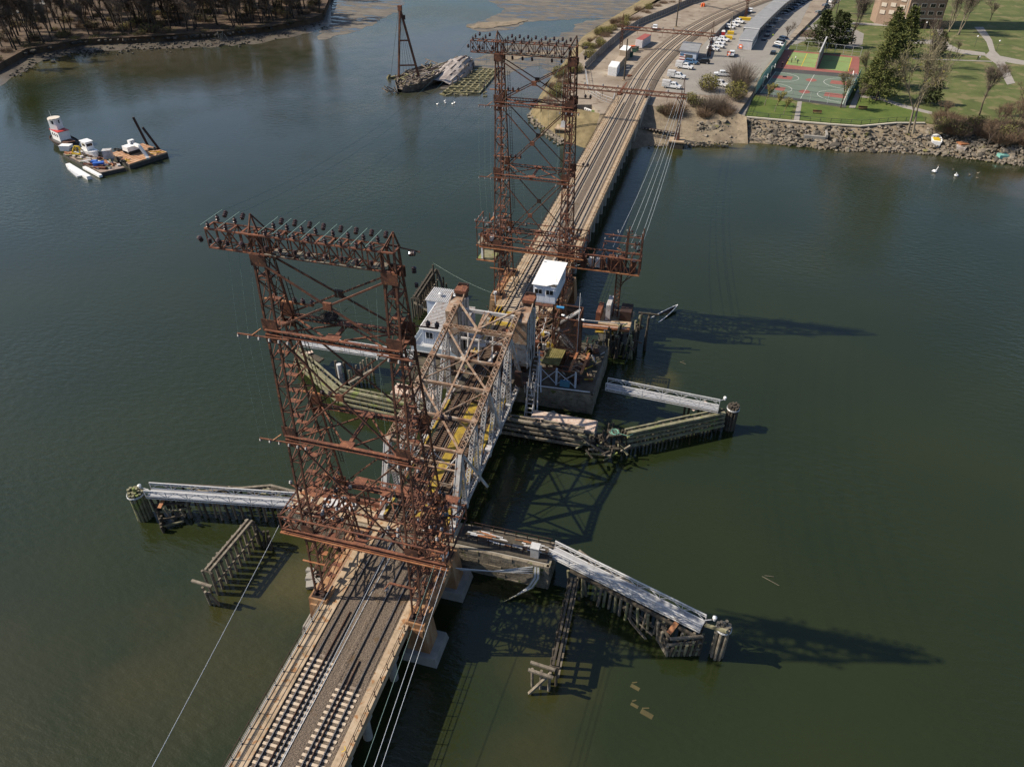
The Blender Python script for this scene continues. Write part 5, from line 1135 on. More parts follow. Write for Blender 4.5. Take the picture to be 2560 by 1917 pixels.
for A_, B_ in zip(rows[:-1], rows[1:]):
    for i in range(4): hull.quad(A_[i], A_[i + 1], B_[i + 1], B_[i])
    rim.beam(A_[0], B_[0], .1, .1); rim.beam(A_[4], B_[4], .1, .1)
hull.build('hull', M['timber_dark'], t); rim.build('gunwale', M['white'], t)
# tower 2: equipment platform reaching right to its own column, and the smaller one on the left
t = thing('equipment_platform', 'rusty equipment gantry reaching right from the far tower to its own lattice column', 'gantry', (13, 67, 8))
Y0 = 66.2
for y in (Y0, Y0 + 2.2):
    for z in (7.6, 10.4): MB().beam((6.2, y, z), (19.2, y, z), .24, .18).build('gantry_chord', M['rust_orange' if z < 8 else 'rust_red'], t)
    for k in range(9):
        x = 6.3 + k * 1.6; MB().beam((x, y, 7.6), (x, y, 10.4), .14, .12).build('gantry_post', M['rust'], t)
        if k < 8: MB().beam((x, y, 7.6 if k % 2 else 10.4), (x + 1.6, y, 10.4 if k % 2 else 7.6), .12, .1).build('gantry_brace', M['rust_red'], t)
for k in range(9): x = 6.3 + k * 1.6; MB().beam((x, Y0, 7.6), (x, Y0 + 2.2, 7.6), .14, .12).beam((x, Y0, 10.4), (x, Y0 + 2.2, 10.4), .12, .1).build('gantry_post', M['rust'], t)
MB().span((9.2, Y0 + .1, 7.65), (19, Y0 + 2.2, 7.75)).build('gantry_floor', M['timber_dark'], t)
for x in (9.0, 12.2): MB().span((x, Y0 + .3, 7.8), (x + 1.0, Y0 + 1.1, 9.7)).build('cabinet', M['rust'], t)
for x in (10.4, 11.6): MB().span((x, Y0 + .2, 8.1), (x + .8, Y0 + .9, 9.6)).build('cabinet', M['silver'], t)
MB().span((13.6, Y0 + .3, 7.8), (16.2, Y0 + 1.9, 10.0)).build('transformer', M['rust'], t)
MB().lathe((18.0, Y0 + .8, 7.8), [(.45, 0), (.45, 1.7), (.5, 1.75), (.5, 2.1), (.2, 2.2)], 12).build('tank', M['rust_red'], t); MB().lathe((18.0, Y0 + .8, 9.95), [(.46, 0), (.46, .08)], 12).build('tank_lid', M['alu'], t)
for x in (16.6, 19.0):
    for y in (Y0 + .1, Y0 + 2.2): MB().beam((x, y, 7.6), (x, y, 15.2), .2, .18).build('gantry_post', M['rust'], t)
for z in (11.6, 13.2, 14.4): MB().beam((12.8, Y0 + .1, z), (19.2, Y0 + .1, z), .14, .12).build('crossarm', M['rust_red'], t); MB().beam((19, Y0, z), (19, Y0 + 2.3, z), .12, .1).build('crossarm', M['rust'], t)
for k in range(34):
    x, y, z = R.uniform(12.6, 19), R.uniform(Y0, Y0 + 2.2), R.choice((11.7, 13.3, 14.5, 10.5)); piece('insulator', ME_INSG if k % 2 else ME_INS, (x, y, z), t, None, (.8, .8, .8))
    if k % 2 == 0: MB().box((x, y, z + R.uniform(-.6, .6)), (R.uniform(.3, 1.2), .1, .1), R.uniform(0, 3)).build('crossarm', M['rust_red'], t)
cx, cy = 15.7, 67.3
for dx in (-.42, .42):
    for dy in (-.42, .42): MB().beam((cx + dx, cy + dy, -1.4), (cx + dx, cy + dy, 7.6), .16, .14).build('column_post', M['rust'], t)
m = MB()
for k in range(11):
    z = -1.3 + k * .8
    for s in (-.42, .42): m.beam((cx - .42, cy + s, z), (cx + .42, cy + s, z + .8), .08, .05).beam((cx + .42, cy + s, z), (cx - .42, cy + s, z + .8), .08, .05).beam((cx + s, cy - .42, z), (cx + s, cy + .42, z + .8), .08, .05)
stuff(m.build('column_lacing', M['rust_red'], t))
MB().beam((16.2, 67.3, 5.2), (18.6, 67.3, 7.5), .12).beam((16.2, 67.3, 4.6), (17.6, 67.3, 7.5), .12).build('knee_brace', M['rust'], t)
t = thing('column_base', 'mossy concrete base with sheds and catwalk under the gantry column', 'concrete base', (15.5, 66, WZ))
MB().span((13.4, 64.4, WZ - 1), (18.6, 69.4, -1.9)).build('base_block', M['concrete_grey'], t); MB().span((13.2, 64.2, -1.9), (18.8, 69.6, -1.5)).build('base_cap', M['concrete'], t)
MB().span((14.2, 65.4, -1.5), (15.0, 69, 1.6)).build('panel', M['silver'], t); MB().span((12.6, 64.8, -1.5), (13.4, 68.6, .2)).build('panel', M['rust_red'], t); MB().span((16.6, 66, -1.5), (18.6, 69, .4)).build('panel', M['rust_dark'], t)
mm = MB()
for zz in (-.4, .5): mm.beam((9.6, 62.6, zz - .9), (18.4, 63.4, zz - .9), .1)
mm.build('handrail', M['white_metal'], t); MB().beam((9.2, 62.9, -1.7), (18.8, 63.7, -1.7), 1.2, .2).build('catwalk', M['rust_orange'], t); MB().beam((13.0, 62.6, -2.2), (16.6, 63.0, -2.2), 1.0, .16).build('catwalk', M['yellow'], t)
mm = MB()
for x in (14.6, 15.4): mm.beam((x, 62.2, WZ + .4), (x, 62.6, -1.7), .09)
for k in range(8): mm.beam((14.6, 62.3, WZ + .6 + k * .45), (15.4, 62.3, WZ + .6 + k * .45), .08)
mm.build('ladder', M['white_metal'], t)
t = thing('equipment_platform', 'small rusty equipment platform on the left leg of the far tower', 'gantry', (-8, 68, 9))
MB().span((-9.6, 66.6, 9.4), (-6.3, 70.6, 9.55)).build('gantry_floor', M['timber'], t)
for y in (66.6, 70.4): MB().beam((-9.7, y, 9.3), (-6.2, y, 9.3), .2, .16).beam((-9.7, y, 6.5), (-6.2, y, 6.5), .22, .18).build('gantry_chord', M['rust_orange'], t)
for x in (-9.5, -8.3):
    for y in (66.6, 70.4): MB().beam((x, y, 6.5), (x, y, 13.8), .14, .12).build('gantry_post', M['rust'], t)
for z in (12.6, 13.8): MB().beam((-9.8, 66.6, z), (-5.8, 66.6, z), .14, .12).beam((-9.6, 66.4, z), (-9.6, 70.8, z), .12, .1).build('crossarm', M['rust_red'], t)
for k in range(20): piece('insulator', ME_INSG, (R.uniform(-9.8, -6.2), R.uniform(66.4, 70.6), R.choice((12.7, 13.9))), t, None, (.8, .8, .8))
MB().span((-8.4, 67.6, 9.55), (-6.8, 69, 10.7)).build('cabinet', M['rust_red'], t); MB().span((-7.4, 67.2, 10.1), (-6.6, 68, 10.9)).build('cabinet', M['white_metal'], t); MB().span((-8.9, 66.9, 6.6), (-8.6, 67.2, 8.8)).build('panel', M['white'], t)
MB().span((-9.6, 66.8, 6.55), (-6.3, 70.4, 6.65)).build('gantry_floor', M['timber_green'], t)
# ------------------------------------------------------------------ work barges, tug and launch at the left
M['hull_dark'] = mat('dark_hull', [(.03, .03, .034), (.07, .065, .06)], 1, .6, extra=(1.5, (.16, .07, .03), .62))
M['deck_rust'] = mat('rusty_deck', [(.26, .12, .055), (.42, .235, .13), (.50, .33, .21)], .55, .85, extra=(1.1, (.5, .4, .3), .62))
M['deck_grey'] = mat('cluttered_deck', [(.14, .1, .08), (.26, .2, .165), (.36, .3, .26)], .7, .85)
def hull(parent, C, d, L_, Wd, z0, z1, bow=.35, name='hull', m='white', n=10, flare=.7):
    """a boat hull of length L_ heading along d from its stern C"""
    nn = V(-d.y, d.x, 0); rows = []; mb = MB()
    for k in range(n + 1):
        f = k / n; w = Wd / 2 * (1 if f < 1 - bow else math.sqrt(max(0, 1 - ((f - 1 + bow) / bow) ** 2))) + .02
        w *= .86 + .14 * min(1, f * 4); c = C + d * (L_ * f); up = (z1 - z0) * .22 * max(0, (f - .5) / .5) ** 2
        rows.append([V(c.x, c.y, z1 + up) - nn * w, V(c.x, c.y, z0) - nn * w * flare, V(c.x, c.y, z0) + nn * w * flare, V(c.x, c.y, z1 + up) + nn * w])
    for a, b in zip(rows[:-1], rows[1:]):
        for i in range(3): mb.quad(a[i], b[i], b[i + 1], a[i + 1])
        mb.quad(a[3], b[3], b[0] - V(0, 0, .12), a[0] - V(0, 0, .12))
    mb.quad(rows[0][0], rows[0][1], rows[0][2], rows[0][3])
    return mb.build(name, M[m], parent), rows
def barge(label, pts, ztop, deck, m):
    t = thing('barge', label, 'barge', tuple(sum(pts, Vector()) / 4), 'work barges moored together')
    MB().prism([(p.x, p.y) for p in pts], WZ - .5, ztop - .08).build('hull', M[m], t)
    c = sum(pts, Vector()) / 4; MB().prism([((p.x - c.x) * .985 + c.x, (p.y - c.y) * .985 + c.y) for p in pts], ztop - .08, ztop).build('deck', M[deck], t); return t
z = -4.35
B1 = [at(p[0], p[1], z) for p in ((157, 384), (252, 432), (313, 419), (225, 370))]
b1 = barge('low cluttered work barge lying alongside the tug', B1, z, 'deck_grey', 'hull_dark')
z2 = -3.9
B2 = [at(p[0], p[1], z2) for p in ((276, 383), (322, 411), (418, 380), (357, 358))]
b2 = barge('rust decked work barge carrying the white excavator and two raked spuds', B2, z2, 'deck_rust', 'hull_dark')
e = (B2[1] - B2[2]).normalized(); 
for k in range(9): p = B2[0].lerp(B2[1], .1 + .1 * k); q = B2[3].lerp(B2[2], .1 + .1 * k); MB().beam(p, q, .12, .05).build('deck_seam', M['rust_dark'], b2)
m = MB(); m.beam(B2[1] - V(0, 0, .3), B2[2] - V(0, 0, .3), .25, .3); m.build('rubbing_strip', M['timber'], b2)
for (px, py, tx, ty, lab) in ((371, 361, 359, 326, 'tall raked brown steel spud, nearer the excavator'), (404, 373, 383, 342, 'shorter raked brown steel spud at the outer corner of the rust decked barge')):
    p = at(px, py, z2); d = V(-2.6, -1.0, 0) if px < 380 else V(-4.3, -2, 0)
    t = MB().beam(p - V(0, 0, 1.5), p + d * .7 + V(0, 0, 7.6 if px < 380 else 6.2), .55, .5); tag(t.build('spud', M['rust_dark']), lab, 'spud', 'spuds of the work barge')
# white excavator
p = at(334, 381, z2); dx = (B2[2] - B2[1]).normalized(); dy = V(-dx.y, dx.x, 0)
t = thing('excavator', 'white excavator with its long arm laid down on the rust decked barge', 'excavator', tuple(p))
ang = math.atan2(dx.y, dx.x)
for s in (-1, 1):
    c = p + dy * (1.1 * s) + V(0, 0, .5); mb = MB(); mb.box(c, (3.6, .6, .7), ang)
    for e_ in (-1, 1): q = c + dx * (1.8 * e_); mb.cyl(q - dy * .3, q + dy * .3, .42, .42, 10)
    mb.build('track', M['black'], t)
MB().box(p + V(0, 0, 1.5) - dx * .4, (3.4, 2.6, 1.2), ang).build('body', M['white'], t); MB().box(p + V(0, 0, 2.3) + dx * .6 + dy * .8, (1.5, 1.1, 1.6), ang).build('cab', M['white'], t)
MB().box(p + V(0, 0, 2.5) + dx * .8 + dy * .3, (1.2, .1, 1.0), ang).box(p + V(0, 0, 2.5) + dx * 1.36 + dy * .8, (.1, .9, 1.0), ang).build('window', M['glass'], t)
a0 = p + V(0, 0, 2.0) + dx * .8 - dy * .3; a1 = at(368, 392, z2 + .4); a2 = at(349, 366, z2 + 3.2)
MB().beam(a0, a2, .6, .8).beam(a2, a1, .55, .7).build('arm', M['white'], t); MB().beam(a1, a1 + V(.6, -.6, -.3), .8, .6).build('bucket', M['white_metal'], t)
for px, py, w_ in ((376, 374, 'left of the pair near the outer spud'), (388, 373, 'right of the pair near the outer spud'), (298, 376, 'second from the left along the back edge'), (290, 375, 'leftmost along the back edge'), (307, 404, 'alone near the front left corner')):
    q = at(px, py, z2 + .1); m = MB(); m.tube([V(q.x + .6 * math.cos(i * .7), q.y + .6 * math.sin(i * .7), q.z + .15) for i in range(10)], .2, 6)
    tag(m.build('tyre_fender', M['black']), 'black tyre lying on the rust decked barge, %s' % w_, 'tyre', 'tyres on the rust decked barge')
for k in range(10): q = at(R.uniform(312, 326), R.uniform(397, 404), z2 + .1) if k < 4 else at(R.uniform(380, 402), R.uniform(378, 386), z2 + .1); MB().box(q, (R.uniform(1, 3), .15, .12), R.uniform(0, 3)).build('loose_plank', M[R.choice(('timber', 'yellow_paint', 'rust_orange'))], b2)
# tug
st, bo = at(158, 386, WZ), at(137, 352, WZ); d = (bo - st); L_ = 14.5; C = at(183, 372, WZ); d = (at(141, 352, WZ) - C); L_ = d.length; d.normalize(); nn = V(-d.y, d.x, 0); hd = math.atan2(d.y, d.x)
t = thing('tugboat', 'small black hulled tugboat with white two storey deckhouse, moored at the barge', 'tugboat', tuple(C))
h_, rows = hull(t, C, d, L_, 5.2, WZ - .3, WZ + 1.5, .4, 'hull', 'hull_dark')
m = MB()
for a, b in zip(rows[:-1], rows[1:]): m.beam(a[0] + V(0, 0, .1), b[0] + V(0, 0, .1), .2, .3).beam(a[3] + V(0, 0, .1), b[3] + V(0, 0, .1), .2, .3)
m.build('bulwark', M['rust_dark'], t)
q = C + d * (L_ * .52); MB().box(V(q.x, q.y, WZ + 2.9), (5.0, 3.0, 2.7), hd).build('deckhouse', M['white'], t)
MB().box(V(q.x, q.y, WZ + 4.3), (5.2, 3.2, .16), hd).build('deckhouse_trim', mat('red_trim', [(.45, .03, .03)], rough=.5), t)
q2 = q + d * .9; MB().frustum((q2.x, q2.y, WZ + 4.4), (2.6, 2.4), (q2.x, q2.y, WZ + 7.2), (2.4, 2.3)).build('wheelhouse', M['white'], t)
MB().cyl((q2.x, q2.y, WZ + 7.2), (q2.x, q2.y, WZ + 7.5), 1.75, 1.65, 12).build('wheelhouse_roof', mat('cream_roof', [(.62, .55, .47)], rough=.6), t)
for a in range(8): r_ = a * PI / 4 + .2; MB().box((q2.x + 1.2 * math.cos(r_), q2.y + 1.16 * math.sin(r_), WZ + 6.4), (.16, .62, .85), r_).build('window', M['glass'], t)
for e_ in (-1.4, 0, 1.4):
    for s in (-1, 1): w_ = q + d * e_ + nn * (1.5 * s); MB().box(V(w_.x, w_.y, WZ + 3.2), (.6, .12, .8), hd).build('window', M['glass'], t)
MB().cyl((q2.x - .6, q2.y, WZ + 7.5), (q2.x - .8, q2.y, WZ + 9.3), .05, .03, 5).build('mast', M['white'], t)
q = C + d * 1.6; MB().box(V(q.x, q.y, WZ + 1.7), (3, 2.6, .4), hd).build('aft_deck', M['rust'], t)
# launch standing on the barge
C = at(219, 380, z + .4); d = (at(243, 382, z) - at(219, 372, z)); d.z = 0; d.normalize(); nn = V(-d.y, d.x, 0); hd = math.atan2(d.y, d.x)
t = thing('launch', 'white cabin launch set down on the cluttered barge', 'boat', tuple(C)); hull(t, C - d * 1.5, d, 7.0, 2.6, z + .2, z + 1.5, .5, 'hull', 'white')
q = C + d * 1.3; MB().box(V(q.x, q.y, z + 2.6), (2.6, 2.0, 2.2), hd).build('cabin', M['white'], t); MB().box(V(q.x, q.y, z + 3.75), (3.2, 2.3, .16), hd).build('cabin_roof', M['white'], t)
for s in (-1, 1): w_ = q + nn * (1.0 * s); MB().box(V(w_.x, w_.y, z + 2.9), (1.6, .08, .7), hd).build('window', M['glass'], t)
MB().box(V(*(q + d * 1.3)[:2], z + 2.9), (.08, 1.5, .7), hd).build('window', M['glass'], t); MB().box(V(*(q - d * 1.3)[:2], z + 2.3), (.08, .8, 1.5), hd).build('door', M['glass'], t)
# deck cargo
cargo = [('container', 'silver grey machine box standing at the inner edge of the barge', 'silver', 274, 399, (2.2, 1.8, 2.6), .5), ('crate', 'small white crate beside the tug stern', 'white', 168, 375, (3, 2, 1.3), .2), ('barrel_crate', 'blue tub at the front of the cluttered barge', 'blue', 249, 417, (2.6, 1.3, 1.1), .6), ('barrel_crate', 'blue drum rack behind the blue tub', 'blue', 238, 411, (1.4, 1.2, .9), .2)]
M['blue'] = mat('blue_plastic', [(.02, .10, .42)], rough=.4); M['cargo_yellow'] = mat('yellow_frame', [(.55, .38, .02)], rough=.5)
for nm, lab, mk_, px, py, dim, rz in cargo:
    q = at(px, py, z); t = thing(nm, lab, 'crate' if nm != 'container' else 'machine box', tuple(q)); MB().box(q + V(0, 0, dim[2] / 2), dim, rz).build('box', M[mk_], t); MB().box(q + V(0, 0, dim[2] + .06), (dim[0] + .1, dim[1] + .1, .12), rz).build('lid', M[mk_], t)
q = at(197, 386, z); t = thing('yellow_frame', 'yellow steel frame standing among the clutter on the barge', 'steel frame', tuple(q))
for a, b in (((-1.5, -1, 0), (-.6, 0, 2.2)), ((1.5, -1, 0), (.9, 0, 2.2)), ((-.6, 0, 2.2), (.9, 0, 2.2)), ((-1.5, 1, 0), (-.6, 0, 2.2)), ((1.5, 1, 0), (.9, 0, 2.2)), ((-1.5, -1, .5), (1.5, -1, .5))): MB().beam(q + Vector(a), q + Vector(b), .3).build('frame_bar', M['cargo_yellow'], t)
jm = ('rust', 'timber', 'timber_dark', 'rust_orange', 'white_metal', 'silver', 'timber_green', 'rust_red')
for k in range(70):
    u, v = R.uniform(.06, .94), R.uniform(.08, .92); p = B1[0].lerp(B1[1], u).lerp(B1[3].lerp(B1[2], u), v)
    MB().box(V(p.x, p.y, z + R.uniform(.1, .5)), (R.uniform(.6, 3.6), R.uniform(.15, .8), R.uniform(.1, .6)), R.uniform(-.8, .8)).build('scrap', M[R.choice(jm)], b1)
for k in range(12): p = at(R.uniform(176, 208), R.uniform(366, 378), z + .3); MB().box(p, (R.uniform(.6, 2), R.uniform(.5, 1.4), R.uniform(.4, 1)), R.uniform(0, 3)).build('scrap', M['black'], b1)
A, Bq = at(170, 413, WZ + .4), at(223, 445, WZ + .4)
t = thing('float_pontoon', 'slim white pontoon float with a small raft, adrift beside the barge', 'pontoon', tuple(A)); MB().beam(A, Bq, 1.1, .9).build('float', M['white'], t); MB().beam(A + V(1.5, -1.2, -.3), A.lerp(Bq, .7) + V(0, -1.3, -.3), 1.2, .5).build('raft', M['alu'], t)
A, Bq = at(211, 419, WZ + .5), at(252, 441, WZ + .5); tag(MB().beam(A, Bq, .9, .6).build('float_pontoon', M['white']), 'white boom float lying along the low barge', 'pontoon')
M['drowned'] = mat('drowned_wood', [(.05, .042, .014), (.085, .07, .025)], 1.2, .6)
# ------------------------------------------------------------------ sunken wreck with an A frame
WX = mat('rotten_wood', [(.05, .04, .034), (.13, .105, .085), (.24, .2, .165)], .9, .95, bump=.5, bscale=3); M['wreck'] = WX
M['bleached'] = mat('bleached_wood', [(.14, .115, .10), (.32, .28, .26), (.46, .42, .40)], .45, .9, bump=.6, bscale=2, stretch=(2.2, .6, 1))
M['weed_timber'] = mat('weedy_timber', [(.10, .09, .045), (.21, .19, .10), (.28, .25, .15)], .8, .95)
def rows_hull(parent, cl, ws, zs, mk_, name, zk=WZ - .3):
    mb = MB(); rows = []
    for i, (c, w, zt) in enumerate(zip(cl, ws, zs)):
        a = cl[min(i + 1, len(cl) - 1)] - cl[max(i - 1, 0)]; a.z = 0; a.normalize(); nn = V(-a.y, a.x, 0)
        rows.append([V(c.x, c.y, zt + R.uniform(-.3, .3)) - nn * w, V(c.x, c.y, zk) - nn * w * .75, V(c.x, c.y, zk) + nn * w * .75, V(c.x, c.y, zt + R.uniform(-.3, .3)) + nn * w])
    for p, q in zip(rows[:-1], rows[1:]):
        mb.quad(p[0], p[1], q[1], q[0]); mb.quad(p[2], p[3], q[3], q[2]); mb.quad(p[1], p[2], q[2], q[1])
        mb.quad(p[0] + V(0, 0, -.9), q[0] + V(0, 0, -.9), q[3] + V(0, 0, -.9), p[3] + V(0, 0, -.9))
    mb.build(name, M[mk_], parent); return rows
t = thing('wrecked_hulk', 'rotting wooden hulk full of broken timbers, under the rusty A frame', 'shipwreck', (-78, 208, WZ))
cl = [at(1000 + 112 * f, 232 - 52 * f, WZ) for f in (0, .12, .3, .5, .75, 1)]
rr_ = rows_hull(t, cl, [1.2, 4.0, 5.6, 6.0, 6.0, 5.5], [-3.3, -2.6, -2.2, -2.0, -2.2, -2.6], 'wreck', 'hull')
for k in range(110):
    f = R.random(); c = at(1000 + 112 * f, 232 - 52 * f, WZ); w = 5.2 * min(1, .25 + f * 3); p = V(c.x + R.uniform(-w, w), c.y + R.uniform(-w, w) * .7, R.uniform(-3.6, -1.4)); a = R.uniform(.7, 1.9) if R.random() < .7 else R.uniform(0, 6); l = R.uniform(1.2, 6)
    MB().beam(p, p + V(math.cos(a) * l, math.sin(a) * l, R.uniform(-.8, .8)), R.uniform(.2, .45), R.uniform(.15, .4)).build('broken_timber', M[R.choice(('wreck', 'wreck', 'bleached', 'weed_timber', 'rust_dark'))], t)
for k in range(10): c = at(978 + R.uniform(-14, 30), 232 + R.uniform(-6, 8), WZ); MB().beam(c, c + V(R.uniform(-3.5, -.5), R.uniform(-2, 2), R.uniform(.4, 2)), .3).build('broken_timber', M['wreck'], t)
t = thing('wrecked_hulk', 'bleached overturned wooden hull with peeling planks, lying beside the hulk', 'shipwreck', (-70, 230, WZ))
mb = MB(); a0, a1 = at(1092, 214, WZ), at(1170, 165, WZ); ax = (a1 - a0); L_ = ax.length; ax.normalize(); nn = V(-ax.y, ax.x, 0); NS, NK = 12, 9; g = []
for k in range(NS + 1):
    f = k / NS; w = 6.4 * (.45 + .55 * math.sin(PI * min(1, f * .8 + .22))); hgt_ = 1.2 + 3.4 * math.sin(PI * min(.62, f * .62 + .05))
    if f > .9: hgt_ *= .8
    g.append([a0 + ax * (L_ * f) + nn * (w * math.cos(PI * j / NK)) + V(0, 0, hgt_ * math.sin(PI * j / NK) ** .8 + R.uniform(-.2, .2)) for j in range(NK + 1)])
for p, q in zip(g[:-1], g[1:]):
    for j in range(NK): mb.quad(p[j], q[j], q[j + 1], p[j + 1])
mb.add(g[-1], [tuple(range(NK + 1))]); mb.build('hull', M['bleached'], t)
for k in range(46):
    i, j = R.randrange(NS), R.randrange(1, NK); p, q = g[i][j] + V(0, 0, .12), g[min(NS, i + R.randint(1, 3))][j] + V(0, 0, R.uniform(.05, .4)); MB().beam(p, q, R.uniform(.3, .7), .12).build('hull_plank', M[R.choice(('bleached', 'bleached', 'wreck', 'rust_dark'))], t)
for k in range(16): p = at(R.uniform(1160, 1184), R.uniform(158, 200), WZ); MB().beam(p, p + V(R.uniform(-.6, .6), R.uniform(-.3, .3), R.uniform(1.5, 4)), .35, .3).build('broken_timber', M['wreck'], t)
t = thing('wreck_grid', 'weed covered skeleton of crossed barge timbers lying on the mud beside the bleached hull', 'shipwreck', (-60, 218, WZ))
c00, c10, c01, c11 = at(1108, 235, WZ), at(1198, 236, WZ), at(1185, 176, WZ), at(1248, 178, WZ)
for k in range(13): f = k / 12; p, q = c00.lerp(c01, f), c10.lerp(c11, f); MB().beam(p + V(0, 0, R.uniform(.4, .9)), q + V(0, 0, R.uniform(.3, .8)), .5, .45).build('cross_timber', M['weed_timber'], t)
for k in range(6): f = k / 5; p, q = c00.lerp(c10, f), c01.lerp(c11, f); MB().beam(p + V(0, 0, .3), q + V(0, 0, .4), .55, .5).build('long_timber', M['weed_timber'], t)
for k in range(24): f = R.random(); p = (c00 if k % 2 else c10).lerp(c01 if k % 2 else c11, f); MB().beam(p, p + V(R.uniform(-.5, .5), R.uniform(-.3, .3), R.uniform(1, 2.4)), .32, .3).build('frame_rib', M['wreck'], t)
for k in range(16): p = c00.lerp(c10, R.random()) + V(R.uniform(-2, 3), R.uniform(-3, 1.5), .15); MB().beam(p, p + V(R.uniform(-2.5, 2.5), R.uniform(-1, 2.5), R.uniform(0, .5)), .35, .3).build('broken_timber', M['weed_timber'], t)
t = thing('a_frame', 'tall rusty steel A frame crane mast rising from the wreck', 'crane mast', (-80, 207, WZ))
l, r_, top = V(-83.9, 206.3, WZ + .8), V(-76.6, 209.0, WZ + .8), V(-82.7, 210, 19.2)
MB().beam(l, top, .62, .6).build('mast_leg', M['rust'], t); MB().beam(r_, top, .62, .6).build('mast_leg', M['rust'], t)
for f in (.25, .58): MB().beam(l.lerp(top, f), r_.lerp(top, f), .4, .45).build('mast_strut', M['rust_red'], t)
MB().box(top, (1.3, 1, 1.6)).build('mast_head', M['rust_red'], t); MB().box(top + V(1.2, 0, -2.8), (1.0, .8, 1.3), .4).build('pulley', M['rust_dark'], t)
for k in range(4): MB().tube([top - V(0, .3, 1.0), V(-82.5 + 1.4 * k, 208, WZ + 1.5)], .05, 4).build('guy_wire', M['wire_dark'], t)
MB().tube([top - V(.4, 0, 0), V(-86.6, 204.5, WZ + .3)], .06, 4).build('guy_wire', M['wire_dark'], t)
t = MB().beam(at(968, 196, WZ + .2), at(1004, 190, WZ + .3), .9, .7).beam(at(970, 196, WZ), at(974, 188, WZ + 1.4), .9, .5); tag(t.build('driftwood', M['weed_timber']), 'weedy floating log left of the rusty A frame', 'driftwood')
# gulls and swans on the water, floating twigs
def bird(p, s, lab, grp, m='white'):
    mb = MB(); a = R.uniform(0, 6.28); mb.lathe(p, [(.02, -.02 * s), (.32 * s, .05 * s), (.42 * s, .22 * s), (.25 * s, .42 * s), (.03, .48 * s)], 8); mb.cyl(p + V(.3 * s * math.cos(a), .3 * s * math.sin(a), .3 * s), p + V(.5 * s * math.cos(a), .5 * s * math.sin(a), .85 * s), .08 * s, .06 * s, 6); mb.lathe(p + V(.54 * s * math.cos(a), .54 * s * math.sin(a), .8 * s), [(.02, 0), (.1 * s, .06 * s), (.02, .18 * s)], 6)
    mb.cyl(p + V(-.3 * s * math.cos(a), -.3 * s * math.sin(a), .2 * s), p + V(-.62 * s * math.cos(a), -.62 * s * math.sin(a), .3 * s), .2 * s, .03, 6); tag(mb.build('bird', M[m]), lab, 'bird', grp)
bird(at(2335, 431), 1.5, 'white swan floating upright off the far right shore', 'swans off the right shore'); bird(at(2390, 441), 1.3, 'white swan floating low, right of the other swan', 'swans off the right shore')
for (p, w_) in zip(((2424, 438), (2445, 434), (2442, 446), (2383, 425), (2346, 416)), ('just right of the lower swan', 'farthest right', 'nearest the viewer', 'behind the lower swan', 'behind the left swan')): bird(at(*p), .6, 'small duck on the water, %s' % w_, 'ducks near the swans', 'timber')
for (p, w_) in zip(((1094, 262), (1112, 255), (1114, 259), (1132, 261), (1137, 258)), ('leftmost', 'second from the left', 'middle', 'second from the right', 'rightmost')): bird(at(*p), .8, 'white gull on the water in front of the wreck, %s of five' % w_, 'gulls by the wreck')
for (x, y, l, w_) in ((1905, 1440, 2.0, 'in the open water right of the near gangway'), (1700, 904, 1.0, 'between the two shadows right of the far pier')):
    p = at(x, y, WZ + .04); tag(MB().beam(p, p + V(l, -l * .45, .02), .05, .04).beam(p + V(.3, .2, 0), p + V(l * .7, .3, .02), .04, .04).build('floating_twig', M['timber']), 'pale twig floating %s' % w_, 'driftwood', 'floating twigs')
for (x, y, l) in ((870, 1640, 5), (725, 1620, 6), (860, 1500, 4)): 
    p = at(x - 30, y, WZ + .01)
for p, sz, w_ in (((1577, 1712), .6, 'upper'), ((1577, 1758), .5, 'middle'), ((1602, 1776), .8, 'lowest')):
    q = at(*p, WZ - .02); tag(MB().beam(q, q + V(sz * 1.6, -sz * .5, .02), sz * .7, .06).beam(q + V(.1, .3, 0), q + V(sz, .5, .02), .14, .1).build('debris', M['drowned']), '%s of three drowned brown boards below the right trestle' % w_, 'debris', 'floating debris below the right trestle')
# slabs of rubble at the left foot of the near pier
for k, w_ in enumerate(('topmost', 'second from the top', 'middle', 'second from the bottom', 'lowest')):
    p = at(R.uniform(768, 796), 1425 + k * 9, WZ + .4); m = MB(); m.box(p, (R.uniform(.8, 1.7), R.uniform(.5, 1), R.uniform(.3, .6)), 0, Matrix.Rotation(R.uniform(-.7, .7), 3, 'X') @ Matrix.Rotation(R.uniform(0, 3), 3, 'Z')); tag(m.build('rubble_block', M['concrete_grey']), 'pale broken slab at the near tower\'s left foot, %s in its heap' % w_, 'rubble', 'broken slabs at the near tower')
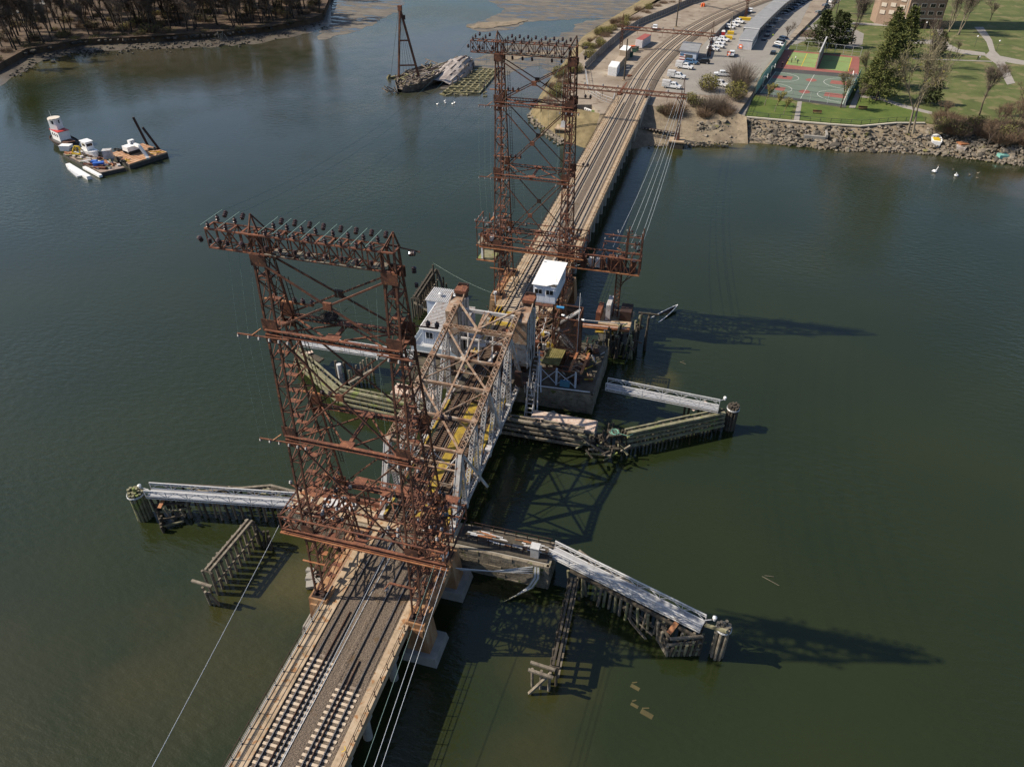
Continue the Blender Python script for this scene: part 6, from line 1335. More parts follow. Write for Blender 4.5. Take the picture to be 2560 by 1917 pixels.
# ------------------------------------------------------------------ far shore: overhead line gantries, yard, vehicles
def px_y(p):
    d = Vector(p) - CAM; return IH / 2 - FPX * d.dot(UP) / d.dot(FW)
def zhi(p, py):                                           # height of a thing that stands at p and reaches up to row py
    lo, hi = p.z, 60.0
    for _ in range(40):
        m_ = (lo + hi) / 2
        if px_y((p.x, p.y, m_)) > py: lo = m_
        else: hi = m_
    return lo
def gantry(label, bl, br, zb, zpk, seed, arm=0.0):
    t = thing('line_gantry', label, 'line gantry', tuple((bl + br) / 2), 'overhead line gantries across the tracks')
    d = (br - bl); d.z = 0; L_ = d.length; d.normalize(); nn = V(-d.y, d.x, 0)
    for p in (bl, br):
        m = MB()
        for a in (-.45, .45):
            for b in (-.35, .35): m.beam(p + d * a + nn * b, V(p.x, p.y, zb + .6) + d * a * .6 + nn * b * .8, .18, .16)
        m.build('gantry_post', M['rust'], t); m = MB(); n = int((zb - p.z) / 1.1)
        for k in range(n):
            z0, z1 = p.z + k * 1.1, p.z + k * 1.1 + 1.1
            for b in (-.33, .33): m.beam(V(p.x, p.y, z0) + d * -.4 + nn * b, V(p.x, p.y, z1) + d * .4 + nn * b, .09, .07).beam(V(p.x, p.y, z0) + d * .4 + nn * b, V(p.x, p.y, z1) - d * .4 + nn * b, .09, .07)
        stuff(m.build('post_lacing', M['rust_dark'], t))
        pk = V(p.x, p.y, zpk); m = MB()
        for a in (-.4, .4):
            for b in (-.35, .35): m.beam(V(p.x, p.y, zb + .5) + d * a + nn * b, pk, .11, .09)
        m.build('peak', M['rust'], t)
    A, Bq = V(bl.x, bl.y, zb) - d * .5, V(br.x, br.y, zb) + d * 1.2
    for b in (-.45, .45):
        for z_ in (0, -1.1): MB().beam(A + nn * b + V(0, 0, z_), Bq + nn * b + V(0, 0, z_), .2, .16).build('gantry_beam', M['rust_red'], t)
    N = int(L_ / 1.25); m = MB()
    for k in range(N):
        p, q = A.lerp(Bq, k / N), A.lerp(Bq, (k + 1) / N)
        for b in (-.45, .45):
            u, v = (0, -1.1) if k % 2 else (-1.1, 0)
            MB().beam(p + nn * b + V(0, 0, u), q + nn * b + V(0, 0, v), .1, .09).build('gantry_brace', M['rust'], t)
        m.beam(p + nn * .45, q - nn * .45, .08, .07).beam(p + nn * .45, p - nn * .45, .08, .07)
    stuff(m.build('beam_lacing', M['rust'], t))
    for f in (.18, .33, .45, .56, .7, .85): q = A.lerp(Bq, f); piece('insulator', ME_INSG, q + V(0, 0, .1), t, None, (1.4, 1.4, 1.6)); MB().beam(q - V(0, 0, 1.2), q - V(0, 0, 2.6), .1).build('hanger', M['rust'], t)
    for p, s in ((bl, 1), (br, -1)): MB().beam(V(p.x, p.y, zb - 2.6) + d * .3 * s, V(p.x, p.y, zb - 1.1) + d * 1.6 * s, .2).build('knee_brace', M['rust'], t)
    return t
b1_, b2_ = at(1408, 318, -3.2), at(1692, 349, -3.2); zb = zhi(b2_, 236); GA = gantry('rusty overhead line gantry spanning the tracks where the far viaduct reaches the shore', b1_, b2_, zb, zb + 4.2, 1)
b3_, b4_ = at(1552, 122, YZ), at(1772, 142, YZ); zb2 = zhi(b4_, 84); GB = gantry('rusty overhead line gantry beside the red topped container', b3_, b4_, zb2, zb2 + 4.4, 2)
b5_, b6_ = at(1700, 10, YZ), at(1863, 47, YZ); GC = gantry('farthest overhead line gantry, its right post on a yellow base by the trailers', b5_, b6_, zb2 + .5, zb2 + 5, 3)
for p, lab in ((b1_, 'square timber clad pier under the left post of the nearest line gantry'), (b2_, 'square timber clad pier under the right post of the nearest line gantry')):
    t = thing('gantry_pier', lab, 'pier', (p.x, p.y, WZ), 'piers of the nearest line gantry'); MB().span((p.x - 1.9, p.y - 1.7, WZ - 1), (p.x + 1.9, p.y + 1.7, -3.55)).build('pier_body', M['concrete_grey'], t); MB().span((p.x - 2.2, p.y - 2.0, -3.55), (p.x + 2.2, p.y + 2.0, -3.2)).build('pier_cap', M['concrete'], t)
    for k in range(9): MB().box((p.x - 1.85 + k * .46, p.y - 1.78, WZ + .6), (.36, .16, 2.6)).build('cladding_board', M['timber_dark'], t)
    MB().frustum((p.x, p.y, -3.2), (1.5, 1.3, 0), (p.x, p.y, -1.4), (1.1, .9)).build('pedestal', M['rust'] if p is b2_ else M['white_metal'], t)
t = thing('footbridge', 'narrow timber pipe bridge crossing the beach left of the far abutment', 'pipe bridge', tuple(at(1480, 308, -3.6))); MB().beam(at(1430, 305, -3.4), at(1505, 312, -3.4), .9, .5).build('deck', M['timber_dark'], t)
for k in range(12): p = at(1430, 305, -3.1).lerp(at(1505, 312, -3.1), k / 11); MB().box(p, (.5, .9, .25)).build('plank', M['timber_dark'], t)
t = thing('footbridge', 'narrow rusty pipe bridge between the far viaduct and the right gantry pier', 'pipe bridge', tuple(at(1640, 330, -3.4))); MB().beam(at(1600, 320, -3.2), at(1690, 334, -3.2), .9, .5).build('deck', M['rust_dark'], t)
for k in range(12): p = at(1600, 320, -2.9).lerp(at(1690, 334, -2.9), k / 11); MB().box(p, (.5, .9, .2)).build('plank', M['timber'], t)
for (bx, by, ty, lab) in ((1560, 202, 98, 'plain dark utility pole left of the tracks near the white shed'), (1690, 68, -10, 'plain dark utility pole beside the far yard fence')):
    p = at(bx, by, YZ); t = thing('utility_pole', lab, 'pole', tuple(p), 'utility poles in the yard'); MB().cyl(p, V(p.x, p.y, zhi(p, ty)), .28, .2, 8).build('pole', M['timber_dark'], t); MB().span((p.x - .6, p.y - .6, YZ), (p.x + .6, p.y + .6, YZ + .3)).build('footing', M['concrete'], t)
    for k in range(2): MB().beam((p.x, p.y, YZ + 4.5 - k), (p.x + 1.6, p.y - .4, YZ + 4.8 - k), .08).build('lamp_arm', M['white_metal'], t)
# vehicles ---------------------------------------------------------------
def car_body(mb, L_, Wd, prof):                           # side profile (x, z) swept across, sides drawn in a little at the top
    n = len(prof); zm = max(z for _, z in prof); vs = []
    for s in (-1, 1):
        for x, z in prof: vs.append((x, s * Wd / 2 * (1 - .16 * max(0, (z - .95) / (zm - .9))), z))
    fs = [tuple(range(n - 1, -1, -1)) if False else tuple(range(n)), tuple(range(2 * n - 1, n - 1, -1))] + [(i, n + i, n + (i + 1) % n, (i + 1) % n) for i in range(n)]
    mb.add(vs, fs)
def vehicle(name, label, cat, paint, kind, group, loc=(0, 0, 0), rz=0):
    t = thing(name, label, cat, (0, 0, 0), group); m = MB()
    if kind == 'pickup':
        car_body(m, 5.9, 1.95, [(-2.95, .5), (2.95, .5), (2.95, 1.0), (1.75, 1.15), (.95, 1.85), (-.75, 1.88), (-.9, 1.2), (-2.95, 1.2)]); wx = 1.85
        m2 = MB().span((-2.85, -.8, 1.0), (-1.0, .8, 1.22)); m2.build('cargo_bed', M['asphalt_dark'], t)
        wins = [((1.38, 0, 1.5), (.1, 1.5, .52), .72), ((-.83, 0, 1.6), (.08, 1.4, .38), 0)]; side = [(.5, .62), (-.35, .62)]; zs = 1.54
    elif kind == 'utility':
        car_body(m, 6.3, 1.95, [(-3.15, .5), (3.0, .5), (3.0, 1.05), (1.9, 1.2), (1.15, 1.9), (-.35, 1.95), (-.5, 1.0), (-3.15, 1.0)]); wx = 1.9
        m2 = MB().span((-3.15, -1.05, .8), (-.6, -.55, 1.75)).span((-3.15, .55, .8), (-.6, 1.05, 1.75)).span((-3.15, -.55, .8), (-.6, .55, 1.2)); m2.build('utility_box', M[paint], t)
        for k in range(3): MB().box((-2.7 + k * .8, -1.06, 1.3), (.7, .03, .7)).build('box_door', M['white_metal'], t)
        wins = [((1.55, 0, 1.55), (.1, 1.5, .54), .75), ((-.46, 0, 1.65), (.08, 1.4, .36), 0)]; side = [(.75, .66), (.0, .5)]; zs = 1.58
    elif kind == 'suv':
        car_body(m, 4.7, 1.9, [(-2.35, .45), (2.35, .45), (2.35, .95), (1.35, 1.08), (.6, 1.68), (-1.9, 1.7), (-2.3, 1.1)]); wx = 1.45
        wins = [((1.0, 0, 1.38), (.1, 1.5, .5), .85), ((-2.12, 0, 1.4), (.1, 1.3, .42), -.6)]; side = [(.2, .7), (-.65, .7), (-1.45, .6)]; zs = 1.4
    else:
        car_body(m, 4.6, 1.8, [(-2.3, .4), (2.3, .4), (2.3, .8), (1.1, .95), (.35, 1.42), (-1.05, 1.43), (-1.75, 1.0), (-2.3, .95)]); wx = 1.4
        wins = [((.75, 0, 1.18), (.1, 1.4, .5), .95), ((-1.42, 0, 1.2), (.1, 1.3, .45), -1.0)]; side = [(-.0, .7), (-.75, .6)]; zs = 1.2
    m.build('body', M[paint], t)
    for c, dm, a in wins: MB().box(c, dm, 0, Matrix.Rotation(-a, 3, 'Y')).build('windscreen', M['glass'], t)
    for x, w in side:
        for s in (-1, 1): MB().box((x, s * (.905 if kind != 'sedan' else .84), zs), (w, .05, .36), 0, Matrix.Rotation(.12 * s, 3, 'X')).build('side_window', M['glass'], t)
    for x in (-wx, wx):
        for s in (-1, 1): w = MB().cyl((x, s * .72, .38), (x, s * .99, .38), .38, .38, 12).build('wheel', M['black'], t); MB().cyl((x, s * .985, .38), (x, s * 1.0, .38), .2, .2, 8).build('hub', M['alu'], w)
    fx = {'pickup': 2.96, 'utility': 3.01, 'suv': 2.36, 'sedan': 2.31}[kind]
    for s in (-1, 1): MB().box((fx, s * .7, .85 if kind != 'sedan' else .68), (.05, .34, .18)).build('headlight', M['white_metal'], t); MB().box((-fx, s * .78, .9), (.05, .2, .25)).build('tail_light', M['red_light'], t)
    MB().box((fx, 0, .56), (.1, 1.7, .2)).build('bumper', M['asphalt_dark'], t)
    t.location = loc; t.rotation_euler = (0, 0, rz); return t
M['red_light'] = mat('red_lens', [(.35, .02, .02)], rough=.3)
for k, c in (('car_white', (.66, .67, .69)), ('car_black', (.012, .013, .016)), ('car_navy', (.02, .035, .07)), ('car_silver', (.32, .34, .37)), ('car_blue', (.06, .13, .24)), ('car_grey', (.10, .11, .12)), ('car_red', (.22, .03, .03))): M[k] = mat(k, [c], rough=.25)
GT = 'white work trucks parked in the yard'; GCc = 'cars parked along the road'
def face(a, b): return math.atan2(b.y - a.y, b.x - a.x)
protos = {}
def park(kind, paint, px, py, to, lab, grp, z=YZ):
    p, q = at(px, py, z), at(px + to[0], py + to[1], z); key = (kind, paint); rz = face(p, q)
    nm, cat = {'pickup': ('pickup_truck', 'pickup truck'), 'utility': ('utility_truck', 'truck'), 'suv': ('parked_car', 'car'), 'sedan': ('parked_car', 'car')}[kind]
    if key not in protos: protos[key] = o = vehicle(nm, lab, cat, paint, kind, grp, p, rz)
    else: o = dup(protos[key], p, rz, lab, grp)
    return o
E_ = (50, 6)
u = park('utility', 'car_white', 1679, 221, E_, 'white utility truck with a rack of pipes, parked closest to the bridge', GT, YZ + .04)
MB().box((-1.9, 0, 2.15), (2.6, 1.7, .5)).build('pipe_rack', M['white_metal'], None).name
o = S.objects[-1] if False else bpy.data.objects['pipe_rack.001'] if 'pipe_rack.001' in bpy.data.objects else bpy.data.objects['pipe_rack']; o.parent = u
park('utility', 'car_white', 1691, 196, E_, 'white utility truck second from the bridge, right of the tracks', GT, YZ + .04)
park('utility', 'car_white', 1711, 172, (50, 7), 'white utility truck in front of the small blue grey building', GT, YZ + .04)
park('pickup', 'car_white', 1806, 191, (-50, -3), 'white pickup truck facing left, behind the yellow green bushes', GT, YZ + .04)
park('pickup', 'car_white', 1797, 215, (50, 10), 'white pickup truck half hidden by the yellow green bushes', GT, YZ + .04)
for i, (x, y, k, lab) in enumerate(((1782, 127, 'suv', 'white van nearest the gantry post in the row of white trucks'), (1791, 119, 'pickup', 'second white truck in the row behind the gantry post'), (1794, 111, 'utility', 'third white truck in the row behind the gantry post'), (1804, 103, 'pickup', 'white pickup at the back of the row beside the red booth'),
        (1823, 72, 'suv', 'front white van of the three parked beyond the red booth'), (1832, 66, 'pickup', 'middle white truck of the three parked beyond the red booth'), (1844, 58, 'pickup', 'rear white pickup of the three parked beyond the red booth'))): park(k, 'car_white', x, y, (50, 8), lab, GT, YZ + .04)
park('pickup', 'car_white', 1829, 140, (-14, 30), 'white pickup facing the viewer at the orange signs', GT, YZ + .04); park('pickup', 'car_white', 1637, 74, (-6, 26), 'white pickup parked alone by the left yard fence', GT)
park('suv', 'car_black', 1758, 159, (-50, -4), 'black car parked behind the small blue grey building', GCc, YZ + .04); park('suv', 'car_blue', 1727, 160, (50, 7), 'blue car squeezed between the small building and a white truck', GCc, YZ + .04)
park('suv', 'car_white', 1875, 32, (-10, 24), 'white van alone at the far end of the yard', GT, YZ + .04)
colr = ['car_black', 'car_black', 'car_navy', 'car_silver', 'car_grey', 'car_white']
for i, (x, y) in enumerate(((1908, 107), (1917, 96), (1921, 85), (1930, 74), (1940, 64), (1946, 56))): park('suv' if i % 2 else 'sedan', colr[i], x, y, (-8, 12) if i == 0 else (40, -14) if i > 2 else (10, -12), '%s car, %s in the line beside the dark trailers' % (colr[i][4:], ('nearest', 'second', 'third', 'fourth', 'fifth', 'sixth')[i]), GCc, PZ + .1)
c2 = ['car_silver', 'car_grey', 'car_black', 'car_blue', 'car_silver', 'car_navy', 'car_grey', 'car_black', 'car_red']
for i in range(9): f = i / 8; park('suv' if i % 3 else 'sedan', c2[i], 1962 + 66 * f, 41 - 40 * f, (40, 12), '%s car number %s along the far trailers, counted from the near end' % (c2[i][4:], ('one', 'two', 'three', 'four', 'five', 'six', 'seven', 'eight', 'nine')[i]), GCc, PZ + .1)
c3 = ['car_black', 'car_navy', 'car_white', 'car_black', 'car_navy']
for i, (x, y) in enumerate(((1931, 141), (1944, 126), (1949, 117), (1954, 110), (1960, 103))): park('suv', c3[i], x, y, (-7, 10) if i == 0 else (30, 8), '%s car, %s of those by the green court fence' % (c3[i][4:], ('nearest', 'second', 'third', 'fourth', 'farthest')[i]), GCc, PZ + .1)
for x, y, c, lab in ((2117, 82, 'car_white', 'white car in the small turning circle behind the dark pine'), (2120, 103, 'car_black', 'black car at the foot of the dark pine, right of its trunk'), (2104, 110, 'car_grey', 'grey car half hidden under the dark pine'), (2064, 20, 'car_navy', 'dark blue car driving on the road at the top'), (2047, 37, 'car_grey', 'grey car waiting on the road near the verge'), (2082, 8, 'car_white', 'white car at the top of the road beside bare trees')): park('suv', c, x, y, (40, -6), lab, GCc, PZ + .1)
# yard buildings ----------------------------------------------------------
def box_on(parent, a, b, c, z0, h, name, m):              # upright box over the ground points a-b (front) and c (far right)
    a, b, c = (V(p.x, p.y, 0) for p in (a, b, c)); w = c - b; return MB().prism([(p.x, p.y) for p in (a, b, b + w, a + w)], z0, z0 + h).build(name, m, parent)
def container(label, a, b, c, h, side, top, z=YZ):
    A, B_, C = at(*a, z), at(*b, z), at(*c, z); t = thing('shipping_container', label, 'container', tuple(A), 'containers and sheds in the yard'); box_on(t, A, B_, C, z, h, 'container_body', M[side]); w = C - B_; e = (B_ - A)
    MB().prism([(p.x, p.y) for p in (A, B_, C, A + w)], z + h, z + h + .1).build('container_roof', M[top], t)
    n = max(3, int(e.length / .35)); nn = w.normalized()
    for k in range(n): p = A.lerp(B_, (k + .5) / n) - nn * .03; MB().box((p.x, p.y, z + h / 2), (.14, .08, h - .1), math.atan2(e.y, e.x)).build('corrugation', M[side], t)
    n = max(4, int(w.length / .5)); 
    for k in range(n): p = B_.lerp(C, (k + .5) / n); MB().box((p.x, p.y, z + h / 2), (.08, .2, h - .1), math.atan2(w.y, w.x) - PI / 2).build('corrugation', M[side], t)
    return t
M['tan'] = mat('tan_panel', [(.33, .26, .19), (.42, .34, .26)], 1, .7); M['roof_red'] = mat('red_roof', [(.24, .06, .05), (.34, .09, .075)], .6, .7); M['roof_grey'] = mat('grey_roof', [(.20, .205, .215), (.27, .275, .285)], .5, .7); M['pale_panel'] = mat('pale_panel', [(.52, .50, .52), (.6, .58, .6)], .7, .6)
container('shipping container with a red roof and pale ribbed end, left of the tracks', (1588, 118), (1605, 121), (1626, 107), 2.8, 'pale_panel', 'roof_red')
container('small white ribbed shed near the utility pole', (1519, 189), (1541, 192), (1549, 178), 2.9, 'white', 'white'); container('tan box shed behind the small white shed', (1532, 177), (1549, 179), (1562, 163), 2.8, 'tan', 'tan'); container('brown box shed with a white roof left of the tracks', (1547, 150), (1566, 153), (1576, 141), 3.4, 'tan', 'roof_white')
for x, y, lab in ((1577, 142, 'green bin beside the brown shed'), (1585, 131, 'green bin in front of the red roofed container'), (1591, 128, 'green bin at the corner of the red roofed container')): p = at(x, y, YZ); t = thing('bin', lab, 'bin', tuple(p), 'green bins'); MB().frustum((p.x, p.y, YZ), (1.4, 1.3), (p.x, p.y, YZ + 1.5), (1.6, 1.5)).build('bin_body', mat('green_bin', [(.05, .12, .09)], rough=.6) if 'green_bin' not in bpy.data.materials else bpy.data.materials['green_bin'], t); MB().box((p.x, p.y, YZ + 1.56), (1.7, 1.6, .1)).build('bin_lid', M['timber_dark'], t)
p = at(1581, 119, YZ); tag(MB().box(p + V(0, 0, .3), (2.4, 1.4, .6), .3).build('road_barrier', mat('orange_plastic', [(.62, .12, .03)], rough=.6)), 'orange barrier lying beside the red roofed container', 'barrier')
p = at(1573, 193, YZ); t = MB(); t.tube([p + V(.8 * math.cos(i * .7), .8 * math.sin(i * .7), .25 + .02 * i) for i in range(20)], .12, 5); tag(t.build('cable_coil', M['rust_red']), 'coil of brown cable on the ground by the utility pole', 'cable coil')
p, q = at(1543, 238, YZ), at(1567, 208, YZ); t = thing('beam_stack', 'stack of red steel beams beside the tracks at the end of the viaduct', 'steel beams', tuple(p))
for k in range(4): MB().beam(p + V(.3 * k, 0, .2), q + V(.3 * k, 0, .2), .24, .3).build('steel_beam', M['rust_red'], t)
A, B_, C = at(1698, 153, YZ), at(1738, 158, YZ), at(1747, 137, YZ); t = thing('yard_building', 'small blue grey yard building with a grey roof and a painted flag mural', 'building', tuple(A)); w = C - B_; e = (B_ - A).normalized(); nn = w.normalized()
box_on(t, A, B_, C, YZ, 3.6, 'wall', M['blue_grey']); MB().prism([(p.x, p.y) for p in (A - e * .5 - nn * .4, B_ + e * .5 - nn * .4, C + e * .5 + nn * .4, A + w - e * .5 + nn * .4)], YZ + 3.6, YZ + 3.95).build('roof', M['roof_grey'], t)
rz = math.atan2(e.y, e.x); pp = A.lerp(B_, .55) - nn * .06; MB().box((pp.x, pp.y, YZ + 1.3), (2.6, .1, 2.5), rz).build('door', M['asphalt_dark'], t)
for k, cm in enumerate(('roof_red', 'white', 'roof_red', 'white', 'roof_red')): pp = A.lerp(B_, .2) - nn * .05; MB().box((pp.x, pp.y, YZ + .7 + k * .4), (2.6, .06, .36), rz).build('flag_stripe', M[cm], t)
pp = A.lerp(B_, .12) - nn * .1; MB().box((pp.x, pp.y, YZ + 2.3), (1.3, .06, .8), rz).build('flag_canton', M['car_blue'], t)
pp = B_ + nn * 2 + e * .04; MB().box((pp.x, pp.y, YZ + 1.6), (.05, .9, 1.0), rz).build('wall_sign', M['white'], t)
# office trailers in a row
lineR = [(1877, 128), (1893, 101), (1919, 73), (1942, 50), (1960, 33), (1990, 12), (2020, -10)]
for i in range(6):
    a, b = at(*lineR[i], PZ + .8), at(*lineR[i + 1], PZ + .8); a = V(a.x, a.y, 0); b = V(b.x, b.y, 0); d = (b - a).normalized(); nn = V(-d.y, d.x, 0); a2, b2 = a + d * .4, b - d * .4; zt = PZ + (4.6 if i == 0 else 5.0)
    t = thing('office_trailer', ('%s grey office trailer in the row behind the parked cars' % ('nearest', 'second', 'third', 'fourth', 'fifth', 'farthest')[i]), 'trailer', (a.x, a.y, PZ), 'office trailers in a row')
    wd = 6.2 if i else 5.2
    MB().prism([(p.x, p.y) for p in (a2, b2, b2 + nn * wd, a2 + nn * wd)], PZ, zt).build('trailer_body', M['car_grey'] if i else M['pale_panel'], t); MB().prism([(p.x, p.y) for p in (a2 - nn * .15, b2 - nn * .15, b2 + nn * (wd + .15), a2 + nn * (wd + .15))], zt, zt + .15).build('trailer_roof', M['roof_grey'], t)
    MB().beam(V(a2.x, a2.y, zt - .1) - nn * .1 - d * .1, V(a2.x, a2.y, zt - .1) + nn * wd - d * .1, .15, .3).build('trailer_trim', M['white'], t)
    L_ = (b2 - a2).length
    for k in range(max(2, int(L_ / 4))): p = a2 + d * (2 + k * 4) - nn * .06; MB().box((p.x, p.y, PZ + 2.8), (1.2, .1, 1.2), math.atan2(d.y, d.x)).build('window', M['glass'], t)
a, b = at(1842, 124, YZ), at(1862, 78, YZ); MB().prism([(a.x, a.y), (a.x + 3, a.y + .3), (b.x + 3, b.y), (b.x, b.y)], YZ, YZ + 1.4).build('ramp', M['white_metal'], t)
for x, y in ((1822, 148), (1852, 130), (1864, 128)): p = at(x - 2, y - 4, YZ); t = thing('site_sign', ('orange site sign, %s by the trailer entrance' % ('left one' if x < 1830 else 'middle one' if x < 1860 else 'right one')), 'sign', tuple(p), 'orange site signs'); MB().box(p + V(0, 0, 1.3), (1.3, .1, 1.5), -.4).build('sign_board', bpy.data.materials['orange_plastic'], t); MB().box(p + V(0, -.07, 1.4), (.8, .05, .5), -.4).build('sign_panel', M['white'], t); MB().box(p + V(0, 0, .4), (.1, .1, .8)).build('sign_post', M['alu'], t)
p = at(1807, 92, YZ); t = thing('toilet_booth', 'red and white portable toilet booth by the row of white trucks', 'toilet booth', tuple(p)); MB().span((p.x - .7, p.y - .7, YZ), (p.x + .7, p.y + .7, YZ + 1.9)).build('booth', mat('booth_red', [(.5, .03, .03)], rough=.5), t); MB().frustum((p.x, p.y, YZ + 1.9), (1.5, 1.5), (p.x, p.y, YZ + 2.4), (1.0, 1.0)).build('booth_roof', M['white'], t)
for x, y, lab, s in ((1821, 98, 'yellow concrete block beside the red booth', 1.5), (1826, 86, 'yellow concrete base of the short post beyond the red booth', 1.3), (1861, 51, 'yellow concrete base of the farthest line gantry', 2.6)): p = at(x, y, YZ); tag(MB().span((p.x - s, p.y - 1, YZ), (p.x + s, p.y + 1, YZ + 1.1)).build('barrier_block', M['yellow_paint']), lab, 'concrete block', 'yellow concrete blocks')
p = at(1825, 84, YZ); tag(MB().cyl(p, p + V(0, 0, 8), .2, .16, 8).build('lamp_post', M['timber']), 'short timber post standing on a yellow base beyond the red booth', 'pole')
for i, (x, y) in enumerate(((1754, 20), (1757, 18), (1760, 19))): p = at(x, y - 2, YZ); tag(MB().lathe(p, [(.5, 0), (.45, 1.2), (.3, 1.5)], 8).build('traffic_drum', bpy.data.materials['orange_plastic']), '%s orange drum of three beside the far yard fence' % ('left', 'middle', 'right')[i], 'traffic drum', 'orange drums by the fence')
# fences ------------------------------------------------------------------
def fence(label, pts, z, h, m, step=2.6, cat='fence', solid=True, pm='alu', grp='fences'):
    P_ = [at(x, y, z) for x, y in pts]; t = thing('fence', label, cat, tuple(P_[0]), grp); me = unit('fence_post_mesh', M[pm], lambda b: b.box((0, 0, h / 2), (.12, .12, h)))
    for a, b in zip(P_[:-1], P_[1:]):
        n = max(1, int((b - a).length / step))
        for k in range(n):
            p, q = a.lerp(b, k / n), a.lerp(b, (k + 1) / n); piece('fence_post', me, p, t)
            if solid: MB().beam(p + V(0, 0, h / 2), q + V(0, 0, h / 2), .05, h - .1).build('fence_panel', M[m], t)
            else: MB().beam(p + V(0, 0, h), q + V(0, 0, h), .08, .08).beam(p + V(0, 0, h * .5), q + V(0, 0, h * .5), .05, .05).beam(p + V(0, 0, .1), q + V(0, 0, .1), .05, .05).build('fence_rail', M[m], t)
        piece('fence_post', me, b, t)
    return t
M['screen'] = mat('grey_privacy_mesh', [(.16, .15, .14), (.24, .225, .21)], .8, .9); M['green_screen'] = mat('green_windscreen', [(.13, .33, .29), (.2, .42, .37)], .8, .8)
fence('grey mesh fence along the left edge of the railway yard', [(1462, 175), (1505, 132), (1548, 95), (1600, 62), (1660, 38), (1720, 12), (1790, -8)], YZ, 2.5, 'screen')
fence('grey mesh fence curving round the sandy point at the viaduct end', [(1462, 175), (1470, 232), (1500, 250), (1532, 262), (1536, 244)], YZ, 1.8, 'alu', 2.6, 'fence', False)
fence('wire fence between the tracks and the row of white trucks', [(1764, 148), (1778, 108), (1800, 84), (1830, 55), (1870, 32)], YZ, 2.2, 'screen')
fence('low dark fence along the shore lawn, left of the footpath', [(1863, 289), (1920, 295), (1978, 300)], PZ, 1.2, 'wire_dark', 2.4, 'fence', False, 'wire_dark'); fence('low dark fence along the shore lawn, right of the footpath', [(1999, 301), (2076, 307), (2152, 312), (2240, 304), (2312, 304)], PZ, 1.2, 'wire_dark', 2.4, 'fence', False, 'wire_dark')
fence('tall fence with green windscreen along the left side of the ball courts', [(1888, 236), (1912, 200), (1936, 165), (1962, 124)], PZ, 3.4, 'green_screen')
fence('tall fence with green windscreen at the right end of the basketball court', [(2148, 196), (2130, 230), (2112, 264)], PZ, 3.2, 'green_screen'); fence('tall wire fence behind the handball courts', [(1964, 124), (2044, 130), (2150, 143)], PZ, 3.4, 'alu', 3, 'fence', False)
fence('tall wire fence in front of the basketball court', [(1888, 236), (1980, 250), (2112, 265)], PZ, 3.0, 'wire_dark', 4, 'fence', False, 'alu'); fence('dark fence at the left end of the shore lawn', [(1864, 290), (1876, 262), (1887, 238)], PZ, 1.6, 'wire_dark', 2.4, 'fence', False, 'wire_dark')
mb = MB(); ln = [at(x, y, PZ - .05) for x, y in ((1866, 293), (1981, 303), (2076, 311), (2152, 316), (2240, 308), (2312, 308))]
for a, b in zip(ln[:-1], ln[1:]): mb.beam(a, b, .7, .35)
tag(mb.build('sea_wall', mat('pale_coping', [(.42, .38, .31), (.55, .51, .44)], .8, .9)), 'pale concrete coping of the sea wall below the shore lawn', 'sea wall')
# ball courts -------------------------------------------------------------
M['court_green'] = mat('court_green', [(.10, .135, .105), (.135, .17, .135)], .25, .8); M['court_red'] = mat('court_red', [(.22, .075, .062), (.28, .10, .082)], .3, .8); M['court_lime'] = mat('court_lime', [(.165, .24, .08), (.21, .285, .105)], .3, .8); M['line_white'] = mat('line_white', [(.6, .6, .58)], rough=.7)
def quad_on(pts, z, h, name, m, label, cat='ball court', grp=None):
    t = MB().prism([(at(x, y, z).x, at(x, y, z).y) for x, y in pts], z - .05, z + h).build(name, M[m]); return t
CZ = PZ + .03
ct = thing('basketball_court', 'green basketball court with red keys and white lines beside the shore lawn', 'basketball court', tuple(at(2010, 220, CZ)))
cc = [at(x, y, CZ) for x, y in ((1894, 234), (2112, 264), (2142, 192), (1936, 176))]
def uvp(u, v, dz=0): p = cc[0].lerp(cc[1], u).lerp(cc[3].lerp(cc[2], u), v); return V(p.x, p.y, CZ + dz)
def uvq(parent, name, m, us, dz): MB().prism([(uvp(*a).x, uvp(*a).y) for a in us], CZ - .05, CZ + dz).build(name, M[m], parent)
uvq(ct, 'apron', 'asphalt_dark', [(-.02, -.06), (1.02, -.06), (1.02, 1.1), (-.02, 1.1)], .004); uvq(ct, 'playing_surface', 'court_green', [(.02, .02), (.98, .02), (.98, .94), (.02, .94)], .012)
def ell(u, v, ru, rv, a0=0, a1=2 * PI, n=24): return [(u + ru * math.cos(a0 + (a1 - a0) * i / n), v + rv * math.sin(a0 + (a1 - a0) * i / n)) for i in range(n + 1)]
for v in (.27, .72):
    uvq(ct, 'centre_circle', 'court_red', ell(.5, v, .065, .062)[:-1], .02)
    for u0, u1 in ((.03, .27), (.73, .97)): uvq(ct, 'key', 'court_red', [(u0, v - .065), (u1, v - .065), (u1, v + .065), (u0, v + .065)], .02)
    for cu, s in ((.03, 1), (.97, -1)):
        m = MB(); pts = ell(cu, v, .32 * s, .2, -PI / 2, PI / 2, 20)
        for a, b in zip(pts[:-1], pts[1:]): m.beam(uvp(*a, .026), uvp(*b, .026), .12, .012)
        m.build('court_line', M['line_white'], ct)
for a, b in (((.5, .02), (.5, .94)), ((.02, .495), (.98, .495)), ((.03, .02), (.03, .94)), ((.97, .02), (.97, .94))): MB().beam(uvp(*a, .032), uvp(*b, .032), .12, .012).build('court_line', M['line_white'] if a[1] < .4 else M['asphalt_dark'], ct)
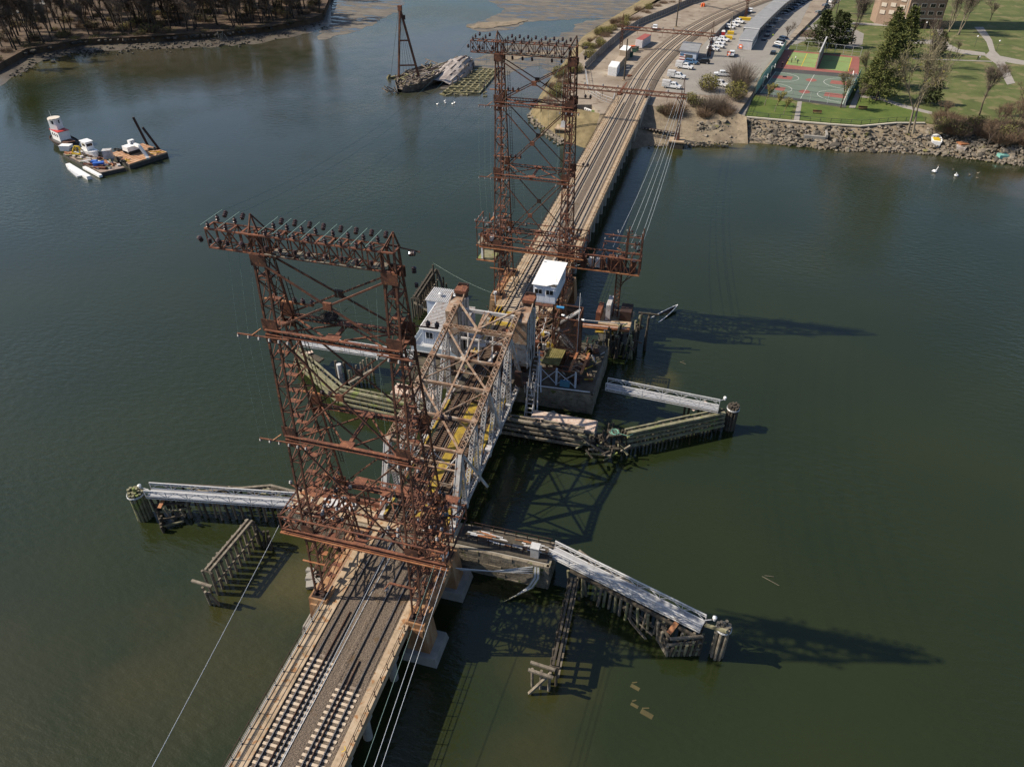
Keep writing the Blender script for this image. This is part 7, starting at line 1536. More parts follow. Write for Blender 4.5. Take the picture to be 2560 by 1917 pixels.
for u, v in ((.0, .27), (.0, .72), (1.0, .27), (1.0, .72)):
    p = uvp(u, v); s = 1 if u < .5 else -1; MB().cyl(p, p + V(0, 0, 3.4), .09, .09, 6).beam(p + V(0, 0, 3.4), p + V(.9 * s, 0, 3.3), .1).build('hoop_post', M['alu'], ct); MB().box(p + V(1.0 * s, 0, 3.5), (.08, 1.8, 1.1)).build('backboard', M['white'], ct)
hb_ = thing('handball_court', 'red and lime green handball courts behind the basketball court', 'handball court', tuple(at(2040, 150, CZ)))
def pq(parent, name, m, pts, dz): MB().prism([(at(x, y, CZ).x, at(x, y, CZ).y) for x, y in pts], CZ - .05, CZ + dz).build(name, M[m], parent)
pq(hb_, 'apron', 'court_red', [(1961, 125), (2150, 143), (2146, 187), (1938, 170)], .016); pq(hb_, 'playing_surface', 'court_lime', [(1981, 131), (2047, 136), (2037, 170), (1966, 162)], .024); pq(hb_, 'playing_surface', 'court_lime', [(2060, 138), (2130, 145), (2120, 180), (2046, 172)], .024)
for a, b, c_ in (((1975, 143), (2044, 148), 'court_red'), ((1970, 153), (2041, 159), 'court_red'), ((2018, 134), (2003, 167), 'yellow_paint'), ((1981, 131), (1966, 162), 'yellow_paint'), ((2130, 145), (2120, 180), 'yellow_paint'), ((2058, 150), (2126, 157), 'court_red')): MB().beam(at(*a, CZ + .032), at(*b, CZ + .032), .2, .012).build('court_line', M[c_], hb_)
a, b = at(2040, 173, CZ), at(2058, 132, CZ); hw = thing('handball_wall', 'tall pale concrete wall dividing the handball courts', 'wall', tuple(a)); zt = PZ + 5.6
MB().beam(a + V(0, 0, 2.8), b + V(0, 0, 2.8), .35, 5.6).build('wall', M['concrete_grey'], hw); MB().beam(a + V(0, 0, 5.65), b + V(0, 0, 5.65), .45, .12).build('coping', M['white_metal'], hw)
slab('handball_lawn', M['grass'], [(1976, 113), (2048, 119), (2046, 128), (1972, 122)], PZ + .07, .2)
# apartment tower ---------------------------------------------------------
M['brick'] = mat('brick', [(.21, .145, .105), (.29, .205, .15)], 1.2, .9, extra=(9, (.24, .17, .13), .55)); M['ledge'] = mat('pale_ledge', [(.46, .40, .34), (.55, .49, .42)], .6, .8)
a, b = at(2258, 72, PZ), at(2348, 74, PZ); a.z = b.z = 0; e = (b - a).normalized(); nn = V(-e.y, e.x, 0); Wd = (b - a).length
ap = thing('apartment_tower', 'brown brick apartment tower on ground floor piers at the edge of the park', 'apartment building', (a.x, a.y, PZ)); H0 = PZ + 4.2; HT = PZ + 58
MB().prism([(p.x, p.y) for p in (a, b, b + nn * 18, a + nn * 18)], H0, HT).build('wall', M['brick'], ap); MB().prism([(p.x, p.y) for p in (a - nn * .1 - e * .1, b - nn * .1 + e * .1, b + nn * 18, a + nn * 18)], H0 - .4, H0).build('ledge', M['ledge'], ap)
MB().prism([(p.x, p.y) for p in (a + nn * 4, b + nn * 4, b + nn * 17, a + nn * 17)], PZ, H0).build('lobby_wall', M['brick'], ap)
for k in range(6): p = a.lerp(b, (k + .15) / 5.3) + nn * .4; MB().box((p.x, p.y, PZ + 1.9), (1.0, .9, 3.9), math.atan2(e.y, e.x)).build('pier', M['brick'], ap)
l0 = a + nn * 2 - e * .2; l1 = l0 - e * 9 + nn * 7.5; MB().prism([(p.x, p.y) for p in (l0, l0 + nn * 14, l1 + nn * 8, l1)], PZ, HT).build('wing_wall', M['brick'], ap)
rzz = math.atan2(e.y, e.x)
for f in range(4):
    z0 = H0 + 1.3 + f * 2.9
    for c in range(4):
        p = a.lerp(b, (.14, .39, .63, .87)[c]); fr = MB().box((p.x - nn.x * .06, p.y - nn.y * .06, z0 + .7), (2.3, .2, 1.6), rzz).build('window', M['ledge'], ap)
        for s in (-.5, .5): q = p + e * s - nn * .18; MB().box((q.x, q.y, z0 + .72), (.92, .06, 1.3), rzz).build('pane', M['glass'], fr)
    for c in range(3):
        p = l0.lerp(l1, (c + .5) / 3); dd = (l1 - l0).normalized(); n2 = V(dd.y, -dd.x, 0) * -1; MB().box((p.x, p.y, z0 - .6 + (c % 2) * .4), (2.2, .5, 1.5), math.atan2(dd.y, dd.x)).build('balcony', M['ledge'], ap)
MB().beam(V(l0.x, l0.y, PZ + 2), V(l0.x, l0.y, HT), .6, .5).build('ledge', M['ledge'], ap)
# the sandy point with its painted wall
t = thing('painted_wall', 'low curved concrete wall covered in bubble letter graffiti on the sandy point', 'wall', tuple(at(1478, 285, -2.6)))
wl = [at(x, y, -3.4) for x, y in ((1436, 272), (1448, 279), (1462, 286), (1478, 292), (1496, 295), (1514, 296))]
cs = ('white', 'white', 'white', 'court_lime', 'pink'); M['pink'] = mat('pink_spray', [(.36, .16, .26), (.5, .3, .36)], 1.5, .8)
for i, (a, b) in enumerate(zip(wl[:-1], wl[1:])):
    MB().beam(a + V(0, 0, .9), b + V(0, 0, .9), .35, 2.2).build('wall_panel', M[cs[i]], t); MB().beam(a + V(-.2, -.9, -.1), b + V(-.2, -.9, -.1), 1.6, .3).build('footing', M['concrete'], t)
    if i < 3:
        d = (b - a); L_ = d.length; d.normalize(); n_ = V(d.y, -d.x, 0) * .2
        for k in range(3):
            c = a + d * (L_ * (k + .5) / 3) + n_ + V(0, 0, .95); m = MB(); r_ = L_ / 7.5
            pts = [c + d * (r_ * math.cos(q)) + V(0, 0, .8 * math.sin(q)) for q in [.6 + (5.0 if (k + i) % 2 else 3.9) * j / 9 for j in range(10)]]
            for u_, v_ in zip(pts[:-1], pts[1:]): m.beam(u_, v_, .12, .2)
            m.beam(c - d * r_ + V(0, 0, -.7), c + d * r_ * (.2 if k % 2 else .9) + V(0, 0, .1), .1, .18); m.build('graffiti_letter', M['car_blue'] if i == 0 else M['asphalt_dark'], t)
bp = at(1612, 311, -3.9); be = at(1656, 300, -3.9); d = be - bp; L_ = d.length; d.normalize(); t = thing('beached_boat', 'grey motorboat beached in the shade beside the far abutment', 'boat', tuple(bp)); hull(t, bp, d, L_, 3.0, -4.6, -3.2, .5, 'hull', 'white_metal'); MB().beam(bp + d * .5 + V(0, 0, .8), bp + d * (L_ * .55) + V(0, 0, .8), 2.5, .3).build('cover', M['car_grey'], t); MB().beam(bp + d * (L_ * .55) + V(0, 0, 1.1), bp + d * (L_ * .68) + V(0, 0, .9), 2.1, .5).build('windscreen', M['glass'], t)
p = at(2340, 362, -3.8); t = thing('beached_boat', 'white and yellow boat hull tipped up on the right shore', 'boat', tuple(p)); hull(t, p, V(.12, .99, 0), 6.2, 2.8, -4.6, -2.9, .55, 'hull', 'white'); MB().box(p + V(.2, 2.2, .9), (1.7, 2.4, .3)).build('deck', M['yellow_paint'], t)
p = at(2400, 378, -4.4); t = thing('beached_boat', 'broken tan and white boat hull lying in the rocks farther right', 'boat', tuple(p)); hull(t, p, V(.3, .95, 0), 5.6, 2.8, -5.0, -3.4, .55, 'hull', 'bleached'); MB().box(p + V(.9, 3.2, 1.2), (2.4, 2.2, .3), .4).build('deck', M['rust_orange'], t)
p = at(2505, 395, -4.6); tag(MB().box(p + V(0, 0, .5), (2.4, 2.0, 1.0), .2).build('crate', M['green_screen']), 'faded green crate among the rocks near the right edge', 'crate')
t = thing('culvert', 'concrete culvert mouth with a round pipe in the rocks below the lawn', 'culvert', tuple(at(2050, 350, -4))); c = at(2034, 358, WZ + .3)
MB().span((c.x - 3, c.y - .4, WZ - .5), (c.x + 2.8, c.y + .4, -2.9)).build('headwall', M['concrete_grey'], t); MB().span((c.x + 2.8, c.y, WZ - .5), (c.x + 3.4, c.y + 7, -2.4)).build('wing_wall', M['concrete_grey'], t); MB().span((c.x + 3.4, c.y + 6.4, WZ - .5), (c.x + 11, c.y + 7, -2.2)).build('back_wall', M['concrete_grey'], t); MB().cyl((c.x + 5.2, c.y + 6.45, -3.4), (c.x + 5.2, c.y + 6.2, -3.4), 1.0, 1.0, 14).build('pipe_mouth', M['black'], t)
# rocks ------------------------------------------------------------------
def rock_mesh(seed, m):
    rr = random.Random(seed); bm = bmesh.new(); bmesh.ops.create_icosphere(bm, subdivisions=1, radius=1)
    for v in bm.verts: v.co *= rr.uniform(.7, 1.15); v.co.z *= .6
    me = bpy.data.meshes.new('rock_mesh'); bm.to_mesh(me); bm.free(); me.materials.append(M[m]); return me
RK = [rock_mesh(i, 'rock') for i in range(6)]; RD = [rock_mesh(i + 20, 'rock_dark') for i in range(3)]
tl = [(1740, 300), (1862, 296), (1981, 306), (2076, 314), (2152, 319), (2240, 311), (2310, 312), (2440, 330), (2560, 362)]; bl_ = [(1740, 350), (1862, 352), (1980, 366), (2094, 379), (2150, 380), (2210, 382), (2326, 387), (2440, 402), (2560, 416)]
def lin(L_, x):
    for a, b in zip(L_[:-1], L_[1:]):
        if a[0] <= x <= b[0]: return a[1] + (b[1] - a[1]) * (x - a[0]) / (b[0] - a[0])
    return L_[-1][1]
rs = random.Random(33); SZ = {.45: 'small', .6: 'smallish', .75: 'medium', .95: 'large', 1.3: 'huge'}
def rock_label(x, f, s): return '%s grey boulder %s, %s' % (SZ[s], 'high up the shore slope' if f < .35 else 'halfway down the shore slope' if f < .68 else 'at the waterline', 'on the bank right of the beach' if x < 1860 else 'below the left shore lawn' if x < 1975 else 'below the footpath end' if x < 2020 else 'by the culvert' if x < 2090 else 'below the right shore lawn' if x < 2230 else 'below the large pale tree' if x < 2320 else 'around the beached boats' if x < 2440 else 'at the far right end')
def put_rock(me, p, s, lab, grp):
    o = bpy.data.objects.new('boulder', me); COL.objects.link(o); o.location = p; o.scale = (s * rs.uniform(.8, 1.5), s * rs.uniform(.7, 1.1), s * rs.uniform(.6, 1.0)); o.rotation_euler = (rs.uniform(-.5, .5), rs.uniform(-.5, .5), rs.uniform(0, 6.3)); tag(o, lab, 'boulder', grp); return o
for k in range(270):
    x = rs.uniform(1750, 2340) if k < 205 else rs.uniform(2340, 2560); f = rs.betavariate(1.6, 1.4); ya, yb_ = lin(tl, x), lin(bl_, x); zf = -1.75 + (WZ + .1 + 1.75) * f; sz_ = rs.choice((.45, .6, .75, .95, 1.3)); put_rock(rs.choice(RK if rs.random() < .72 else RD), at(x, ya + (yb_ - ya) * f, zf), sz_, rock_label(x, f, sz_), 'riprap boulders on the right shore')
sm = MB()
def scree(n, fx, smin, smax, mname, label):
    sm = MB()
    for _ in range(n):
        p = fx(); s = rs.uniform(smin, smax); sm.box(p, (s * rs.uniform(.8, 1.6), s, s * rs.uniform(.5, .9)), 0, Matrix.Rotation(rs.uniform(-.6, .6), 3, 'X') @ Matrix.Rotation(rs.uniform(0, 6), 3, 'Z'))
    tag(sm.build('rubble', M[mname]), label, 'rubble', kind='stuff')
def f1_():
    x = rs.uniform(1740, 2560); f = rs.betavariate(1.6, 1.2); ya, yb_ = lin(tl, x), lin(bl_, x); return at(x, ya + (yb_ - ya) * f, -1.75 + (WZ + .1 + 1.75) * f)
scree(1500, f1_, .2, .7, 'rock', 'small grey stones between the boulders of the right shore')
def f2_():
    f = rs.random(); x = 1322 + 78 * f; y = 286 + 62 * f + rs.gauss(0, 9); return at(x + rs.uniform(-3, 12), y, WZ + .15)
scree(420, f2_, .3, .9, 'rock', 'pale stones edging the sandy point left of the far viaduct')
def f3_(): x = rs.uniform(1620, 1830); return at(x, rs.uniform(345, 366), WZ + .35)
scree(260, f3_, .15, .5, 'rock', 'small stones strewn over the muddy beach right of the viaduct')
def f4_():
    x = rs.uniform(20, 800); L_ = [(0, 195), (155, 132), (389, 116), (622, 100), (805, 55)]; return at(x, lin(L_, x) + rs.gauss(0, 7), WZ + .3)
scree(420, f4_, .25, .9, 'rock_dark', 'dark stones on the mud below the wood at the left')
def f5_():
    x = rs.uniform(60, 810); L_ = [(0, 168), (66, 130), (117, 118), (202, 102), (389, 95), (544, 84), (661, 71), (805, 40)]; return at(x, lin(L_, x) + rs.uniform(-3, 4), WZ + rs.uniform(1, 2))
scree(500, f5_, .5, 1.3, 'rock_dark', 'black rocks along the foot of the wooded bank')
# people -----------------------------------------------------------------
def person(p, top, legs, lab, step=.22, rz=0):
    t = thing('person', lab, 'person', tuple(p), 'people in the park'); c, s = math.cos(rz), math.sin(rz)
    def q(x, y, z): return V(p.x + x * c - y * s, p.y + x * s + y * c, p.z + z)
    m = MB(); m.cyl(q(0, .1, .9), q(step, .11, .03), .1, .06, 6).cyl(q(0, -.1, .9), q(-step, -.11, .03), .1, .06, 6).box(q(step + .06, .11, .04), (.24, .09, .08), rz).box(q(-step + .06, -.11, .04), (.24, .09, .08), rz); m.build('trousers', M[legs], t)
    m = MB(); m.lathe(q(0, 0, .86), [(.15, 0), (.17, .1), (.2, .45), (.16, .58), (.06, .62)], 8).cyl(q(0, .22, 1.4), q(.2, .28, .95), .07, .045, 6).cyl(q(0, -.22, 1.4), q(-.15, -.28, .95), .07, .045, 6); m.build('jacket', M[top], t)
    m = MB(); m.lathe(q(.02, 0, 1.46), [(.05, 0), (.06, .05), (.1, .1), (.11, .2), (.06, .29)], 8); m.build('head', mat('skin', [(.35, .2, .14)], rough=.6) if 'skin' not in bpy.data.materials else bpy.data.materials['skin'], t)
    return t
M['vest'] = mat('vest', [(.5, .7, .05)], rough=.6)
for x, y, tp, lg, lab in ((1970, 153, 'car_navy', 'car_black', 'person in dark clothes at the left of the lime handball court'), (1978, 157, 'car_grey', 'car_black', 'person in grey crouching pose on the lime handball court'), (1988, 152, 'white', 'car_grey', 'person in a white top on the lime handball court'), (1993, 160, 'car_navy', 'car_black', 'person in dark blue beside the one in white'), (1955, 168, 'car_black', 'car_black', 'person in black at the red edge of the handball court'), (2443, 152, 'car_black', 'car_black', 'person in black walking by the park path crossing'), (2447, 151, 'white', 'car_grey', 'person in white walking beside the one in black'), (1931, 96, 'vest', 'car_navy', 'worker in a yellow vest beside the parked black cars'), (2499, 196, 'car_black', 'car_navy', 'person in dark clothes on the path near the right edge')): person(at(x, y, PZ + .06), tp, lg, lab, .2, R.uniform(0, 6))
for x, y, lab in ((2042, 285, 'brown park bench on the shore lawn, left of the bare tree'), (2156, 275, 'brown park bench in the shade of the dark conifers')):
    p = at(x, y, PZ + .02); t = thing('park_bench', lab, 'bench', tuple(p), 'park benches')
    MB().box(p + V(0, 0, .45), (2.6, .5, .08)).build('seat', M['rust'], t); MB().box(p + V(0, .3, .8), (2.6, .08, .5)).build('backrest', M['rust'], t)
    for s in (-1, 1): MB().box(p + V(1.0 * s, .05, .22), (.12, .5, .44)).build('leg', M['asphalt_dark'], t)
for x, y, lab in ((2436, 118, 'park lamp with a white globe left of the path crossing'), (2310, 82, 'park lamp with a white globe before the apartment tower'), (2490, 130, 'park lamp right of the path crossing')):
    p = at(x, y, PZ); t = thing('park_lamp', lab, 'lamp post', tuple(p), 'park lamps'); MB().cyl(p, p + V(0, 0, 3.6), .07, .05, 6).build('post', M['asphalt_dark'], t); MB().lathe(p + V(0, 0, 3.6), [(.1, 0), (.3, .2), (.3, .4), (.1, .6)], 8).build('lamp_globe', M['white'], t)
# ------------------------------------------------------------------ vegetation
M['bark'] = mat('bark', [(.055, .042, .033), (.11, .088, .07)], 1.5, .95); M['bark_dark'] = mat('dark_bark', [(.022, .017, .014), (.05, .04, .033)], 1.5, .95)
M['bark_pale'] = mat('pale_bark', [(.15, .125, .09), (.27, .23, .17)], 1.2, .9)
M['twig'] = mat('twigs', [(.11, .085, .066), (.19, .15, .118)], .35, .95); M['twig_wood'] = mat('wood_twigs', [(.09, .066, .05), (.17, .13, .10), (.24, .19, .15)], .12, .95); M['twig_dark'] = mat('dark_twigs', [(.07, .052, .04), (.13, .098, .075)], .2, .95)
M['twig_pale'] = mat('pale_twigs', [(.16, .14, .085), (.24, .21, .13)], .35, .95); M['bud'] = mat('spring_buds', [(.14, .13, .03), (.23, .20, .05)], .5, .9)
M['needle'] = mat('pine_needles', [(.045, .06, .012), (.085, .10, .022), (.155, .15, .04)], .6, .9); M['needle_dark'] = mat('dark_needles', [(.032, .045, .01), (.065, .08, .02)], .6, .9)
M['brush'] = mat('dry_brush', [(.10, .062, .04), (.17, .115, .075), (.21, .155, .10)], .5, .95); M['leaf_yellow'] = mat('young_leaves', [(.11, .11, .022), (.2, .175, .04)], .5, .9); M['leaf_olive'] = mat('olive_leaves', [(.06, .07, .018), (.12, .11, .03)], .5, .9)
def rvec(rr): 
    while True:
        v = Vector((rr.uniform(-1, 1), rr.uniform(-1, 1), rr.uniform(-1, 1)))
        if .05 < v.length < 1: return v.normalized()
def blade(mb, p, d, l, w, rr):
    s = d.cross(rvec(rr)); s = s.normalized() * (w / 2) if s.length > 1e-4 else V(w / 2, 0, 0); q = p + d * l; mb.add([p - s, p + s, q + s * .4, q - s * .4], [(0, 1, 2, 3)])
def bare_tree(h, seed, trunk_m, twig_m, spread=.5, twigs=900, stems=1, leaf=None, nleaf=0, tw=.05, base_r=None):
    rr = random.Random(seed); tk, tg, lf = MB(), MB(), MB(); tips = []
    def grow(p, d, l, r, lev):
        q = p + d * l; tk.cyl(p, q, r, r * .68, 6 if lev < 2 else 4, False)
        if lev >= 4 or r < .018: tips.append((q, d)); return
        n = 2 if lev == 0 else rr.choice((2, 3, 3))
        for k in range(n):
            e = (d + rvec(rr) * spread * (1.0 if k else .55) + V(0, 0, .16)).normalized(); grow(q, e, l * rr.uniform(.66, .95), r * rr.uniform(.5, .68), lev + 1)
        if lev > 0: tips.append((q, d)); tips.append((p.lerp(q, .5), d))
    for s in range(stems):
        d = (V(0, 0, 1) + rvec(rr) * (.1 if stems == 1 else .28)).normalized(); grow(V(rr.uniform(-.4, .4) * (stems > 1), rr.uniform(-.4, .4) * (stems > 1), -.4), d, h * rr.uniform(.2, .27), (base_r or h * .019) * (1 if stems == 1 else .75), 0)
    for k in range(twigs):
        p, d = rr.choice(tips); e = (d + rvec(rr) * .9 + V(0, 0, .1)).normalized(); l = h * rr.uniform(.03, .1); a = p + rvec(rr) * h * .02; blade(tg, a, e, l, tw, rr)
        for _ in range(2): blade(tg, a + e * l * rr.random(), (e + rvec(rr) * .8).normalized(), l * .6, tw * .7, rr)
    for k in range(nleaf): p, d = rr.choice(tips); blade(lf, p + rvec(rr) * h * rr.uniform(.01, .07), rvec(rr), .3, .22, rr)
    def me(mb, m, nm): x = bpy.data.meshes.new(nm); x.from_pydata(mb.v, [], mb.f); x.materials.append(M[m]); return x
    return [('trunk', me(tk, trunk_m, 'trunk_mesh')), ('crown', me(tg, twig_m, 'crown_mesh'))] + ([('leaves', me(lf, leaf, 'leaves_mesh'))] if nleaf else [])
def conifer(h, r, seed, m='needle', n=2600, ragged=.35):
    rr = random.Random(seed); tk, cr = MB(), MB(); tk.cyl((0, 0, -.4), (0, 0, h * .95), h * .018, .05, 7); lv_ = 15
    for i in range(lv_):
        f = (i + .5) / lv_; z = h * (.08 + .9 * f); rad = r * min(1, (1 - f) * 1.35) ** .7 * rr.uniform(1 - ragged, 1.12) + .3; nb = rr.randint(5, 8); a0 = rr.uniform(0, 6)
        for b in range(nb):
            a = a0 + 2 * PI * b / nb + rr.uniform(-.3, .3); L_ = rad * rr.uniform(.6, 1.15); tip = V(math.cos(a) * L_, math.sin(a) * L_, z - L_ * rr.uniform(.05, .3) + .4); base = V(0, 0, z); tk.cyl(base, tip, .07, .02, 4, False)
            for k in range(int(n / lv_ / nb)):
                t_ = rr.uniform(.25, 1.05); p = base.lerp(tip, t_) + rvec(rr) * L_ * .16; d = ((tip - base).normalized() + rvec(rr) * .8 + V(0, 0, .25)).normalized(); blade(cr, p, d, rr.uniform(.5, 1.0), rr.uniform(.22, .42), rr)
    def me(mb, mm, nm): x = bpy.data.meshes.new(nm); x.from_pydata(mb.v, [], mb.f); x.materials.append(M[mm]); return x
    return [('trunk', me(tk, 'bark_dark', 'trunk_mesh')), ('crown', me(cr, m, 'crown_mesh'))]
def bush(h, r, seed, stick, leaf, n=500, nl=400):
    rr = random.Random(seed); st, lf = MB(), MB()
    for k in range(n):
        a, q = rr.uniform(0, 6.28), r * math.sqrt(rr.random()) * .7; p = V(q * math.cos(a), q * math.sin(a), -.1 + h * .25 * rr.random()); d = (V(math.cos(a) * .5, math.sin(a) * .5, 1) + rvec(rr) * .6).normalized(); blade(st, p, d, h * rr.uniform(.35, .85), .055, rr)
    for k in range(nl):
        v = rvec(rr) * rr.random() ** .4; blade(lf, V(v.x * r, v.y * r, h * .5 + v.z * h * .45), rvec(rr), rr.uniform(.25, .5), rr.uniform(.16, .3), rr)
    def me(mb, mm, nm): x = bpy.data.meshes.new(nm); x.from_pydata(mb.v, [], mb.f); x.materials.append(M[mm]); return x
    return [('stems', me(st, stick, 'stems_mesh'))] + ([('leaves', me(lf, leaf, 'leaves_mesh'))] if nl else [])
def plant(name, parts, p, lab, cat, grp=None, sc=1.0, rz=None):
    t = thing(name, lab, cat, (0, 0, 0), grp)
    for nm, me in parts: o = bpy.data.objects.new(nm, me); COL.objects.link(o); o.parent = t
    t.location = p; t.rotation_euler = (0, 0, R.uniform(0, 6.28) if rz is None else rz); t.scale = (sc, sc, sc * R.uniform(.94, 1.06)); return t
rf = random.Random(91)
FT = [bare_tree(19, 200 + i, 'bark_dark', 'twig_wood', .45, 1500, 1 if i % 3 else 2, 'leaf_olive' if i % 2 else None, 120 if i % 2 else 0, .1) for i in range(7)]
def wood_label(x, y, yb_, sc, what): return '%s %s %s, %s' % (('small', 'middling', 'tall')[0 if sc < .9 else 1 if sc < 1.1 else 2], what, 'at the bank edge' if yb_ - y < 14 else 'midway into the wood' if yb_ - y < 45 else 'deep in the wood', ('left end by the road', 'left third', 'right of the black rocks', 'centre, left of the toppled tree', 'behind the toppled tree', 'right third', 'right tip of the wood')[min(6, max(0, int((x + 40) / 122)))])
FL = 'dark bare tree in the wood behind the muddy shore at the left'
shore_line = [(-40, 182), (0, 157), (66, 121), (117, 113), (202, 97), (389, 89), (544, 78), (661, 66), (770, 47), (805, 35)]
for k in range(185):
    x = rf.uniform(-40, 812); yb_ = lin(shore_line, x); y = yb_ - 3 - rf.betavariate(1.1, 1.5) * (yb_ + 40)
    if -115 < y - yb_ and abs((y - 60) - (x - 40) * -.38) < 9 and x < 150: continue
    p = at(x, y, -2.5); i = rf.randrange(7); sc = rf.uniform(.75, 1.3); plant('bare_tree', FT[i], p, wood_label(x, y, yb_, sc, 'bare tree' if i % 3 else 'forked bare tree'), 'tree', 'bare trees of the left wood', sc)
FB = [bush(2.6, 2.4, 300, 'twig_dark', 'leaf_olive', 420, 120), bush(2.2, 2.8, 301, 'brush', 'leaf_yellow', 420, 160), bush(1.8, 2.4, 302, 'brush', 'leaf_olive', 420, 0)]
for k in range(110):
    x = rf.uniform(-40, 815); yb_ = lin(shore_line, x); y = yb_ - 2 - rf.betavariate(1, 1.6) * (yb_ + 20); i = rf.randrange(3); sc = rf.uniform(.7, 1.6); plant('shrub', FB[i], at(x, y, -2.5), wood_label(x, y, yb_, sc * .7, ('dark green shrub', 'yellowish shrub', 'leafless brown shrub')[i]), 'shrub', 'undergrowth shrubs of the left wood', sc)
p = at(560, 82, -3.6); t = thing('fallen_tree', 'pale uprooted tree toppled onto the mud below the left wood', 'fallen tree', tuple(p)); m = MB(); rr9 = random.Random(5)
for k in range(9): q = p + V(rr9.uniform(-1, 1), -1, rr9.uniform(-.3, 1)); m.tube([q, q + V(rr9.uniform(-3, 3), -3, rr9.uniform(-1.5, .6)), q + V(rr9.uniform(-6, 6), -5.5, -1.6)], .16, 5)
m.build('branches', M['bark_pale'], t)
for k in range(60):
    x = rf.uniform(-30, 812); yb_ = lin(shore_line, x); plant('shrub', FB[k % 3], at(x, yb_ + rf.uniform(0, 7), -3.6), '%s overhanging the bank of the left wood, %s' % (('dark green shrub', 'yellowish shrub', 'leafless brown shrub')[k % 3], ('at the left end', 'above the black rocks', 'left of the centre', 'at the centre', 'by the toppled tree', 'right third', 'at the right tip')[min(6, max(0, int((x + 40) / 122)))]), 'shrub', 'shrubs overhanging the left bank', rf.uniform(.5, 1.0))
# park trees
PT = lambda i, **k: bare_tree(seed=400 + i, **k)
A1 = PT(1, h=13, trunk_m='bark', twig_m='twig_pale', twigs=900, spread=.45, leaf='bud', nleaf=260); A2 = PT(2, h=8, trunk_m='bark_pale', twig_m='bud', twigs=300, spread=.5, leaf='bud', nleaf=320); A3 = PT(3, h=17, trunk_m='bark_pale', twig_m='twig_pale', twigs=1300, stems=2, spread=.55, leaf='bud', nleaf=200, tw=.06)
A4 = PT(4, h=17, trunk_m='bark', twig_m='twig', twigs=1500, spread=.5, tw=.055); A5 = PT(5, h=20, trunk_m='bark_pale', twig_m='twig', twigs=1600, stems=3, tw=.055, spread=.42); A6 = PT(6, h=11, trunk_m='bark_dark', twig_m='twig', twigs=600, spread=.6); A7 = PT(7, h=12, trunk_m='bark', twig_m='brush', twigs=900, stems=2, spread=.7); A8 = PT(8, h=15, trunk_m='bark_dark', twig_m='twig_dark', twigs=500, spread=.5)
for parts, x, y, sc, lab in ((A1, 2101, 270, 1.0, 'bare budding tree at the right end of the basketball court'), (A2, 1911, 264, 1.0, 'yellowish young tree on the shore lawn nearest the service road'), (A2, 1936, 280, .9, 'yellowish young tree on the shore lawn, middle of three'), (A2, 1958, 288, .75, 'small yellowish tree on the shore lawn next to the footpath'),
        (A3, 2277, 328, 1.55, 'large pale two stemmed tree leaning over the sea wall'), (A8, 2312, 172, 1.1, 'dark forked bare tree in the middle of the park lawn'), (A8, 2320, 190, .95, 'dark bare tree close in front of the forked one on the lawn'), (A5, 2372, 80, 1.1, 'tall bare triple stemmed tree right of the apartment tower'), (A5, 2396, 88, .95, 'bare pale tree at the fork of paths right of the apartment tower'),
        (A6, 2475, 52, 1.1, 'bare tree standing in the shadow of the apartment tower'), (A4, 2128, 112, 1.15, 'tall bare tree beside the small turning circle'), (A4, 2070, 60, .9, 'bare tree beside the road verge at the top'), (A4, 2090, 35, .9, 'bare tree among the parked cars at the top'), (A6, 1967, 100, .8, 'small bare street tree near the green court fence'), (A6, 2392, 136, .6, 'small round bare tree beside the curved park path'),
        (A4, 2448, 290, .95, 'bare spreading tree on the lawn near the right shore'), (A7, 2530, 340, 1.1, 'brown bare tree in the thicket at the right edge'), (A7, 2556, 300, 1.2, 'brown bare tree at the very right edge of the park'), (A7, 2490, 330, .9, 'brown tangled tree in the shore thicket'), (A6, 2150, 255, .6, 'thin bare tree by the path behind the shore lawn'), (A7, 2352, 300, .6, 'small many stemmed bare tree behind the sea wall end'), (A7, 2470, 362, .8, 'crooked bare tree leaning over the right shore rocks'), (A1, 2160, 200, .8, 'budding tree between the court and the dark conifers')):
    plant('bare_tree', parts, at(x, y, PZ), lab, 'tree', 'bare trees of the park', sc)
C1, C2, C3 = conifer(15, 5.2, 501, n=3000), conifer(19, 5.5, 502, n=3400), conifer(9, 3.2, 503, 'needle_dark', 1500)
C4 = conifer(11, 5.4, 504, 'needle_dark', 2600, .5)
for parts, x, y, sc, lab in ((C4, 2050, 116, 1.15, 'dark bushy pine above the handball courts, left of the pair'), (C4, 2096, 118, 1.05, 'dark bushy pine above the handball courts, right of the pair'), (C2, 2190, 252, 1.05, 'tallest dark conifer, at the right corner of the ball courts'), (C1, 2218, 218, 1.1, 'dark conifer just behind the tallest one'), (C2, 2215, 172, 1.0, 'dark conifer in the middle of the conifer row'), (C1, 2255, 140, 1.15, 'dark conifer at the back of the row near the apartment tower'),
        (C1, 2168, 240, .8, 'low dark conifer left of the tallest one'), (C3, 2345, 138, .9, 'small round dark conifer beside the curved path'), (C3, 2325, 262, .95, 'small dark conifer beside the large pale tree'), (C3, 2092, 68, .7, 'small green conifer by the turning circle'), (C1, 2228, 100, .8, 'conifer in front of the apartment tower ledge')): plant('conifer', parts, at(x, y, PZ), lab, 'tree', 'conifers of the park', sc)
B = {'y': bush(5.0, 3.0, 601, 'twig', 'leaf_yellow', 420, 900), 'b': bush(3.2, 2.6, 602, 'brush', 'leaf_olive', 800, 0), 'o': bush(3.0, 2.5, 603, 'twig', 'leaf_olive', 500, 350), 't': bush(6.5, 2.6, 604, 'twig', 'leaf_olive', 900, 0)}
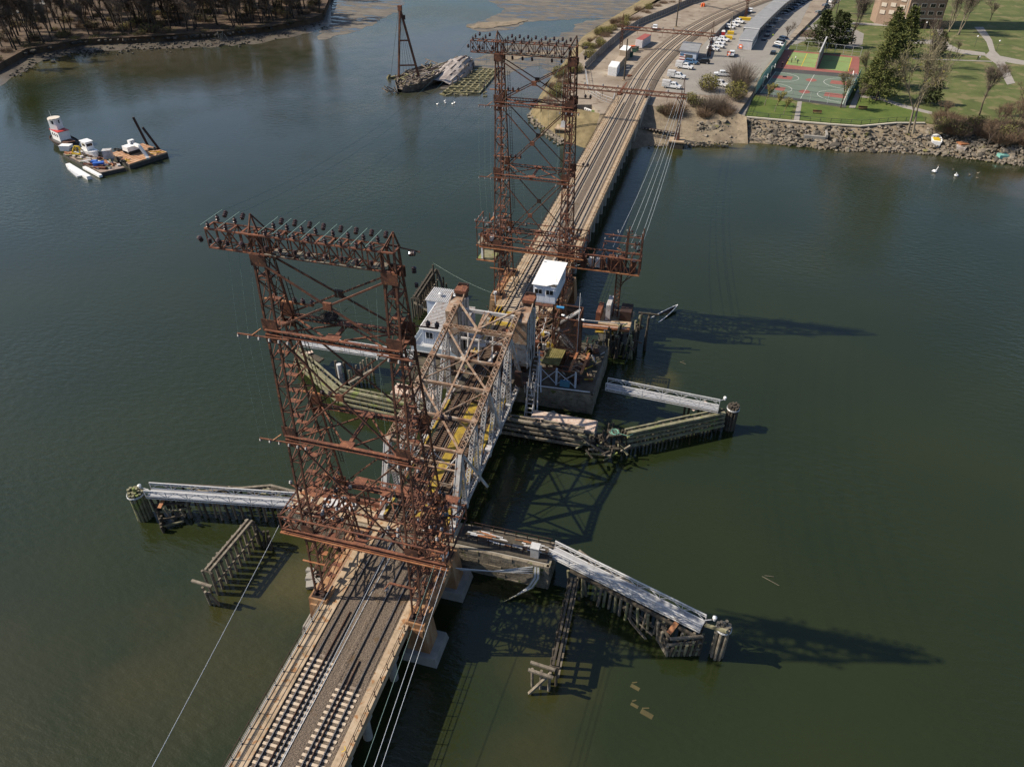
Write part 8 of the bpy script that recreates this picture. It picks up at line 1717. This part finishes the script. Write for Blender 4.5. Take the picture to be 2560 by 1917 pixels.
for k, x, y, z_, sc, lab in (('y', 1771, 228, YZ, 1.15, 'yellow green bush in front of the half hidden white pickup'), ('y', 1838, 250, YZ, 1.2, 'yellow green bush at the corner of the yard by the service road'), ('y', 1727, 258, YZ, .7, 'small green bush at the foot of the right gantry post'), ('t', 1852, 222, YZ, 1.3, 'tall bare grey brown bush between the yard and the service road'), ('t', 1846, 200, YZ, 1.1, 'tall bare bush at the back end of the service road hedge'), ('b', 1672, 288, -1.8, 1.2, 'brown dry bush on the bank beside the beached boat'), ('b', 1690, 284, -1.8, 1.3, 'brown dry bush on the bank left of the gantry post'),
        ('o', 1745, 272, -1.5, 1.3, 'grey green bush on the bank right of the gantry post'), ('t', 1775, 282, -1.5, .9, 'bare grey tree like bush in the middle of the bank'), ('t', 1795, 278, -1.5, 1.0, 'bare grey bush above the dark rocks of the bank'), ('b', 1812, 288, -1.6, 1.2, 'brown bush at the right end of the bank'), ('b', 1760, 292, -1.9, 1.1, 'low brown bush over the rubble of the bank'), ('o', 1655, 282, -1.6, .8, 'green bush beside the viaduct abutment')): plant('shrub', B[k], at(x, y, z_), lab, 'shrub', 'bushes on the bank and yard edge', sc)
for k in range(46):
    f = rf.random(); x = 2345 + 230 * rf.random(); dy = rf.uniform(-16, 22); y = lin([(2340, 312), (2440, 326), (2580, 352)], x) + dy; plant('shrub', B['b'] if k % 4 else B['o'], at(x, y, PZ - .4), '%s in the right shore thicket, %s, %s' % ('tangled brown brush' if k % 4 else 'greenish brush', 'on its lawn side' if dy < -3 else 'in its middle' if dy < 9 else 'on its shore side', 'left end' if x < 2400 else 'left of the centre' if x < 2450 else 'right of the centre' if x < 2510 else 'at the right edge'), 'shrub', 'brown brush of the right shore thicket', rf.uniform(.7, 1.4))
for k in range(62):
    f = rf.random(); L_ = [(1372, 262), (1412, 205), (1468, 138), (1510, 97), (1580, 50), (1690, 0)]; i = min(4, int(f * 5)); g_ = f * 5 - i; x = L_[i][0] + (L_[i + 1][0] - L_[i][0]) * g_ + rf.uniform(-22, 18); y = L_[i][1] + (L_[i + 1][1] - L_[i][1]) * g_ + rf.uniform(-6, 9)
    plant('shrub', B['b'] if k % 3 else B['y'], at(x, y, YZ - .9), '%s %s scrub outside the yard fence, %s' % ('low' if k % 5 < 2 else 'high' if k % 5 < 4 else 'spreading', 'dry tawny' if k % 3 else 'yellow green', ('on the sandy point', 'behind the far tower top', 'left of the white shed', 'by the container', 'at the far bend')[i]), 'shrub', 'scrub of the embankment', rf.uniform(.4, .95))
# ------------------------------------------------------------------ wires
def sag(a, b, s=.0, n=10):
    a, b = Vector(a), Vector(b); return [a.lerp(b, i / n) - V(0, 0, s * 4 * (i / n) * (1 - i / n)) for i in range(n + 1)]
def cable(pts, r, m, lab, grp=None, name='power_cable'): mb = MB(); mb.tube(pts, r, 4); return tag(mb.build(name, M[m]), lab, 'cable', grp)
cable(sag((-8.9, -2.2, 10.3), (-4.8, -46, 7.9), .3), .028, 'wire_bright', 'bright wire running from the left platform of the near tower to the bottom edge')
for i, (xs, xe) in enumerate(((8.2, 10.4), (8.9, 11.3), (9.5, 11.9))): cable(sag((xs, -2.3, 9.7), (xe, -46, 5.6), .2), .024, 'wire_bright' if i else 'wire', '%s of three wires running down beside the near viaduct, right side' % ('left', 'middle', 'right')[i], 'wires right of the near viaduct')
cable(sag((2.0, 2.4, 7.6), (2.0, -46, 6.0), .3), .035, 'wire_bright', 'bright overhead wire above the right near track'); cable(sag((-2.0, 2, 6.8), (-2.0, -46, 6.4), .2), .02, 'wire_bright', 'thin overhead wire above the left near track')
for s in (-1, 1): cable(sag((s * 2.0, 76, 6.4), (s * 2.0, 196, 6.4), .3), .02, 'wire_dark', 'overhead wire above the %s track of the far viaduct' % ('left' if s < 0 else 'right')); piece('insulator', ME_STR, (s * 2.0, 1.6, 7.0), T1, (1.45, 0, 0))
ze = zb - .6
for i, x in enumerate((14.2, 16.0, 17.2, 18.2, 18.9)):
    e = b2_ + V(-1.5 + .7 * i, 0, 0); cable(sag((x, 67.6, 11.6 + .6 * (i % 3)), (e.x, e.y, ze - .9 * (i % 2)), 2.2), .03, 'wire_bright', 'pale wire, %s of five from the gantry platform towards the shore gantry' % ('first', 'second', 'third', 'fourth', 'fifth')[i], 'wires right of the far viaduct')
for i, x in enumerate((-9.7, -8.1, -4.6, -2.1, .6, 3.2, 5.9)): cable(sag((x, 2.1, ZT + 2.3), (x, 67.4, ZT + 2.3), 2.6, 16), .016, 'wire', 'thin high wire between the tops of the two towers, %s from the left' % ('first', 'second', 'third', 'fourth', 'fifth', 'sixth', 'seventh')[i], 'high wires between the towers')
for i, x in enumerate((-8.7, -7.7, -6.7, -4.4, -2.4, .6, 1.9, 3.2, 4.4)):
    for Yt, nm in ((0, 'near'), (68.18, 'far')):
        pts = [V(x, Yt + .3, ZT - .3), V(x, Yt + yf(Z2) - .7, Z2 - .8), V(x, Yt + yf(Z3) - .7, Z3 - .8), V(x, Yt + yf(Z4) + 1.2, Z4 + 2.2)]
        if -4 < x < 4: pts = [V(x, Yt + .3, ZT - .3), V(x + .8, Yt + 1.2, Z4 + 2.2)]
        cable(pts, .014, 'wire', 'thin drop wire on the %s tower, number %s from the left' % (nm, ('one', 'two', 'three', 'four', 'five', 'six', 'seven', 'eight', 'nine')[i]), 'drop wires of the %s tower' % nm)
cable(sag((-20.1, 71.5, 1.9), (-5.0, 62.5, 2.4), .5), .012, 'wire', 'slack wire from the timber trestle to a post beside the far tower'); t = MB().cyl((-5.0, 62.3, -.2), (-5.0, 62.3, 2.6), .1, .1, 6).cyl((-5.0, 62.3, 2.6), (-5.0, 62.3, 3.0), .3, .3, 10); tag(t.build('lamp_post', M['white_metal']), 'white capped post at the foot of the far tower', 'pole')
for i, (x0, y0) in enumerate(((9.4, 70), (10.6, 69.6), (13, 68))): cable(sag((4.9, 80 + 2 * i, .6), (x0 + 2.6, 67.5, 10.8), 1.0), .022, 'wire_bright', 'pale wire slanting from the viaduct edge to the gantry platform, %s of three' % ('nearest', 'middle', 'farthest')[i], 'wires slanting to the gantry platform')
# old nest on the upper back strut of the near tower
m = MB(); rn = random.Random(8)
for k in range(150): p = V(-1.6 + rn.gauss(0, .55), yb(Z2) + .15 + rn.gauss(0, .4), Z2 + .45 + abs(rn.gauss(0, .22))); v = rvec(rn); v.z *= .35; blade(m, p, v, rn.uniform(.5, 1.1), .06, rn)
m.lathe((-1.6, yb(Z2) + .15, Z2 + .25), [(.3, 0), (.7, .12), (.8, .3), (.55, .42), (.2, .36)], 12); tag(m.build('bird_nest', M['bark_dark']), 'big dark stick nest on the upper rear strut of the near tower', 'nest')
